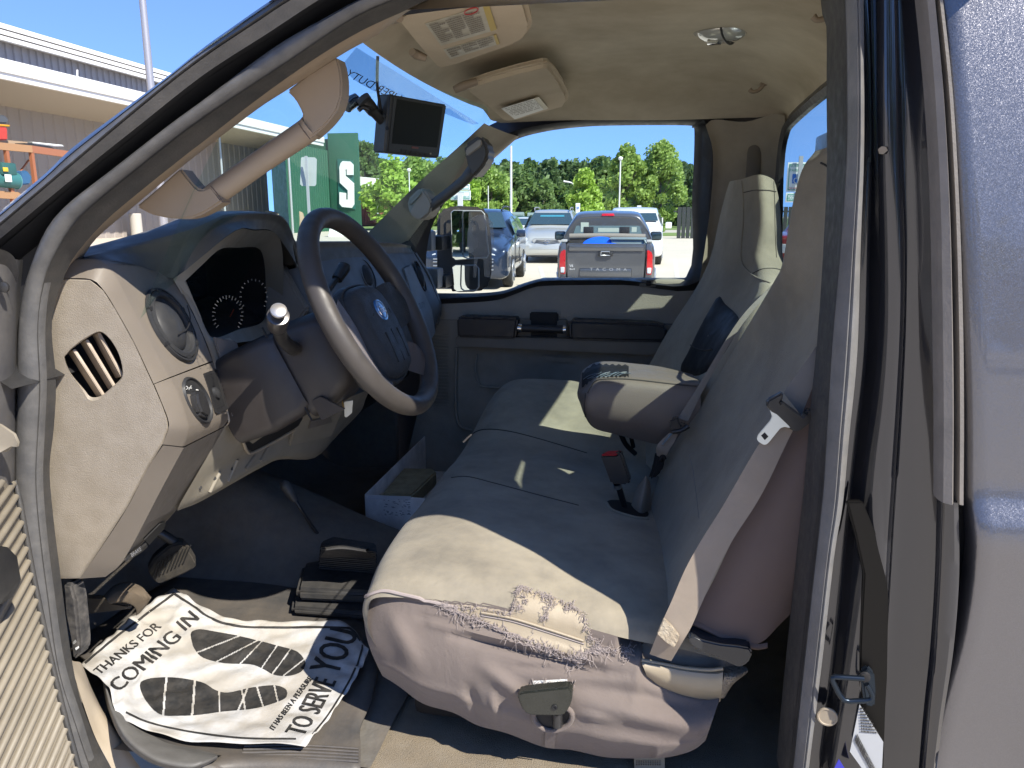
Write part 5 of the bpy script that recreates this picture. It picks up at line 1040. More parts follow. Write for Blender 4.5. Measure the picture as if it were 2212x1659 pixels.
we = [(a + (a - 1220) * .06 + (12 if a > 1220 else -12), b + (b - 440) * .10 + (10 if b > 440 else -12)) for a, b in wo]
link('door_frame', grid([loopres(wo, 2.435), loopres(we, 2.475)], closed_u=True), BLACK, PD)
FILM = glass_mat('pale reflection film', (.8, .8, .8), .1, dust_or_reflection=.28)  # pale reflection in the side glass, painted as a translucent film
link('window_reflection', pymesh([P(a, b, 2.482) for a, b in ((1016,472),(1030,463),(1050,465),(1064,480),(1068,520),(1064,545),(1058,600),(1046,598),(1044,562),(1032,556),(1028,600),(1022,598),(1024,552),(1008,542),(1010,500))], [tuple(range(15))]), FILM, PD)
gi = loopres(wi, 2.49); link('window_glass', pymesh(gi, [tuple(range(len(gi)))]), SIDEGLASS, PD)
link('door_lower_panel', surf([P3([(925,690,2.44),(1000,692,2.44),(1250,697,2.44),(1600,706,2.44)]), P3([(925,770,2.45),(1000,772,2.45),(1250,776,2.45),(1600,784,2.45)]), P3([(900,900,2.45),(1000,900,2.45),(1250,900,2.45),(1600,905,2.45)]), P3([(860,1060,2.45),(1000,1060,2.45),(1250,1060,2.45),(1600,1065,2.45)])], 4, 4), DOORD, PD)
link('pocket_moulding', tube(P3([(1030,766,2.436),(1027,800,2.436),(1034,826,2.436),(1050,836,2.436),(1150,838,2.436),(1262,842,2.436)]), .004, 8), DOORD, PD)
link('pocket_moulding', tube(P3([(986,752,2.436),(984,830,2.436),(986,900,2.436),(996,922,2.436),(1020,930,2.436)]), .005, 8), DOORD, PD)
link('tweeter_panel', prism(px([(1174,768),(1243,772),(1240,784),(1176,781)], 2.436), (0, .006, 0), .002), DOORD, PD)
DT = mat('armrest taupe strip', (.15, .135, .115), .55, mott=(12, .4, (.11, .10, .085)))
link('armrest_strip', prism(px([(985,726),(1436,738),(1420,764),(1408,768),(985,749)], 2.385), (0, .06, 0), .004), DT, PD)
link('armrest_pad', prism(px([(986,688),(994,684),(1118,688),(1113,732),(988,729)], 2.372), (0, .07, 0), .010, 3), ARMD, PD)
link('armrest_pad', prism(px([(1229,691),(1400,697),(1428,700),(1441,708),(1443,722),(1436,741),(1230,736)], 2.372), (0, .07, 0), .010, 3), ARMD, PD)
link('switch_plate', join(prism(px([(1020,687),(1036,687),(1035,690),(1021,690)], 2.371), (0, .002, 0), .0005), prism(px([(1084,687),(1098,688),(1097,692),(1085,691)], 2.371), (0, .002, 0), .0005)), DARK, PD)
link('handle_recess', prism(px([(1118,690),(1128,689),(1226,691),(1226,740),(1218,746),(1124,743),(1118,738)], 2.42), (0, .02, 0), .004), MATS['armrest taupe strip'], PD)
link('handle_pocket', prism(px([(1144,674),(1206,675),(1206,735),(1144,733)], 2.418), (0, .01, 0), .004), DARK, PD)
gb = link('pull_handle', tube(px([(1128,709),(1218,712)], 2.375), .0125, 16, 2, sp=False), ARMD, PD)
for _q in ([(1119,708),(1127,709)], [(1217,712),(1223,712)]): link('chrome_end', tube(px(_q, 2.375), .0135, 16, 2, sp=False), CHROME, gb)
link('lock_recess', prism(px([(1384,605),(1416,605),(1419,620),(1380,620)], 2.438), (0, .01, 0), .003), MATS['pale mount'] if False else DT, PD)
link('lock_knob', prism(px([(1396,606),(1406,606),(1407,618),(1395,618)], 2.432), (0, .01, 0), .002), DARK, PD)
for k in range(22):
    v0 = 722 + k * 7.2; link('kick_grille_slat', tube(px([(918 + max(0, 10 - k), v0), (968, v0 + 1)], 2.438), .0022, 6, 2, sp=False), DOORD, PD)
# ---- passenger towing mirror outside the door glass
MR = link('tow_mirror', prism(px([(944,470),(950,456),(966,447),(990,445),(1040,447),(1052,455),(1057,475),(1062,530),(1063,580),(1058,612),(1048,626),(1030,631),(985,632),(970,628),(960,600),(944,590)], 2.80), V(-.03, .12, 0), .014, 4), mat('mirror shell', (.06, .052, .045), .5), T)
mp = plane3(P(974,454,2.79), P(1057,555,2.83), P(978,561,2.79))
MIR = mat('mirror glass', (.75, .8, .78), .01, metal=1)
mnorm = V(.86, -.51, .012).normalized(); mlow = V(.86, -.51, -.03).normalized()
def mglass(nm, pts, mnorm=mnorm):
    c = P(sum(a for a, b in pts) / len(pts), sum(b for a, b in pts) / len(pts), 2.785); pl = (c, mnorm)
    return link(nm, prism([on(pl, a, b) for a, b in pts], -mnorm * .002), MIR, MR)
def mrim(pts): return link('mirror_rim', tube([P(a, b, 2.785) for a, b in pts + [pts[0]]], .0045, 8, 4), BLACK, MR)
ug = [(975,460),(980,455),(1040,456),(1046,462),(1056,548),(1052,556),(984,561),(978,555)]; lg = [(978,577),(984,573),(1028,573),(1034,580),(1034,620),(1028,627),(988,629),(982,624)]
mglass('mirror_glass', ug); mglass('wide_angle_glass', lg, mlow)
for q in (ug, lg): link('mirror_rim', tube([P(a, b, 2.778) for a, b in q + [q[0]]], .0028, 8, 1, sp=False), mat('pale mirror rim', (.3, .31, .31), .4), MR)
link('mirror_arm', join(box(P(945,524,2.70), (.07, .12, .05), bev=.008), box(P(950,606,2.70), (.08, .12, .045), bev=.008)), BLACK, MR)
link('mirror_bracket', join(box(P(920,520,2.62), (.06, .06, .07), bev=.01), box(P(926,600,2.62), (.09, .08, .07), bev=.01)), mat('grey mirror bracket', (.17, .18, .19), .5), MR)
# ================================================================== FOOTWELL
def fz(x, y):
    z = .712; h = math.exp(-((y - 1.70) / .14) ** 4); z += h * (.06 + .20 * min(1, max(0, (-.55 - x) / .5)))
    if x < -1.08: z += (-1.08 - x) * 1.05
    z += .006 * math.sin(x * 17 + y * 9) * math.sin(y * 21 + 1) + .008 * math.exp(-((x + .8) ** 2 + (y - 1.4) ** 2) / .01)
    return z
link('floor_covering', surf([[V(-1.5 + i * .068, y, fz(-1.5 + i * .068, y)) for y in [1.02 + .045 * j for j in range(33)]] for i in range(17)], 2, 2, ang=80), FLOOR, T)
hf_ = lambda u, v, z: PZ(u, v, z)
# ribbed boot of the transfer lever
boot = link('lever_boot', join(*[prism([PZ(a, b, .86 - k * .014) for a, b in ((695 - k * 1.2, 1176 + k * 8), (720, 1165 + k * 8), (812, 1180 + k * 8), (815, 1200 + k * 8), (691 - k, 1190 + k * 8))], (0, 0, .008), .003) for k in range(8)]), RUBBER, T)
link('boot_base', prism([PZ(a, b, .76) for a, b in ((655,1240),(690,1234),(860,1260),(860,1310),(640,1300))], (0, 0, .03), .01, 3), RUBBER, T)
link('boot_plinth', prism([PZ(a, b, .735) for a, b in ((636,1290),(680,1275),(880,1300),(880,1350),(630,1330))], (0, 0, .02), .008, 3), RUBBER, T)
link('boot_cap', surf([[PZ(a, b, z) for a, b, z in r] for r in (((694,1178,.865),(740,1172,.872),(800,1182,.865)), ((704,1186,.90),(742,1182,.905),(790,1190,.90)), ((692,1204,.862),(735,1204,.868),(812,1206,.862)))], 5, 5), RUBBER, T)
link('transfer_lever', tube(P3([(706,1172,1.62),(690,1158,1.62),(668,1128,1.61),(650,1100,1.60),(636,1078,1.60)]), .0045, 8), BLACK, T)
link('lever_knob', tube(P3([(638,1082,1.60),(628,1066,1.60),(616,1048,1.60),(608,1042,1.60)]), [.008,.012,.014,.009], 12), mat('faded black knob', (.05, .05, .05), .5), T)
# pedals
bp_ = link('brake_pedal', prism(px([(318,1232),(333,1206),(368,1178),(392,1172),(402,1182),(418,1204),(425,1219),(420,1229),(400,1240),(347,1263),(338,1261),(329,1250)], 1.32), V(-.02, .03, .0), .008, 3), mat('dusty pedal rubber', (.045, .042, .038), .7, bump=('ribX', 260, 1, .002), mott=(30, .8, (.13, .11, .085), .2)), T)
link('pedal_arm', tube(P3([(392,1180,1.34),(360,1160,1.33),(330,1140,1.32),(315,1110,1.32)]), .010, 8), BLACK, T)
link('pedal_tread', join(*[tube([P(334 + k * 8.5 - 4, 1248 - k * 4.5, 1.314), P(350 + k * 8.5 - 6, 1212 - k * 4.3, 1.314)], .0014, 6, 2, sp=False) for k in range(9)]), DARK, bp_)
pbar = link('parking_brake_pedal', surf([P3([(229,1291,1.18),(250,1270,1.19),(276,1264,1.2),(306,1270,1.2),(328,1290,1.2)]), P3([(234,1296,1.17),(256,1282,1.175),(280,1280,1.18),(304,1288,1.19),(318,1302,1.2)]), P3([(240,1302,1.17),(262,1298,1.175),(282,1302,1.18),(292,1312,1.19),(294,1324,1.2)])], 5, 4), mat('tan pedal pad', (.26, .20, .14), .6, bump=('ribX', 300, 1, .002), mott=(40, .5, (.2, .16, .11))), T)
solid(pbar, .006)
link('pedal_lever', prism(px([(160,1288),(232,1291),(240,1302),(276,1308),(282,1316),(170,1330),(160,1330)], 1.22), (0, .012, 0), .003), mat('dusty steel arm', (.14, .12, .095), .6, mott=(20, .7, (.07, .06, .05))), T)
# rubber floor mat
mt = thing('rubber_floor_mat', PZ(520, 1500, .716), 'black rubber floor mat with a curled dusty lip under the paper mat', 'floor mat')
def mz(u, v): return .728
MR_ = [[(140,1395,.735),(300,1295,.735),(420,1225,.74),(470,1196,.75)], [(200,1440,.745),(330,1370,.73),(480,1290,.73),(600,1250,.735)], [(225,1470,.76),(340,1440,.73),(520,1370,.727),(690,1300,.727)], [(231,1500,.765),(330,1500,.727),(560,1440,.726),(790,1340,.728)], [(243,1545,.765),(320,1545,.727),(580,1500,.726),(814,1440,.735)], [(275,1600,.765),(350,1575,.727),(600,1550,.726),(800,1520,.73)], [(330,1640,.76),(400,1600,.727),(610,1600,.727),(779,1572,.728)], [(400,1658,.752),(440,1625,.73),(610,1628,.728),(779,1612,.727)], [(440,1662,.745),(520,1650,.735),(620,1652,.730),(779,1660,.725)], [(470,1690,.70),(540,1690,.70),(620,1690,.70),(780,1690,.70)]]
sheet = link('mat_sheet', surf([[PZ(*p) for p in r] for r in MR_], 8, 5, ang=60), MATR, mt); solid(sheet, .004)
link('mat_lip', surf([[PZ(u - 3, v + 3, .73) for u, v in ((224,1466),(229,1500),(241,1545),(272,1602),(328,1645),(400,1664),(440,1658),(470,1640))], [PZ(u, v, .772) for u, v in ((224,1466),(230,1500),(243,1543),(274,1598),(330,1640),(400,1656),(436,1650),(470,1636))], [PZ(u, v, .765) for u, v in ((236,1470),(242,1500),(258,1538),(290,1582),(345,1618),(405,1632),(440,1634),(470,1632))], [PZ(u, v, .735) for u, v in ((250,1480),(262,1510),(284,1540),(320,1575),(360,1600),(415,1616),(450,1624),(480,1632))]], 6, 5, ang=80), mat('dusty grey rubber lip', (.15, .145, .135), .6, mott=(20, .7, (.09, .085, .08))), mt)
for k in range(5): link('mat_ridge', tube([PZ(520 + k * 2, 1640 - k * 7, .733), PZ(650, 1638 - k * 7, .733), PZ(775, 1645 - k * 7, .733)], .0022, 6), MATR, mt)
# paper mat
pc = [[(172,1438,.775),(222,1388,.775),(272,1345,.78),(322,1305,.785),(375,1269,.79)], [(232,1480,.785),(290,1440,.76),(345,1390,.758),(405,1345,.765),(468,1326,.775)], [(261,1550,.765),(335,1510,.745),(420,1450,.745),(500,1385,.75),(575,1343,.765)], [(400,1598,.75),(480,1545,.738),(565,1475,.740),(650,1405,.748),(735,1343,.765)], [(660,1611,.755),(704,1560,.745),(742,1505,.748),(776,1452,.755),(797,1404,.765)]]
rp = [[PZ(*p) for p in r] for r in pc]
rr = [spline(r, 14) for r in rp]; cols = [spline([r[j] for r in rr], 16) for j in range(len(rr[0]))]
pg = [[c[i] for c in cols] for i in range(len(cols[0]))]
for i, r in enumerate(pg):
    for j, p in enumerate(r): p.z += .0032 * math.sin(i * .55 + j * .23) * math.cos(j * .61 - i * .2) + .004 * math.exp(-((i - 34) / 1.6) ** 2) * math.sin(j * .5) + .004 * math.exp(-((i + j * .4 - 28) / 1.3) ** 2) + .004 * math.exp(-((j - 30 - i * .2) / 1.6) ** 2)
paper = thing('paper_floor_mat', PZ(480, 1450, .74), 'creased white paper mat with two black shoe prints on the rubber mat', 'paper mat')
sh = link('sheet', grid(pg, ang=80), PAPER, paper); solid(sh, .0006, -1)
hpz = hitter(sh)
inks = []
def quad_text(s, BL, BR, up, bold=.0, up2=None):
    L = math.hypot(BR[0] - BL[0], BR[1] - BL[1]); ux, uy = (BR[0] - BL[0]) / L, (BR[1] - BL[1]) / L; hh = math.hypot(*up) * bold * 1.5
    return join(*[quad_text1(s, (BL[0] + ux * d * hh, BL[1] + uy * d * hh), (BR[0] + ux * d * hh, BR[1] + uy * d * hh), up, .0018 + k * .0003) for k, d in enumerate((-1, 0, 1))])
def quad_text1(s, BL, BR, up, hgt, up2=None):
    bold = 0
    me = text_mesh(s, 1, bold); bm = bmesh.new(); bm.from_mesh(me); bmesh.ops.triangulate(bm, faces=bm.faces[:]); bmesh.ops.subdivide_edges(bm, edges=[e for e in bm.edges if e.calc_length() > .10], cuts=3, use_grid_fill=False); bmesh.ops.triangulate(bm, faces=bm.faces[:]); bm.to_mesh(me); bm.free()
    xs = [v.co.x for v in me.vertices]; ys = [v.co.y for v in me.vertices]; x0, x1, y0, y1 = min(xs), max(xs), min(ys), max(ys); up2 = up2 or up
    for v in me.vertices:
        s_ = (v.co.x - x0) / (x1 - x0); t = (v.co.y - y0) / (y1 - y0); a = up[0] + (up2[0] - up[0]) * s_; b = up[1] + (up2[1] - up[1]) * s_
        q = hpz(BL[0] + (BR[0] - BL[0]) * s_ + a * t, BL[1] + (BR[1] - BL[1]) * s_ + b * t, hgt)
        v.co = q if q else PZ(BL[0] + (BR[0] - BL[0]) * s_ + a * t, BL[1] + (BR[1] - BL[1]) * s_ + b * t, .75)
    return me
inks += [quad_text('THANKS FOR', (216,1460), (350,1356), (-16,-11), .012), quad_text('COMING', (258,1496), (394,1380), (-27,-17), .014), quad_text('IN', (402,1364), (432,1338), (-22,-19), .014),
         quad_text('IT HAS BEEN A PLEASURE', (592,1580), (676,1468), (-10,-6), .014), quad_text('TO', (657,1592), (682,1556), (-42,-10), .014), quad_text('SERVE', (690,1545), (728,1474), (-46,-10), .014), quad_text('YOU', (730,1460), (776,1370), (-62,-14), .014)]
for _k in inks: link('lettering', _k, INK, paper)
def foot(poly, cuts, w_=3.2):
    pl = spline([V(a, b, 0) for a, b in poly], 4, closed=True); xs = [p.x for p in pl]; ms = []
    x0, x1 = min(xs), max(xs); N = 190
    for k in range(N):
        a, b = x0 + (x1 - x0) * (k + .0) / N, x0 + (x1 - x0) * (k + 1) / N
        def vr(x):
            c = []
            for p, q in zip(pl, pl[1:] + pl[:1]):
                if (p.x - x) * (q.x - x) < 0: c.append(p.y + (q.y - p.y) * (x - p.x) / (q.x - p.x))
            return (min(c), max(c)) if len(c) > 1 else None
        ra, rb = vr(a + .01), vr(b - .01)
        if not ra or not rb: continue
        M_ = 30
        for j in range(M_):
            t0, t1 = j / M_, (j + 1) / M_
            q = [(a, ra[0] + (ra[1] - ra[0]) * t0), (b, rb[0] + (rb[1] - rb[0]) * t0), (b, rb[0] + (rb[1] - rb[0]) * t1), (a, ra[0] + (ra[1] - ra[0]) * t1)]
            cx_, cy_ = (q[0][0] + q[2][0]) / 2, (q[0][1] + q[2][1]) / 2; hit_ = False
            for (ax, ay, bx, by, wd) in cuts:
                t = ((cx_ - ax) * (bx - ax) + (cy_ - ay) * (by - ay)) / ((bx - ax) ** 2 + (by - ay) ** 2)
                if math.hypot(cx_ - ax - t * (bx - ax), cy_ - ay - t * (by - ay)) < wd: hit_ = True
            if hit_: continue
            pts = [hpz(x, y, .0018) for x, y in q]
            if all(pts): ms.append(pymesh(pts, [(0, 1, 2, 3)]))
    return join(*ms)
link('shoe_print', foot([(412,1372),(420,1363),(440,1361),(480,1368),(521,1376),(590,1393),(640,1408),(657,1424),(660,1438),(650,1453),(625,1461),(594,1459),(569,1446),(541,1436),(486,1434),(440,1422),(420,1400)], [(420,1413,512,1377,1.6),(462,1434,556,1385,1.6),(520,1434,565,1388,1.5),(566,1444,600,1394,1.5),(588,1458,628,1404,1.5),(612,1462,658,1425,1.6)]), INK, paper)
link('shoe_print', foot([(302,1487),(309,1471),(347,1465),(399,1467),(440,1477),(465,1492),(493,1498),(542,1487),(590,1482),(614,1488),(621,1500),(611,1513),(555,1531),(486,1538),(434,1545),(382,1548),(347,1545),(320,1522)], [(360,1460,352,1550,2.4),(422,1468,415,1550,2.6),(474,1488,475,1545,2.2),(522,1488,526,1510,2.2),(526,1510,515,1536,2.2),(555,1482,570,1532,2.2),(592,1480,602,1520,2.0)]), INK, paper)
def pline(pts, w_):
    q = [p for p in spline([V(a, b, 0) for a, b in pts], 8)]; L1, L2 = [], []
    for i, p in enumerate(q):
        d = (q[min(i + 1, len(q) - 1)] - q[max(i - 1, 0)]); n = V(-d.y, d.x, 0).normalized() * w_ / 2; n = n * 1.35; a, b = hpz((p + n).x, (p + n).y, .002), hpz((p - n).x, (p - n).y, .002)
        if a and b: L1.append(a); L2.append(b)
    return grid([L1, L2])
link('border_line', join(pline([(184,1434),(240,1386),(300,1340),(377,1283)], 3.6), pline([(377,1284),(420,1312),(462,1338),(521,1354),(600,1356),(735,1357),(762,1364),(778,1386)], 3.4), pline([(784,1394),(774,1432),(745,1490),(706,1550),(676,1588)], 3), pline([(640,1598),(520,1596),(410,1582),(320,1562),(272,1540)], 2.6)), INK, paper)
# white box with a length of board in it
X0, Y0 = P(791,1068,1.88).x, 1.88; zt, zb_ = P(791,1068,1.88).z, P(792,1163,1.88).z
bxr = thing('open_white_box', (-.5, 2.1, zb_), 'open white carton with scuffed printed sides on the passenger floor, holding a board', 'box')
WB = mat('scuffed white card', (.86, .86, .85), .6, mott=(14, .8, (.55, .55, .55), .12))
x1, y1 = -.36, 2.62; th = .004; fl = .02
for nm, c, s in (('front_panel', ((X0 + x1) / 2, Y0, (zt + zb_) / 2), (x1 - X0, th, zt - zb_)), ('back_panel', ((X0 + x1) / 2, y1, (zt + zb_) / 2 + .02), (x1 - X0, th, zt - zb_ + .04)), ('side_panel', (X0 - .0025, (Y0 + y1) / 2, (zt + zb_) / 2), (th, y1 - Y0, zt - zb_)), ('side_panel', (x1, (Y0 + y1) / 2, (zt + zb_) / 2), (th, y1 - Y0, zt - zb_)), ('bottom_panel', ((X0 + x1) / 2, (Y0 + y1) / 2, zb_ + .003), (x1 - X0, y1 - Y0, th))):
    bp2 = link(nm, box(c, s, bev=.0008), WB, bxr)
ms = []; random.seed(5)
for k in range(46):
    u0, v0 = 828 + random.random() * 55, 1078 + random.random() * 34; l = random.uniform(2, 7); ms.append(prism([P(u0, v0, Y0 - .0025), P(u0 + l, v0 + .3, Y0 - .0025), P(u0 + l, v0 + 1.6, Y0 - .0025), P(u0, v0 + 1.3, Y0 - .0025)], (0, .0003, 0)))
link('faded_print', join(*ms), mat('grey print', (.22, .23, .25), .6), bxr)
link('packing_tape', prism(px([(795,1070),(888,1072),(886,1080),(795,1078)], Y0 - .0025), (0, .0004, 0)), mat('clear tape', (.62, .63, .66), .2), bxr)
WD = mat('weathered board', (.42, .36, .22), .7, bump=('ribX', 60, .4, .002), mott=(26, .8, (.18, .15, .09), .16), mott2=(7, .5, (.38, .33, .2), .2))
brd = link('wooden_board', prism([PZ(824,1066,zt - .01), PZ(891,1068,zt - .01), PZ(943,1019,zt - .01), PZ(936,1011,zt - .01), PZ(870,1011,zt - .01)], (0, 0, -.045), .005, 2), WD); tag(brd, 'weathered greenish brown board lying in the open white carton', 'board')
# strap tag under the seat and a scrap on the carpet
link('hanging_tag', prism(px([(1369,1634),(1436,1634),(1437,1700),(1372,1700)], 1.10), (0, .003, 0), .001), mat('tan cloth tag', (.30, .26, .19), .9, bump=('weave', 500, .4, .001)), T)
link('tag_stitching', join(*[tube([P(1374 + c * 5, 1644 + r * 4, 1.098), P(1377 + c * 5, 1644 + r * 4, 1.098)], .0006, 5, 2, sp=False) for r in range(3) for c in range(11)]), DARK, T)
link('floor_debris', prism([PZ(a, b, .72) for a, b in ((865,1478),(880,1470),(905,1480),(900,1492),(872,1496))], (0, 0, .012), .004), FLOOR, T)
# ================================================================== OUTSIDE
def DEP(u, v): # ground distance of a base seen at v
    return PZ(u, v, 0)
def at(u, v, D): # point at distance D along the view axis
    return Vector((0, 0, EYE)) + ray(u, v) * D
def ground_at(u, D): p = at(u, 464, D); return V(p.x, p.y, 0)
def zat(v, D, u=1106): return at(u, v, D).z
LOT = mat('sunlit concrete lot', (.52, .465, .385), .9, bump=('noise', 30, .3, .004), mott=(.35, .5, (.44, .395, .325), .15), mott2=(6, .3, (.58, .52, .43), .2))
GR = link('parking_lot', pymesh([V(-400,-200,0), V(400,-200,0), V(400,700,0), V(-400,700,0)], [(0,1,2,3)]), LOT); structure(GR, 'pale sunlit concrete parking lot around the vehicles')
def stripe(pts, nm='parking_line'):
    o = link(nm, pymesh([V(p.x, p.y, .004) for p in pts], [tuple(range(len(pts)))]), mat('worn line paint', (.58, .56, .50), .8, mott=(3, .7, (.42, .38, .32), .2))); return structure(o)
for u, v0, v1 in ((1412, 560, 536), (1170, 606, 575), (1462, 640, 560)): 
    a, b = PZ(u, v0, 0), PZ(u - 8, v1, 0); stripe([a, a + V(.12, 0, 0), b + V(.12, 0, 0), b])
rows = []
def gpoly(nm, pts, m, z): o = link(nm, pymesh([V(PZ(a, b, 0).x, PZ(a, b, 0).y, z) for a, b in pts], [tuple(range(len(pts)))]), m); return structure(o)
GRASS = mat('mown grass', (.13, .20, .045), .95, bump=('noise', 8, 1, .03), mott=(1.2, .6, (.19, .24, .07), .2))
gpoly('grass_verge', [(760,497),(2300,497),(2300,490),(760,490)], GRASS, .03)
gpoly('path', [(1380,503),(1520,503),(1520,497),(1380,497)], mat('pale path', (.42, .38, .31), .9), .012)
gpoly('grass_strip', [(1380,510),(1540,510),(1540,503),(1380,503)], GRASS, .02)
f_ = gpoly('far_field', [(300,490),(2600,490),(2600,472),(300,472)], mat('field', (.10, .16, .045), .95, mott=(.2, .6, (.14, .2, .06), .2)), .02)
# ---- foliage
def leafmat(nm, c1, c2):
    m = mat(nm, c1, .55, mott=(1.1, .9, c2, .18)); b = m.node_tree.nodes['Principled BSDF']; b.inputs['Subsurface Weight'].default_value = 0
    t = m.node_tree; tr = t.nodes.new('ShaderNodeBsdfTranslucent'); tr.inputs[0].default_value = lin([min(1, x * 1.6) for x in c1]); mx = t.nodes.new('ShaderNodeMixShader'); mx.inputs[0].default_value = .32
    out = t.nodes['Material Output']; t.links.new(b.outputs[0], mx.inputs[1]); t.links.new(tr.outputs[0], mx.inputs[2]); t.links.new(mx.outputs[0], out.inputs[0]); return m
LF = {'dark': leafmat('dark conifer foliage', (.10, .16, .055), (.055, .095, .035)), 'mid': leafmat('mid green foliage', (.15, .23, .065), (.085, .14, .04)), 'lime': leafmat('lime maple foliage', (.26, .40, .055), (.32, .45, .08)), 'light': leafmat('light birch foliage', (.26, .37, .085), (.17, .26, .055))}
BARK = mat('grey bark', (.14, .12, .10), .9, bump=('noise', 30, 1, .01))
def tree(base, H, Wd, kind, label, n=2600, shape='round', seed=0, leaf=.22, group='trees around the lot', low=.12):
    rnd = random.Random(seed); t = thing('tree', base, label, 'tree', group)
    link('trunk', tube([base, base + V(.05, 0, H * .3), base + V(-.05, .05, H * .6), base + V(0, 0, H * .9)], [H * .022, H * .017, H * .010, H * .003], 8), BARK, t)
    lb = []
    for k in range(7):
        a = rnd.uniform(0, 6.28); h0 = H * rnd.uniform(.25, .6); e = V(math.cos(a) * Wd * .35, math.sin(a) * Wd * .35, h0 + H * .2); lb.append(tube([base + V(0, 0, h0), base + (V(0, 0, h0) + e) * .5, base + e], [H * .008, H * .005, H * .002], 6, 3))
    link('limb', join(*lb), BARK, t)
    # clumps spread through the crown volume, many leaf faces in each clump
    cl = []
    nc = 46 if shape != 'cone' else 60
    for k in range(nc):
        h = rnd.random() ** .9
        if shape == 'cone': rr_ = Wd * .5 * (1 - h) ** .8 * (.55 + .45 * rnd.random()); s = Wd * .13 * (1.15 - h * .7)
        elif shape == 'spire': rr_ = Wd * .5 * math.sin(math.pi * min(1, h * .9 + .12)) ** .7 * rnd.random() ** .5 * (1 - .35 * h); s = Wd * .14
        else: rr_ = Wd * .5 * math.sin(math.pi * (h * .82 + .14)) ** .6 * rnd.random() ** .45; s = Wd * .15
        a = rnd.uniform(0, 6.283); cl.append((V(rr_ * math.cos(a), rr_ * math.sin(a), H * (low + (1 - low - .03) * h)), s * rnd.uniform(.6, 1.3)))
    vs, fs = [], []
    for k in range(n):
        c, s = cl[rnd.randrange(nc)]; d = V(rnd.gauss(0, 1), rnd.gauss(0, 1), rnd.gauss(0, .75)); d = d * (s / max(.5, d.length) * rnd.random() ** .35 * 1.15)
        p = base + c + d; a = V(rnd.gauss(0, 1), rnd.gauss(0, 1), rnd.gauss(0, 1)).normalized(); b = a.orthogonal().normalized(); l = leaf * rnd.uniform(.6, 1.5); q = a.cross(b)
        i = len(vs); vs += [p - b * l, p + q * l * .6, p + b * l, p - q * l * .6]; fs.append((i, i + 1, i + 2, i + 3))
    me = bpy.data.meshes.new('crown'); me.from_pydata([tuple(v) for v in vs], [], fs); link('crown', me, LF[kind], t); return t
def treepx(u, vb, vt, wpx, D, *a, **k):
    b = ground_at(u, D); H = zat(vt, D, u); return tree(b, H, wpx / 1661 * D, *a, **k)
random.seed(21)
treepx(1263, 0, 371, 88, 48, 'lime', 'vivid lime green young maple standing alone in the middle of the lot', n=7500, seed=1, leaf=.12, low=.2, shape='spire')
treepx(1352, 0, 318, 112, 60, 'light', 'tall loose light green birch, left one of the pair right of the lime maple', n=6500, seed=2, leaf=.17, shape='spire', low=.12)
treepx(1425, 0, 309, 118, 60, 'light', 'tallest light green birch with a pointed top at the right of the lot', n=17000, seed=3, leaf=.115, shape='spire', low=.1)
treepx(1480, 0, 366, 60, 95, 'dark', 'dark tree at the right edge of the far window behind the tall birch', n=3500, seed=4, leaf=.3)
treepx(1062, 0, 372, 90, 70, 'light', 'light green rounded tree behind the towing mirror', n=5200, seed=5, leaf=.2)
treepx(1000, 0, 385, 80, 68, 'lime', 'low yellow green tree behind the accessible sign', n=4200, seed=6, leaf=.2)
treepx(1120, 0, 376, 95, 80, 'mid', 'broad mid green tree behind the white light pole', n=5200, seed=7, leaf=.22)
treepx(1172, 0, 392, 70, 78, 'mid', 'small mid green tree between the white pole and the lime maple', n=4200, seed=8, leaf=.22)
treepx(848, 0, 352, 120, 62, 'lime', 'yellow green tree beside the red container, seen through the windscreen', n=6500, seed=9, leaf=.18, shape='spire')
treepx(905, 0, 345, 110, 75, 'light', 'light green tree under the monitor, seen through the windscreen', n=5200, seed=10, leaf=.2)
treepx(792, 0, 312, 70, 110, 'mid', 'tall rounded tree rising just right of the green building', n=5600, seed=11, leaf=.3)
names = ['dark', 'dark', 'mid', 'dark', 'mid', 'dark', 'dark', 'mid']
k = 0
for u in range(790, 1600, 19):
    k += 1; D = 120 + (k * 37) % 22; vt = 345 + (k * 53) % 17 - (6 if 1130 < u < 1320 else 0); kind = names[k % 8]
    if u < 960: kind = 'mid' if k % 2 else 'dark'
    treepx(u + random.uniform(-8, 8), 0, vt, 74, D, kind, ('dark evergreen of the wood far behind the lot' if kind == 'dark' else 'mid green broadleaf of the wood far behind the lot'), n=3000, seed=100 + k, leaf=.42, shape='cone' if kind == 'dark' and k % 3 else 'round', group='far evergreens' if kind == 'dark' else 'far broadleaf trees', low=.02)
for u in range(800, 1620, 40):
    k += 1; treepx(u, 0, 418 - (k * 31) % 14, 84, 108, 'mid', 'low shrubby tree at the foot of the far wood', n=2200, seed=200 + k, leaf=.4, group='low trees before the far wood', low=.0)
for i in range(16):
    a = R(30 + i * 3.2); D = 46 + (i * 5) % 9; tree(V(math.sin(a) * D, math.cos(a) * D, 0), 8 + (i * 5) % 4, 8, 'dark' if i % 3 else 'mid', 'tree of the dense row behind the tail of the truck', n=1800, seed=400 + i, leaf=.4, group='dense row behind the tail', low=.0)
for i in range(12):   # the far side of the lot, seen in the mirror, the rear window and reflected in the paint
    a = R(38 + i * 11); D = 60 + (i * 7) % 15; tree(V(math.sin(a) * D, math.cos(a) * D, 0), 9 + (i * 5) % 4, 9, 'dark' if i % 2 else 'mid', 'tree of the row beyond the tail of the truck', n=2600, seed=300 + i, leaf=.4, group='trees beyond the tail of the truck', low=.0)

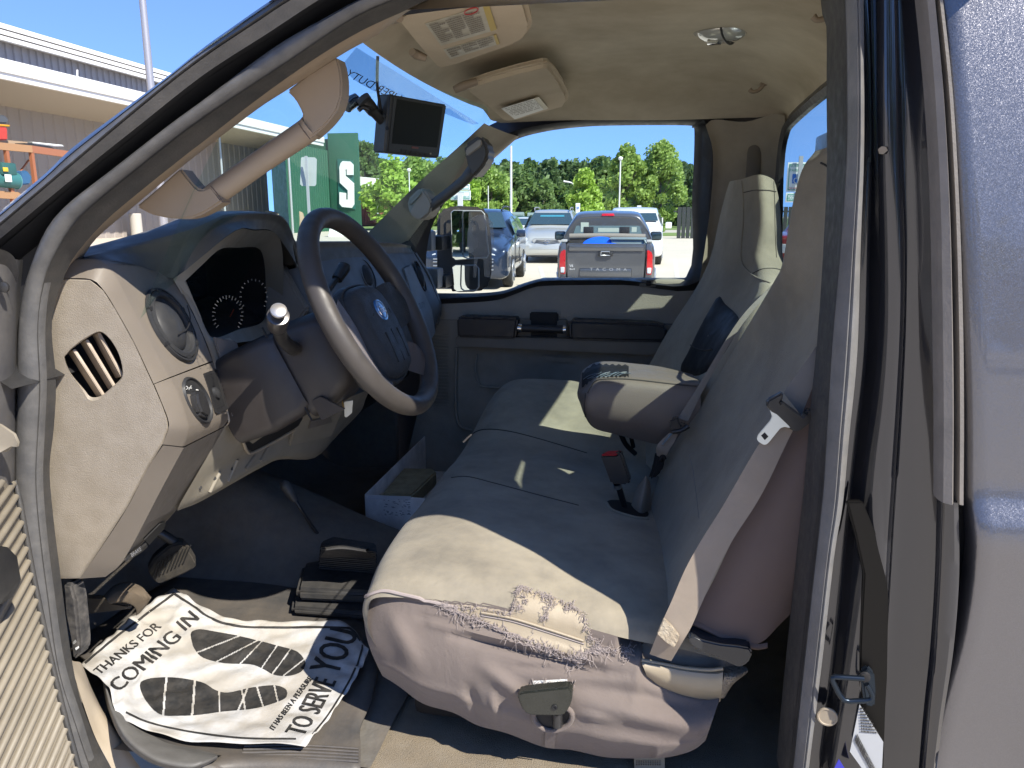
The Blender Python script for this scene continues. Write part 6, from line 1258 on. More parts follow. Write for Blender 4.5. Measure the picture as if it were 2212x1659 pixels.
for i in range(9):
    x = -34 + i * 9; tree(V(x, -34 - (i * 5) % 7, 0), 8 + (i * 3) % 4, 9, 'mid' if i % 2 else 'dark', 'tree behind the viewer, mirrored in the glossy door jamb', n=1500, seed=500 + i, leaf=.45, group='trees mirrored in the door jamb', low=.0)
# ---- buildings on the left
SID = mat('grey ribbed siding', (.30, .265, .235), .6, mott=(.5, .3, (.25, .225, .2))); SOF = mat('tan soffit', (.36, .31, .25), .8, bump=('ribX', 3, .4, .02)); FAS = mat('white metal fascia', (.66, .64, .60), .5); GRN = mat('green ribbed wall', (.02, .095, .055), .6, mott=(.6, .3, (.026, .115, .065))); SIDU = mat('blue grey upper siding', (.26, .25, .26), .6)
bd = thing('warehouse', V(-37, 45, 0), 'long grey ribbed warehouse with a white fascia canopy along its front', 'building')
def wallribs(X, y0, y1, z0, z1, step, m, nm, parent, amp=.06):
    rows = [[], []]; y = y0
    while y < y1:
        for dy, dx in ((0, 0), (step * .42, 0), (step * .5, amp), (step * .92, amp)): rows[0].append(V(X + dx, y + dy, z0)); rows[1].append(V(X + dx, y + dy, z1))
        y += step
    return link(nm, grid(rows, ang=10), m, parent)
zf0, zf1 = PX(0, 170, -31).z, PX(0, 122, -31).z
zs = PX(0, 228, -37).z
wallribs(-37, 2, 72, 0, zs + .3, .9, SID, 'wall', bd)
link('soffit', pymesh([V(-37, 2, zs), V(-31, 2, zf0 + .25), V(-31, 72, zf0 + .25), V(-37, 72, zs)], [(0, 1, 2, 3)]), SOF, bd)
link('fascia', join(box((-30.9, 37, (zf0 * .45 + zf1 * .55)), (.25, 70, (zf1 - zf0) * .5)), box((-31.0, 37, zf0 + (zf1 - zf0) * .18), (.25, 70, (zf1 - zf0) * .36))), FAS, bd)
link('canopy_roof', box((-34, 37, zf1 - .15), (6, 70, .2)), FAS, bd)
zr = PX(0, 50, -38).z; zr0 = PX(0, 80, -38).z
wallribs(-39, 2, 60, zf1 - .3, zr0 + .8, .62, SIDU, 'upper_wall', bd, .1)
link('upper_fascia', join(box((-38, 31, zr - .14), (.3, 58, .28)), box((-38.05, 31, zr - .48), (.3, 58, .24)), box((-38.1, 31, zr - .80), (.3, 58, .24))), FAS, bd)
link('upper_soffit', pymesh([V(-38, 2, zr - .92), V(-39, 2, zr0 + .0), V(-39, 60, zr0 + .0), V(-38, 60, zr - .92)], [(0, 1, 2, 3)]), SOF, bd)
link('upper_roof', box((-44, 31, zr - .1), (12, 58, .15)), FAS, bd)
link('canopy_light', join(box((-34, PX(15, 210, -34).y, zf0 + .2), (1, 1.6, .04))), WHITE, bd)
link('vent_stack', tube([PX(167, 151, -33), PX(167, 165, -33)], .05, 8, 2, sp=False), FAS, bd)
for u in (488, 631):
    pass
gb_ = thing('green_building', V(-34, 73, 0), 'dark green ribbed building end with a large white block letter S', 'building')
yg = PX(707, 320, -31).y; ztop = PX(707, 289, -31).z + .05
p0 = V(-31, yg, 0); xr = P(771, 302, yg).x
wallribs(-31.05, yg - 9, yg, 0, ztop - 1.6, .5, GRN, 'ribbed_side', gb_, .08)
link('end_wall', box(((-31 + xr) / 2, yg + .3, ztop / 2), (xr + 31, .3, ztop), bev=.03), GRN, gb_)
link('building_body', prism([V(-33, yg + .4, 0), V(xr - .3, yg + .4, 0), V(xr * (yg + 14) / yg - .6, yg + 14, 0), V(-44, yg + 14, 0)], (0, 0, ztop - .5)), GRN, gb_)
lp_ = lambda u, v: P(u, v, yg + .10)
link('logo_panel', prism([lp_(a, b) for a, b in ((729,343),(763,346),(768,452),(732,448))], (0, -.06, 0)), mat('teal panel', (.02, .12, .10), .6), gb_)
Sp = [(737,352),(741,348),(757,349),(764,356),(764,378),(750,378),(750,366),(747,366),(747,380),(765,396),(766,441),(761,449),(740,447),(734,440),(734,415),(748,417),(748,431),(752,431),(752,411),(735,395),(734,361)]
link('logo_letter', prism([P(a, b, yg) for a, b in Sp], (0, -.12, 0), 0), mat('white letter', (.80, .80, .78), .5), gb_)
# posts, bollards and clutter at the shop front
def post(u, vt, vb, D, wpx, label, nm='steel_post', m=None, grp=None):
    a, b = at(u, vt, D), at(u, vb, D); o = link(nm, tube([V(b.x, b.y, max(0, min(b.z, 0))) if vb > 460 else V(b.x, b.y, 0), V(b.x, b.y, a.z)], wpx / 1661 * D / 2, 12, 2, sp=False), m or mat('galvanised post', (.42, .43, .44), .45, metal=.3)); tag(o, label, 'post', grp); return o
post(487, 292, 470, 60, 5, 'pale canopy post left of centre seen below the driver grab handle', 'canopy_post')
post(631, 333, 470, 66, 5, 'pale canopy post standing in a concrete base near the green building', 'canopy_post')
lpz = thing('light_pole', ground_at(352, 25), 'tall brushed steel light pole rising against the sky left of the windscreen pillar', 'light pole')
link('shaft', tube([ground_at(352, 25), ground_at(352, 25) + V(0, 0, 12)], [.14, .085], 16, 2, sp=False), mat('brushed pole', (.45, .42, .40), .35, metal=.6), lpz)
link('base_flange', box(ground_at(352, 25) + V(0, 0, .05), (.5, .5, .1), bev=.02), MATS['brushed pole'], lpz)
sg = thing('sign_post', ground_at(668, 30), 'bare grey back of a rounded sign on a galvanised post before the green wall', 'sign')
link('post', box(V(ground_at(668, 30).x, ground_at(668, 30).y, zat(339, 30, 668) / 2), (.10, .06, zat(339, 30, 668))), MATS['galvanised post'], sg)
link('sign_plate', prism([at(a, b, 29.9) for a, b in ((650,341),(654,339),(680,340),(684,344),(683,398),(680,402),(652,402),(648,398))], (0, .02, 0), .004), mat('aluminium sign back', (.36, .38, .37), .45, metal=.2), sg)
CONC = mat('cast concrete', (.40, .38, .34), .9, bump=('noise', 6, .4, .02))
def cyl(u, vt, vb, wpx, label, nm, m, cat, grp=None, D=None):
    b = PZ(u, vb, 0); D = (b - V(0, 0, EYE)).dot(_f); o = link(nm, lathe([(0, wpx / 1661 * D / 2), (zat(vt, D, u) - .05, wpx / 1661 * D / 2), (zat(vt, D, u), wpx / 1661 * D / 2 - .05)], b, (0, 0, 1), 20), m); tag(o, label, cat, grp); return o
cyl(297, 461, 513, 24, 'thick concrete bollard beside the yellow cabinet, leftmost of the bollards', 'concrete_bollard', CONC, 'bollard')
cyl(380, 466, 508, 17, 'pale concrete bollard under the driver grab handle', 'concrete_bollard', CONC, 'bollard')
cyl(634, 463, 501, 15, 'concrete base around the canopy post among the stacked goods', 'concrete_bollard', CONC, 'bollard')
cyl(816, 464, 482, 13, 'short concrete base at the foot of the white canopy post', 'concrete_bollard', CONC, 'bollard')
def crate(pts, label, nm, m, cat, dy=1.2, grp=None):
    b = PZ(*pts[-1], 0); D = (b - V(0, 0, EYE)).dot(_f); q = [at(a, c, D) for a, c in pts]
    for p in q:
        if p.z < .25: p.z = 0.002
    o = link(nm, prism(q, (0, dy, 0), .04, 1), m); tag(o, label, cat, grp); return o
yc = thing('yellow_cabinet', PZ(266, 512, 0), 'yellow steel cabinet with two doors standing left of the thick bollard', 'cabinet')
D_ = (PZ(266, 512, 0) - V(0, 0, EYE)).dot(_f)
link('body', prism([at(a, c, D_) for a, c in ((246,462),(286,452),(286,511),(246,513))], (0, 1.2, 0), .04, 1), mat('yellow enamel', (.60, .33, .03), .5), yc)
for u in (256, 274): link('door', prism([at(a, c, D_ - .06) for a, c in ((u-7,468),(u+8,466),(u+8,505),(u-7,506))], (0, .03, 0), .01, 1), mat('yellow door', (.52, .28, .03), .5), yc)
crate([(312,467),(352,468),(352,500),(312,500)], 'grey utility box behind the thick bollard', 'utility_box', mat('grey box', (.30, .31, .29), .6), 'box')
crate([(356,470),(372,470),(372,502),(356,502)], 'narrow grey locker right of the utility box', 'utility_box', mat('grey box', (.30, .31, .29), .6), 'box')
crate([(222,472),(242,468),(242,506),(222,508)], 'grey steel crate left of the yellow cabinet', 'utility_box', mat('grey box', (.30, .31, .29), .6), 'box')
crate([(640,452),(652,460),(658,482),(655,503),(643,503)], 'brown and white board leaning behind the concrete base', 'leaning_board', mat('brown board', (.30, .22, .15), .7), 'board', .3)
crate([(604,462),(612,457),(624,462),(626,500),(610,500),(604,484)], 'bundle of blue and white bags beside the canopy post', 'bag_pile', mat('pale blue bags', (.30, .36, .40), .7, mott=(2, .8, (.55, .55, .52), .1)), 'bags', .8)
crate([(560,458),(575,455),(592,459),(600,470),(600,500),(560,500)], 'heap of white and tan sacks behind the cluster hood', 'sack_heap', mat('tan sacks', (.50, .46, .38), .8, mott=(1.5, .8, (.28, .2, .14), .1)), 'sacks', .8)
crate([(664,470),(700,462),(704,498),(664,498)], 'tan wooden crate against the green wall', 'wooden_crate', mat('tan crate', (.36, .27, .17), .8, mott=(2, .8, (.2, .16, .12))), 'crate')
crate([(714,476),(731,474),(738,512),(708,512)], 'white folding sign board standing behind the steering wheel rim', 'sandwich_board', WHITE, 'sign', .6)
crate([(741,482),(749,481),(755,503),(742,504)], 'small white folding sign board right of the larger one', 'sandwich_board', WHITE, 'sign', .5)
rc = thing('red_container', PZ(792, 490, 0), 'rusty red corrugated shipping container beside the green building', 'container')
D_ = 82
link('body', prism([at(a, c, D_) for a, c in ((774,432),(806,436),(810,482),(776,490))], (0, 5, 0), .05, 1), mat('rusty red steel', (.26, .075, .055), .7, mott=(.8, .5, (.2, .06, .05))), rc)
for q in range(9): a = 777 + q * 3.6; link('corrugation', tube([at(a, 434.5 + q * .35, D_ - .1), at(a + 1, 487 - q * .8, D_ - .1)], .07, 6, 2, sp=False), mat('rusty red rib', (.33, .10, .075), .7), rc)
wc = thing('white_canopy', PZ(816, 484, 0), 'small white flat canopy on a thin post beside the green building', 'canopy')
link('roof', prism([at(a, c, 75) for a, c in ((772,381),(840,388),(840,410),(772,401))], (0, 6, 0), .05, 1), FAS, wc)
link('post', tube([at(816, 466, 75), at(816, 404, 75)], .1, 8, 2, sp=False), MATS['galvanised post'], wc)
# pallet rack against the warehouse wall
ORG_ = mat('orange rack beam', (.34, .19, .09), .5); RUST = mat('rust red rack post', (.30, .11, .05), .6)
XR = -32.0
rk = thing('pallet_rack', V(XR, PX(66, 400, XR).y, 0), 'orange and rust red pallet rack loaded with goods against the warehouse wall', 'rack')
def xb(u0, v0, u1, v1, r_, m, nm, dx=0): a, b = PX(u0, v0, XR + dx), PX(u1, v1, XR + dx); return link(nm, box((a + b) / 2, ((b - a).length, r_, r_ * 1.6), frame(b - a)), m, rk)
xb(-40, 312, 66, 322, .22, ORG_, 'beam'); xb(66, 322, 150, 334, .22, mat('red orange beam', (.30, .12, .06), .5), 'beam'); xb(-40, 418, 42, 423, .22, ORG_, 'beam')
for u in (66, 12): a = PX(u, 318, XR); link('upright', box(V(a.x, a.y, a.z / 2), (.18, .18, a.z)), RUST, rk)
a, b = PX(62, 346, XR - .6), PX(38, 378, XR - .6); link('brace', tube([a, b], .05, 6, 2, sp=False), RUST, rk)
xb(-40, 309, 56, 317, .3, mat('pallet boards', (.38, .27, .17), .8), 'pallet_deck', -.8)
def onrack(nm, pts, m, label, cat, th=1.2, bev=.06): o = link(nm, prism([PX(a, b, XR) for a, b in pts], (-th, 0, 0), bev, 2), m); tag(o, label, cat); return o
onrack('red_bin', [(-30,268),(17,275),(18,303),(-30,302)], mat('red bin', (.42, .045, .03), .5), 'red bin standing on top of the pallet rack', 'bin')
onrack('yellow_strap_box', [(-30,266),(24,270),(24,274),(-30,272)], mat('yellow lid', (.65, .33, .02), .5), 'flat yellow board resting on the red bin', 'board')
onrack('motor_unit', [(-30,245),(12,249),(20,258),(18,267),(-30,266)], mat('dark motor', (.07, .075, .08), .5), 'dark electric motor on the yellow board', 'motor')
onrack('dark_tarp', [(54,309),(80,310),(116,318),(124,325),(100,326),(54,320)], mat('black tarp', (.025, .025, .028), .7), 'folded black tarp on the rack beam', 'tarp')
onrack('white_plank', [(70,306),(138,313),(141,317),(120,317),(74,311)], mat('white plank', (.62, .64, .60), .6), 'long white plank lying across the black tarp', 'plank', .4)
TEAL = mat('teal tank', (.04, .14, .14), .5)
cp = thing('air_compressor', PX(20, 410, XR), 'teal air compressor with a round tank end on the lower rack shelf', 'compressor')
ca, cb_ = PX(36, 391, XR + .1), PX(-40, 384, XR - .3)
link('tank', tube([cb_, ca], .78 * .5, 18, 2, sp=False), mat('dark teal tank', (.03, .13, .13), .5), cp); link('tank_end', lathe([(0,.42),(.08,.36),(.13,.2),(.14,.02)], ca, ca - cb_, 24), mat('pale teal end', (.13, .36, .38), .4), cp)
link('pump', box(PX(8, 365, XR), (.7, .9, .6), bev=.08), mat('green pump', (.03, .1, .09), .5), cp); link('label_tag', box(PX(18, 385, XR + .5), (.02, .4, .35), bev=.005), WHITE, cp); link('belt_guard', box(PX(12, 366, XR + .4), (.05, .3, .2), bev=.02), mat('yellow guard', (.6, .4, .04), .5), cp)
onrack('blue_tarp_bundle', [(46,372),(60,368),(70,382),(66,398),(44,400)], mat('blue tarp', (.03, .10, .2), .6), 'bundled blue tarp right of the compressor', 'tarp')

# ---- lamp posts and signs in the lot
PW = mat('white pole paint', (.62, .62, .62), .5)
def polething(u, vt, D, wpx, label, head=None):
    g = ground_at(u, D); t = thing('light_pole', g, label, 'light pole'); zt_ = zat(vt, D, u)
    link('shaft', tube([g, V(g.x, g.y, zt_)], [wpx / 1661 * D * .55, wpx / 1661 * D * .45], 12, 2, sp=False), PW, t)
    if head == 'ball': link('lamp_head', lathe([(0,.08),(.06,.15),(.16,.17),(.24,.09),(.26,.01)], V(g.x, g.y, zt_), (0, 0, 1), 16), WHITE, t)
    if head == 'arm': link('lamp_arm', tube([V(g.x, g.y, zt_), V(g.x - .3, g.y, zt_ + .35), V(g.x - 1.0, g.y, zt_ + .5)], [.06, .05, .08], 8), WHITE, t)
    return t
polething(1104, 318, 38, 5, 'straight white pole rising behind the towing mirror')
polething(1337, 348, 55, 3.2, 'thin white pole with a round lamp head before the tall birches', 'ball')
polething(1242, 405, 65, 2, 'pole with a curved lamp arm left of the lime maple', 'arm')
polething(1055, 402, 60, 2, 'thin grey pole left of the straight white pole')
polething(886, 372, 60, 2.4, 'lamp post with a round head below the monitor, seen through the windscreen', 'ball')
polething(858, 380, 66, 2, 'lamp post with a curved arm beside the yellow green tree', 'arm')
polething(1431, 470, 50, 3.5, 'short white post before the dark fence at the right')
BLUE = mat('sign blue', (.03, .16, .55), .5); SGN = mat('sign white', (.72, .74, .74), .5); SGR = mat('sign green print', (.05, .32, .22), .5)
def wheelchair(o, xd, yd, m=None):
    n = xd.cross(yd).normalized() * .004; pt = lambda a, b: o + xd * a + yd * b + n
    w_ = xd.length * .045
    return join(tube([pt(.45, .88), pt(.47, .5), pt(.72, .5), pt(.85, .2)], w_, 6, 2, sp=False), tube([pt(.46, .66), pt(.66, .66)], w_, 6, 2, sp=False), tube([pt(.44 + .27 * math.cos(a), .32 + .27 * math.sin(a)) for a in [R(100 + 23 * q) for q in range(12)]], w_, 6, 1, sp=False), lathe([(0, .001), (.001, xd.length * .08), (.003, xd.length * .08)], pt(.44, .95), n, 10))
def psign(u, vt, vb, wpx, D, label):
    g = ground_at(u, D); t = thing('parking_sign', g, label, 'sign'); zt_, zb2 = zat(vt, D, u), zat(vb, D, u); w_ = wpx / 1661 * D
    link('post', box(V(g.x, g.y + .03, zt_ / 2), (.08, .05, zt_)), MATS['galvanised post'], t)
    link('sign_plate', box(V(g.x, g.y - .02, (zt_ + zb2) / 2), (w_, .02, zt_ - zb2), bev=.008), SGN, t)
    s = w_ * .52; link('blue_square', box(V(g.x, g.y - .034, zt_ - (zt_ - zb2) * .46), (s, .006, s)), BLUE, t)
    link('wheelchair_symbol', wheelchair(V(g.x - s / 2, g.y - .040, zt_ - (zt_ - zb2) * .46 - s / 2), V(s, 0, 0), V(0, 0, s)), SGN, t); return t
psign(1248, 439, 461, 9.5, 34, 'small accessible parking sign between the silver minivan and the lime maple'); psign(1380, 444, 461, 9, 30, 'small accessible parking sign above the white van')
g = ground_at(994, 22); vs_ = thing('accessible_sign', g, 'green lettered van accessible sign on a white post above the towing mirror', 'sign')
def splate(nm, u0, v0, u1, v1, D, par): 
    a, b = at(u0, v1, D), at(u1, v0, D); c = (a + b) / 2
    o = link(nm, box(V(c.x, c.y, c.z), ((b.x - a.x), .02, b.z - a.z), bev=.006), SGN, par)
    link('sign_border', tube([V(a.x + .03, c.y - .013, a.z + .03), V(b.x - .03, c.y - .013, a.z + .03), V(b.x - .03, c.y - .013, b.z - .03), V(a.x + .03, c.y - .013, b.z - .03), V(a.x + .03, c.y - .013, a.z + .03)], .006, 6, 1, sp=False), SGR, o); return V(a.x, c.y - .014, a.z), b.x - a.x, b.z - a.z
link('post', box(V(g.x, g.y + .04, 1.1), (.14, .06, 2.2)), MATS['white pole paint'], vs_)
o, w_, h_ = splate('sign_plate', 972, 412, 1018, 432, 22, vs_)
link('sign_lettering', fit_text('VAN', o + V(w_ * .36, 0, h_ * .56), V(w_ * .28, 0, 0), V(0, 0, h_ * .28)), SGR, vs_); link('sign_lettering', fit_text('ACCESSIBLE', o + V(w_ * .08, 0, h_ * .16), V(w_ * .84, 0, 0), V(0, 0, h_ * .28)), SGR, vs_)
splate('sign_plate', 980, 398, 1016, 410, 22, vs_)
g = ground_at(1722, 12.5); rs = thing('reserved_sign', g, 'reserved parking sign with a blue wheelchair square seen through the rear window', 'sign')
link('post', box(V(g.x, g.y + .04, 1.25), (.06, .05, 2.5)), MATS['galvanised post'], rs)
o, w_, h_ = splate('sign_plate', 1699, 351, 1744, 414, 12.5, rs)
link('sign_lettering', fit_text('RESERVED', o + V(w_ * .08, 0, h_ * .84), V(w_ * .84, 0, 0), V(0, 0, h_ * .10)), SGR, rs); link('sign_lettering', fit_text('PARKING', o + V(w_ * .12, 0, h_ * .68), V(w_ * .76, 0, 0), V(0, 0, h_ * .10)), SGR, rs)
s = h_ * .32; link('blue_square', box(o + V(w_ * .5, -.004, h_ * .44), (s, .006, s)), BLUE, rs); link('wheelchair_symbol', wheelchair(o + V(w_ * .5 - s / 2, -.010, h_ * .44 - s / 2), V(s, 0, 0), V(0, 0, s)), SGN, rs)
link('warning_line', fit_text('TOW AWAY ZONE', o + V(w_ * .08, 0, h_ * .08), V(w_ * .84, 0, 0), V(0, 0, h_ * .08)), REDP, rs)
o, w_, h_ = splate('sign_plate', 1697, 416, 1740, 437, 12.5, rs); link('sign_lettering', fit_text('ACCESSIBLE', o + V(w_ * .06, 0, h_ * .3), V(w_ * .88, 0, 0), V(0, 0, h_ * .35)), SGR, rs)
# tread plate box standing on the bed right behind the rear window
tbx = [P(1735, 180, 1.75), P(1722, 600, 1.95)]
dm_ = []
tp = link('cargo_box', box((.49, 2.10, 1.45), (.10, .46, .68), bev=.006), mat('tread plate', (.22, .23, .24), .35, metal=.7, mott=(4, .5, (.16, .165, .17))), T)
for i in range(4):
    for j in range(13): y = 1.97 + i * .045; z = 1.2 + j * .045; dm_.append(box((.4385, y, z), (.003, .028, .005), Matrix.Rotation(R(45 if (i + j) % 2 else -45), 3, 'X')))
link('tread_lugs', join(*dm_), mat('tread lugs', (.5, .52, .54), .3, metal=.8), tp)
link('box_edge_trim', tube([V(.437, 2.135 + .004 * math.sin(k * 1.3), 1.15 + k * .04) for k in range(16)], .0035, 6), mat('tread lugs', (.5, .52, .54), .3), tp)
link('truck_bed', box((1.6, 1.72, 1.0), (2.1, 1.6, .45), bev=.04), PAINT, T)

# ---- vehicles
TYRE = mat('tyre', (.02, .02, .02), .8); ALLOY = mat('alloy', (.45, .46, .48), .3, metal=.8); LAMP = mat('lamp lens', (.55, .58, .60), .08, coat=1); RED = mat('tail lamp red', (.48, .01, .015), .15, coat=1); BLK = mat('black trim', (.02, .02, .022), .45)
def carpaint(nm, c, metal=.6): return mat(nm, c, .3, metal=metal, coat=1)
class Body:
    """stations along the car (x = 0 at the end that faces the camera), local frame: X across, Y away, Z up"""
    def __init__(s, st, root, m, nm='body'):
        s.st = st; s.root = root; rows = []
        for y, hw, zb, zs_, zt_, tw in st:
            r = [(0, zb), (-hw * .5, zb), (-hw * .90, zb), (-hw, zb + .12), (-hw, (zb + zs_) / 2), (-hw * .985, zs_), (-tw - .02, zt_ - .10), (-tw + .12, zt_ - .015), (-tw * .4, zt_), (0, zt_ + .008)]
            r = r + [(-a, b) for a, b in r[:-1][::-1]]; rows.append([V(a, y, b) for a, b in r])
        s.rows = rows; me = surf(rows, 3, 4, ang=50)
        bm = bmesh.new(); bm.from_mesh(me); bmesh.ops.remove_doubles(bm, verts=bm.verts[:], dist=.001); bmesh.ops.holes_fill(bm, edges=[e for e in bm.edges if e.is_boundary], sides=0); bmesh.ops.recalc_face_normals(bm, faces=bm.faces[:]); bm.to_mesh(me); bm.free(); shade(me, 50)
        s.o = link(nm, me, m, root, local=True)
def wheel(root, x, y, r=.34, w_=.22, n=5):
    t = link('wheel', lathe([(-w_ / 2, r * .72), (-w_ / 2 + .01, r * .95), (-w_ / 2 + .04, r), (w_ / 2 - .04, r), (w_ / 2 - .01, r * .95), (w_ / 2, r * .72)], V(x, y, r), (1, 0, 0), 28), TYRE, root, local=True)
    s = 1 if x > 0 else -1
    q = link('rim', lathe([(0, r * .70), (.012, r * .68), (.0, r * .6), (-.03, r * .3), (-.01, r * .1), (.0, .01)], V(x + s * (w_ / 2 + .002), y, r), (s, 0, 0), 24), ALLOY, t, local=True)
    sp = []
    for k in range(n): a = 2 * math.pi * k / n; sp.append(tube([V(x + s * (w_ / 2 + .008), y + math.cos(a) * r * .1, r + math.sin(a) * r * .1), V(x + s * (w_ / 2 + .012), y + math.cos(a) * r * .64, r + math.sin(a) * r * .64)], r * .07, 6, 2, sp=False))
    link('rim_spokes', join(*sp), ALLOY, t, local=True)
def quad(nm, root, pts, m, th=.012, bev=.0, off=.022):
    a, b, c = pts[0], pts[1], pts[2]; n = (b - a).cross(c - a).normalized(); cen = sum(pts, V(0, 0, 0)) / len(pts); d = cen - V(0, cen.y if abs(n.y) < .7 else 2.2, .8)
    if n.dot(d) < 0: n = -n
    return link(nm, prism([p + n * off for p in pts], n * th, bev, 1), m, root, local=True)
# silver minivan facing the camera
D0 = 25.2; g = ground_at(1183, D0)
mv = thing('minivan', g, 'silver minivan facing the cab between the dark blue car and grey pickup', 'minivan', rotz=YAW * .3)
SIL = carpaint('silver paint', (.50, .50, .47), .35)
Body([(-.06,.62,.34,.60,.68,.45),(0,.86,.26,.66,.76,.62),(.10,.94,.22,.74,.86,.72),(.5,.97,.22,.84,1.00,.80),(1.1,.98,.24,.92,1.12,.84),(1.35,.98,.26,.98,1.22,.80),(2.2,.98,.28,1.02,1.70,.66),(3.2,.98,.28,1.04,1.76,.70),(4.3,.97,.28,1.04,1.74,.70),(4.95,.94,.3,1.0,1.60,.68),(5.05,.9,.35,.95,1.3,.66)], mv, SIL)
quad('windscreen', mv, [V(-.80,1.36,1.235), V(.80,1.36,1.235), V(.64,2.05,1.62), V(-.64,2.05,1.62)], CARGLASS)
quad('windscreen_reflection', mv, [V(-.4,1.80,1.48), V(.45,1.80,1.48), V(.44,1.90,1.536), V(-.39,1.90,1.536)], mat('blue glass reflection tint', (.05, .22, .30), .1), .006, 0, .036)  # blue reflection laid on the glass as a coloured strip
for s in (-1, 1):
    quad('side_window', mv, [V(s*.93,1.55,1.10), V(s*.93,2.5,1.10), V(s*.80,2.5,1.55), V(s*.79,2.05,1.52)], CARGLASS); quad('side_window', mv, [V(s*.93,2.6,1.10), V(s*.93,4.3,1.12), V(s*.81,4.2,1.55), V(s*.80,2.6,1.56)], CARGLASS)
    link('headlight', prism([V(s*.93,.14,.72), V(s*.95,.30,.86), V(s*.86,.26,.92), V(s*.62,.12,.80), V(s*.60,.05,.70), V(s*.78,.05,.62)], (0, -.05, 0), .02, 2), LAMP, mv, local=True)
    link('wing_mirror', box(V(s*1.08,1.55,1.12), (.2,.12,.16), bev=.05), SIL, mv, local=True); link('roof_rail', tube([V(s*.62,2.1,1.72), V(s*.64,2.4,1.82), V(s*.64,4.0,1.84), V(s*.62,4.3,1.76)], .022, 8), mat('rail grey', (.2, .2, .21), .4), mv, local=True)
    link('fog_lamp', lathe([(0,.06),(.015,.05),(.02,.01)], V(s*.74,-.0,.40), (0,-1,0), 14), LAMP, mv, local=True)
    for y in (.95, 4.05): wheel(mv, s*.86, y, .34)
link('grille', prism([V(-.52,-.02,.72), V(-.46,-.02,.82), V(.46,-.02,.82), V(.52,-.02,.72), V(.40,-.02,.64), V(-.40,-.02,.64)], (0, -.03, 0), .015, 2), mat('grille silver', (.45, .45, .44), .35, metal=.3), mv, local=True)
link('grille_slot', join(*[tube([V(-.42 + .03*k,-.06,.68 + .04*k), V(0,-.08,.665 + .04*k), V(.42 - .03*k,-.06,.68 + .04*k)], .008, 6) for k in range(3)]), BLK, mv, local=True)
link('oval_emblem', join(*[tube([V(a_*math.cos(t),-.095,.73 + b_*math.sin(t) + c_) for t in [2*math.pi*q/20 for q in range(21)]], .008, 6, 1, sp=False) for a_, b_, c_ in ((.085,.055,0),(.028,.052,0),(.055,.022,.025))]), CHROME, mv, local=True)
link('air_intake', prism([V(-.60,-.0,.43), V(-.56,-.02,.475), V(.56,-.02,.475), V(.60,-.0,.43), V(.50,-.0,.40), V(-.50,-.0,.40)], (0, -.03, 0), .01, 1), BLK, mv, local=True)
link('bumper_lip', box(V(0,.03,.25), (1.5,.1,.05), bev=.02), BLK, mv, local=True)
link('wiper', tube([V(-.5,1.24,1.14), V(.1,1.27,1.15)], .01, 6, 2, sp=False), BLK, mv, local=True)
# dark blue SUV left of it, three-quarter front view behind the towing mirror
g = ground_at(1000, 16.2)
sv = thing('suv', g, 'dark blue car with a gold front emblem, partly hidden behind the towing mirror', 'car', rotz=R(4))
NAV = carpaint('dark blue paint', (.022, .035, .065), .4)
Body([(-.02,.80,.30,.72,.80,.60),(.08,.92,.24,.86,.96,.74),(.6,.95,.24,.96,1.06,.80),(1.25,.95,.26,1.02,1.16,.80),(1.4,.95,.26,1.05,1.24,.76),(2.15,.95,.28,1.08,1.66,.60),(3.2,.95,.28,1.12,1.72,.62),(4.1,.94,.28,1.14,1.68,.62),(4.6,.92,.3,1.1,1.5,.60),(4.75,.86,.36,1.0,1.2,.6)], sv, NAV)
quad('windscreen', sv, [V(-.76,1.44,1.27), V(.76,1.44,1.27), V(.58,2.05,1.61), V(-.58,2.05,1.61)], CARGLASS)
BG = mat('sky reflecting glass', (.10, .16, .22), .04, coat=1)
for s in (-1, 1):
    quad('side_window', sv, [V(s*.92,1.6,1.14), V(s*.92,2.5,1.16), V(s*.74,2.5,1.54), V(s*.73,2.1,1.50)], BG); quad('side_window', sv, [V(s*.92,2.58,1.16), V(s*.92,3.4,1.18), V(s*.74,3.4,1.55), V(s*.74,2.58,1.55)], BG); quad('side_window', sv, [V(s*.92,3.48,1.18), V(s*.90,4.0,1.22), V(s*.76,3.9,1.50), V(s*.74,3.48,1.54)], BG)
    link('headlight', prism([V(s*.92,.12,.80), V(s*.90,.25,.90), V(s*.60,.06,.84), V(s*.58,.03,.74), V(s*.84,.05,.70)], (0, -.05, 0), .015, 2), LAMP, sv, local=True)
    mm = link('wing_mirror', box(V(s*1.08,1.62,1.16), (.22,.14,.17), bev=.05), NAV, sv, local=True)
    link('roof_rail', tube([V(s*.56,2.2,1.68), V(s*.58,2.5,1.77), V(s*.58,3.7,1.77), V(s*.56,4.0,1.70)], .02, 8), BLK, sv, local=True)
    link('door_line', tube([V(s*.955,1.6,.45), V(s*.962,1.55,.8), V(s*.95,1.6,1.10)], .006, 5), BLK, sv, local=True); link('door_line', tube([V(s*.955,2.54,.42), V(s*.962,2.54,.8), V(s*.94,2.54,1.12)], .006, 5), BLK, sv, local=True)
    link('door_handle', box(V(s*.965,2.36,.98), (.03,.16,.03), bev=.01), NAV, sv, local=True)
    for y in (.90, 3.75): wheel(sv, s*.86, y, .36)
for z in (.44, .52, .60, .66): link('grille_bar', box(V(0,-.06,z), (1.3,.04,.03), bev=.01), mat('grille bar', (.35, .36, .38), .3, metal=.6), sv, local=True)
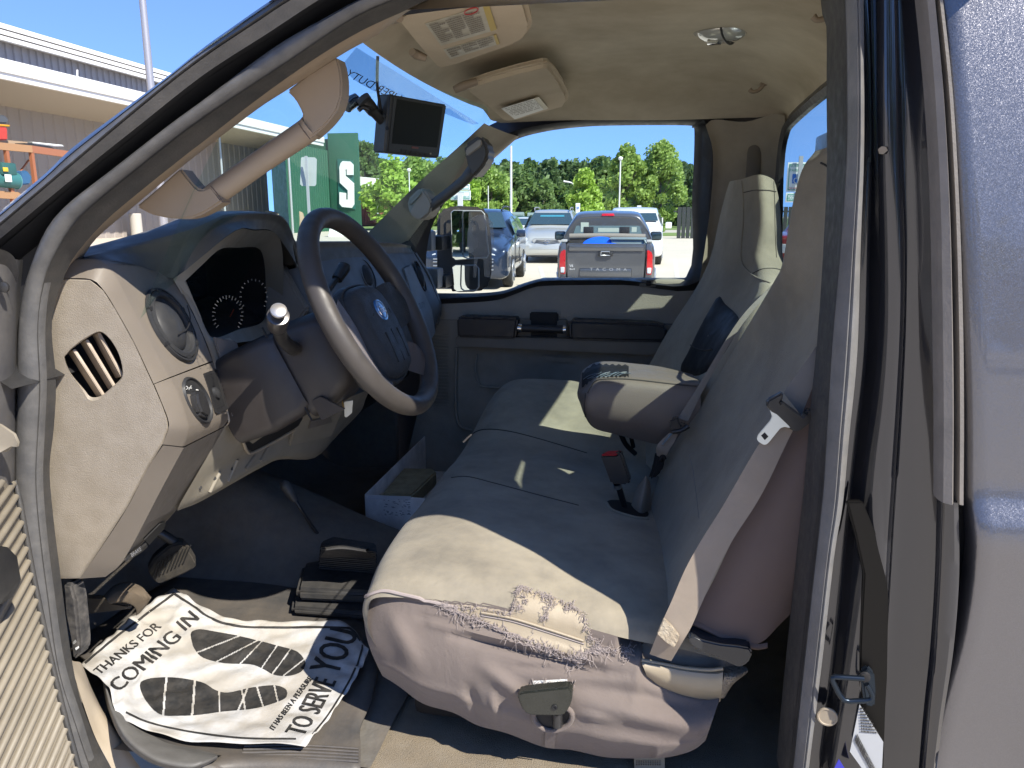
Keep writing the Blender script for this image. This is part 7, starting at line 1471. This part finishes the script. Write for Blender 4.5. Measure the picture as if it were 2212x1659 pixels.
link('gold_emblem', prism([V(a,-.09,b) for a, b in ((-.16,.60),(-.05,.60),(-.05,.64),(.05,.64),(.05,.60),(.16,.60),(.13,.53),(.05,.53),(.05,.49),(-.05,.49),(-.05,.53),(-.13,.53))], (0, -.02, 0), .004, 1), mat('gold emblem', (.62, .40, .05), .3, metal=.5), sv, local=True)
# grey pickup, tail towards the camera
g = ground_at(1311, 13.6); pk = thing('parked_pickup', g, 'grey pickup backed towards the passenger window with a blue tub in its bed', 'pickup truck', rotz=YAW * .25)
GP = carpaint('graphite paint', (.11, .11, .115), .5)
k_ = .93
def L3(a, y, z): return V(a * k_, y, z)
link('tailgate', join(prism([L3(-.74,.0,.46), L3(.74,.0,.46), L3(.76,.0,1.06), L3(.74,.02,1.075), L3(-.74,.02,1.075), L3(-.76,.0,1.06)], (0, .07, 0), .012, 2), box(L3(0,-.008,1.00), (1.42*k_,.03,.10), bev=.012), box(L3(0,-.008,.56), (1.0*k_,.02,.16), bev=.02)), GP, pk, local=True)
tg_ = [o for o in pk.children if o.name.startswith('tailgate')][0]
link('tailgate_handle', box(L3(-.01,-.025,.90), (.27,.03,.09), bev=.02), BLK, tg_, local=True); link('handle_surround', tube([L3(-.09,-.045,.94), L3(-.10,-.045,.87), L3(.08,-.045,.87), L3(.07,-.045,.94), L3(-.09,-.045,.94)], .012, 8, 1, sp=False), ALLOY, tg_, local=True)
link('tailgate_lettering', fit_text('T  A  C  O  M  A', L3(-.30,-.022,.60), V(.66, 0, 0), V(0, 0, .05)), mat('pale lettering', (.34, .34, .34), .5), tg_, local=True)
link('engine_badge', join(fit_text('V6', L3(-.70,-.004,.66), V(.07, 0, 0), V(0, 0, .05)), fit_text('4x4', L3(-.70,-.004,.61), V(.10, 0, 0), V(0, 0, .03))), mat('chrome badge', (.6, .6, .6), .3), tg_, local=True)
for s in (-1, 1):
    link('bed_side', surf([[L3(s*.76,0,.42), L3(s*.90,.04,.42), L3(s*.93,.4,.42), L3(s*.93,1.9,.42)], [L3(s*.77,0,.8), L3(s*.91,.03,.8), L3(s*.95,.4,.82), L3(s*.95,1.9,.82)], [L3(s*.77,.02,1.06), L3(s*.88,.05,1.06), L3(s*.90,.4,1.07), L3(s*.90,1.9,1.08)], [L3(s*.78,.06,1.07), L3(s*.80,.08,1.08), L3(s*.80,.4,1.08), L3(s*.80,1.9,1.09)]], 4, 4), GP, pk, local=True)
    tl = link('tail_lamp', prism([L3(s*.775,-.03,.53), L3(s*.875,-.01,.53), L3(s*.90,.0,.66), L3(s*.895,.0,.88), L3(s*.87,.0,.95), L3(s*.775,-.02,.97)], (0, .06, 0), .012, 2), RED, pk, local=True)
    link('reversing_lens', prism([L3(s*.79,-.045,.56), L3(s*.865,-.035,.56), L3(s*.87,-.035,.66), L3(s*.79,-.045,.66)], (0, .03, 0), .008, 1), LAMP, tl, local=True)
    link('bumper_corner', box(L3(s*.80,-.10,.40), (.30,.25,.16), bev=.04), mat('dark chrome', (.22, .23, .25), .2, metal=.8), pk, local=True)
    link('wing_mirror', box(L3(s*1.10,2.95,1.14), (.24,.12,.19), bev=.05), BLK, pk, local=True); link('mirror_face', box(L3(s*1.10,2.88,1.14), (.19,.01,.14), bev=.004), mat('dark mirror face', (.05, .08, .10), .05, metal=.6), pk, local=True)
    for y in (1.0, 4.2): wheel(pk, s*.80, y, .36)
    link('bed_hinge', box(L3(s*.82,.25,1.12), (.10,.3,.04), bev=.01), mat('grey clamp', (.4, .4, .38), .5), pk, local=True)
link('bumper', box(L3(0,-.12,.36), (1.5*k_,.2,.14), bev=.03), MATS['dark chrome'], pk, local=True)
link('bed_floor', box(L3(0,1.0,.55), (1.5*k_,1.9,.04)), BLK, pk, local=True)
Body([(1.92,.86,.45,1.12,1.50,.62),(1.98,.90,.42,1.14,1.60,.66),(2.6,.92,.42,1.14,1.66,.68),(3.4,.92,.42,1.14,1.62,.66),(3.9,.92,.42,1.12,1.30,.72),(4.3,.92,.42,1.06,1.16,.78),(5.2,.88,.42,1.0,1.08,.74),(5.4,.8,.45,.8,.95,.6)], pk, GP, 'cab')
quad('rear_window', pk, [V(-.70,1.915,1.16), V(.70,1.915,1.16), V(.60,1.965,1.46), V(.52,1.97,1.50), V(-.52,1.97,1.50), V(-.60,1.965,1.46)], mat('see through cab glass', (.10, .14, .13), .08, coat=1), .006)
for s, w__ in ((-.38, .2), (.34, .2)): link('headrest', box(V(s,1.900,1.26), (w__,.02,.17), bev=.006, seg=2), BLK, pk, local=True)
link('window_scene', join(box(V(-.46,1.904,1.33), (.16,.008,.20)), box(V(.02,1.904,1.25), (.42,.008,.14)), box(V(.53,1.904,1.26), (.10,.008,.16))), mat('pale view through cab', (.40, .46, .40), .3), pk, local=True)
link('brake_lamp', prism([V(-.13,1.93,1.555), V(.13,1.93,1.555), V(.12,1.95,1.605), V(-.12,1.95,1.605)], (0, -.03, 0), .006, 1), RED, pk, local=True)
link('rolled_cover', tube([L3(-.80,1.55,1.155), L3(0,1.55,1.165), L3(.80,1.55,1.15)], .062, 14), mat('grey vinyl roll', (.20, .18, .155), .6, bump=('noise', 60, .5, .004)), pk, local=True)
blt = link('blue_tub', lathe([(0,.26),(.30,.30),(.31,.33),(.34,.33),(.35,.27)], pk.matrix_world @ V(0, 0, 0) + V(0, 0, 0), (0, 0, 1), 28), mat('blue plastic', (.01, .10, .62), .35))
blt.location = g + V(-.16, .85, .72); blt.rotation_euler = (R(28), 0, 0); tag(blt, 'bright blue round plastic tub in the bed of the grey pickup', 'tub')
for v in blt.data.vertices: pass
gbx = link('grey_tote', join(box(g + V(.36, 1.0, .95), (.62, .5, .36), bev=.03), box(g + V(.36, 1.0, 1.14), (.68, .56, .03), bev=.01), tube([g + V(.66, .74, 1.13), g + V(.72, .70, 1.0), g + V(.60, .70, .98)], .02, 8)), mat('grey tote plastic', (.20, .26, .27), .5)); tag(gbx, 'grey plastic tote beside the blue tub in the pickup bed', 'tote')
# white van beyond the pickup
g = ground_at(1368, 24); wv = thing('white_van', g, 'white van parked beyond the grey pickup, only its roof and right side showing', 'van')
WP = carpaint('white van paint', (.72, .72, .70), 0)
Body([(0,.80,.35,.9,1.0,.7),(.1,.92,.3,1.0,1.15,.80),(.7,.94,.3,1.1,1.3,.84),(1.2,.94,.3,1.12,1.62,.74),(1.9,.94,.3,1.15,1.80,.74),(3.0,.94,.3,1.16,1.84,.76),(4.6,.93,.3,1.14,1.82,.76),(4.8,.9,.35,1.1,1.6,.7)], wv, WP)
quad('windscreen', wv, [V(-.78,.78,1.37), V(.78,.78,1.37), V(.70,1.2,1.61), V(-.70,1.2,1.61)], CARGLASS)
for s in (-1, 1):
    quad('side_window', wv, [V(s*.92,1.3,1.2), V(s*.92,2.4,1.2), V(s*.80,2.4,1.66), V(s*.80,1.5,1.62)], CARGLASS); link('wing_mirror', box(V(s*1.12,1.1,1.25), (.2,.14,.2), bev=.04), WP, wv, local=True)
    for y in (.95, 3.8): wheel(wv, s*.82, y, .35)
# white car and dumpsters behind the minivan
g = ground_at(1112, 33); wcr = thing('white_car', g, 'white car standing behind the dark blue one, left of the silver minivan', 'car')
Body([(0,.7,.3,.62,.72,.6),(.1,.86,.25,.72,.84,.7),(.9,.9,.25,.86,1.0,.74),(1.3,.9,.25,.9,1.1,.7),(2.0,.9,.27,.95,1.42,.56),(3.0,.9,.27,.97,1.46,.56),(3.8,.9,.27,.95,1.2,.6),(4.4,.85,.3,.9,1.0,.6)], wcr, WP)
quad('windscreen', wcr, [V(-.70,1.33,1.12), V(.70,1.33,1.12), V(.55,1.92,1.385), V(-.55,1.92,1.385)], CARGLASS)
for s in (-1, 1):
    quad('side_window', wcr, [V(s*.88,1.5,1.0), V(s*.88,2.8,1.0), V(s*.70,2.7,1.34), V(s*.70,1.95,1.32)], CARGLASS)
    for y in (.85, 3.6): wheel(wcr, s*.78, y, .32)
DGR = mat('dumpster green', (.02, .07, .05), .5)
for i, (u0, u1, vt, D, lb) in enumerate(((1086, 1132, 457, 60, 'wide dark green dumpster behind the white pole'), (1140, 1180, 458, 56, 'dark green dumpster with a rounded lid behind the minivan'))):
    g = ground_at((u0 + u1) / 2, D); w_ = (u1 - u0) / 1661 * D; h_ = zat(vt, D, u0); t = thing('dumpster', g, lb, 'dumpster')
    link('bin', box(g + V(0, 0, h_ * .42), (w_, 1.5, h_ * .8), bev=.04), DGR, t); link('lid', tube([g + V(-w_ / 2, 0, h_ * .84), g + V(w_ / 2, 0, h_ * .84)], h_ * .14, 10, 2, sp=False), mat('grey green lid', (.18, .24, .23), .5), t)
g = ground_at(1520, 52); fn = thing('dark_fence', g, 'tall dark slatted fence at the far right end of the lot', 'fence')
link('slats', join(*[box(g + V(-1.6 + k * .3, 0, 1.05), (.26, .04, 2.1)) for k in range(26)]), mat('dark fence boards', (.03, .035, .035), .7), fn); link('rail', box(g + V(2, .05, 1.8), (8, .05, .1)), MATS['dark fence boards'], fn)
# red pickups: one at the right edge of the passenger window, one through the rear window and in the mirror
RDP = carpaint('red paint', (.32, .02, .02), .2)
def redtruck(g, rz, label):
    t = thing('red_pickup', g, label, 'pickup truck', rotz=rz)
    Body([(0,.80,.45,.9,1.02,.7),(.08,.92,.4,1.0,1.12,.8),(1.0,.94,.4,1.08,1.2,.82),(1.3,.94,.4,1.1,1.3,.8),(1.8,.94,.4,1.12,1.82,.66),(2.9,.94,.4,1.12,1.86,.68),(3.3,.94,.4,1.12,1.4,.7),(3.4,.94,.4,1.1,1.15,.8),(5.3,.93,.4,1.05,1.12,.8)], t, RDP)
    quad('windscreen', t, [V(-.76,1.34,1.36), V(.76,1.34,1.36), V(.62,1.72,1.74), V(-.62,1.72,1.74)], CARGLASS)
    for s in (-1, 1):
        quad('side_window', t, [V(s*.93,1.6,1.2), V(s*.93,2.8,1.2), V(s*.76,2.8,1.7), V(s*.76,1.9,1.7)], CARGLASS); link('headlight', box(V(s*.68,-.0,.86), (.3,.1,.16), bev=.02), LAMP, t, local=True)
        for y in (.95, 4.3): wheel(t, s*.84, y, .4)
    link('grille', box(V(0,-.02,.84), (1.0,.08,.2), bev=.02), mat('white bumper', (.6, .6, .58), .4), t, local=True); link('bumper', box(V(0,-.06,.52), (1.8,.14,.18), bev=.04), MATS['white bumper'], t, local=True); return t
redtruck(ground_at(1716, 17), R(-35), 'red pickup seen through the rear window below the reserved sign')
redtruck(V(17, 14, 0), R(-60), 'red pickup far behind the tail, showing in the lower mirror')
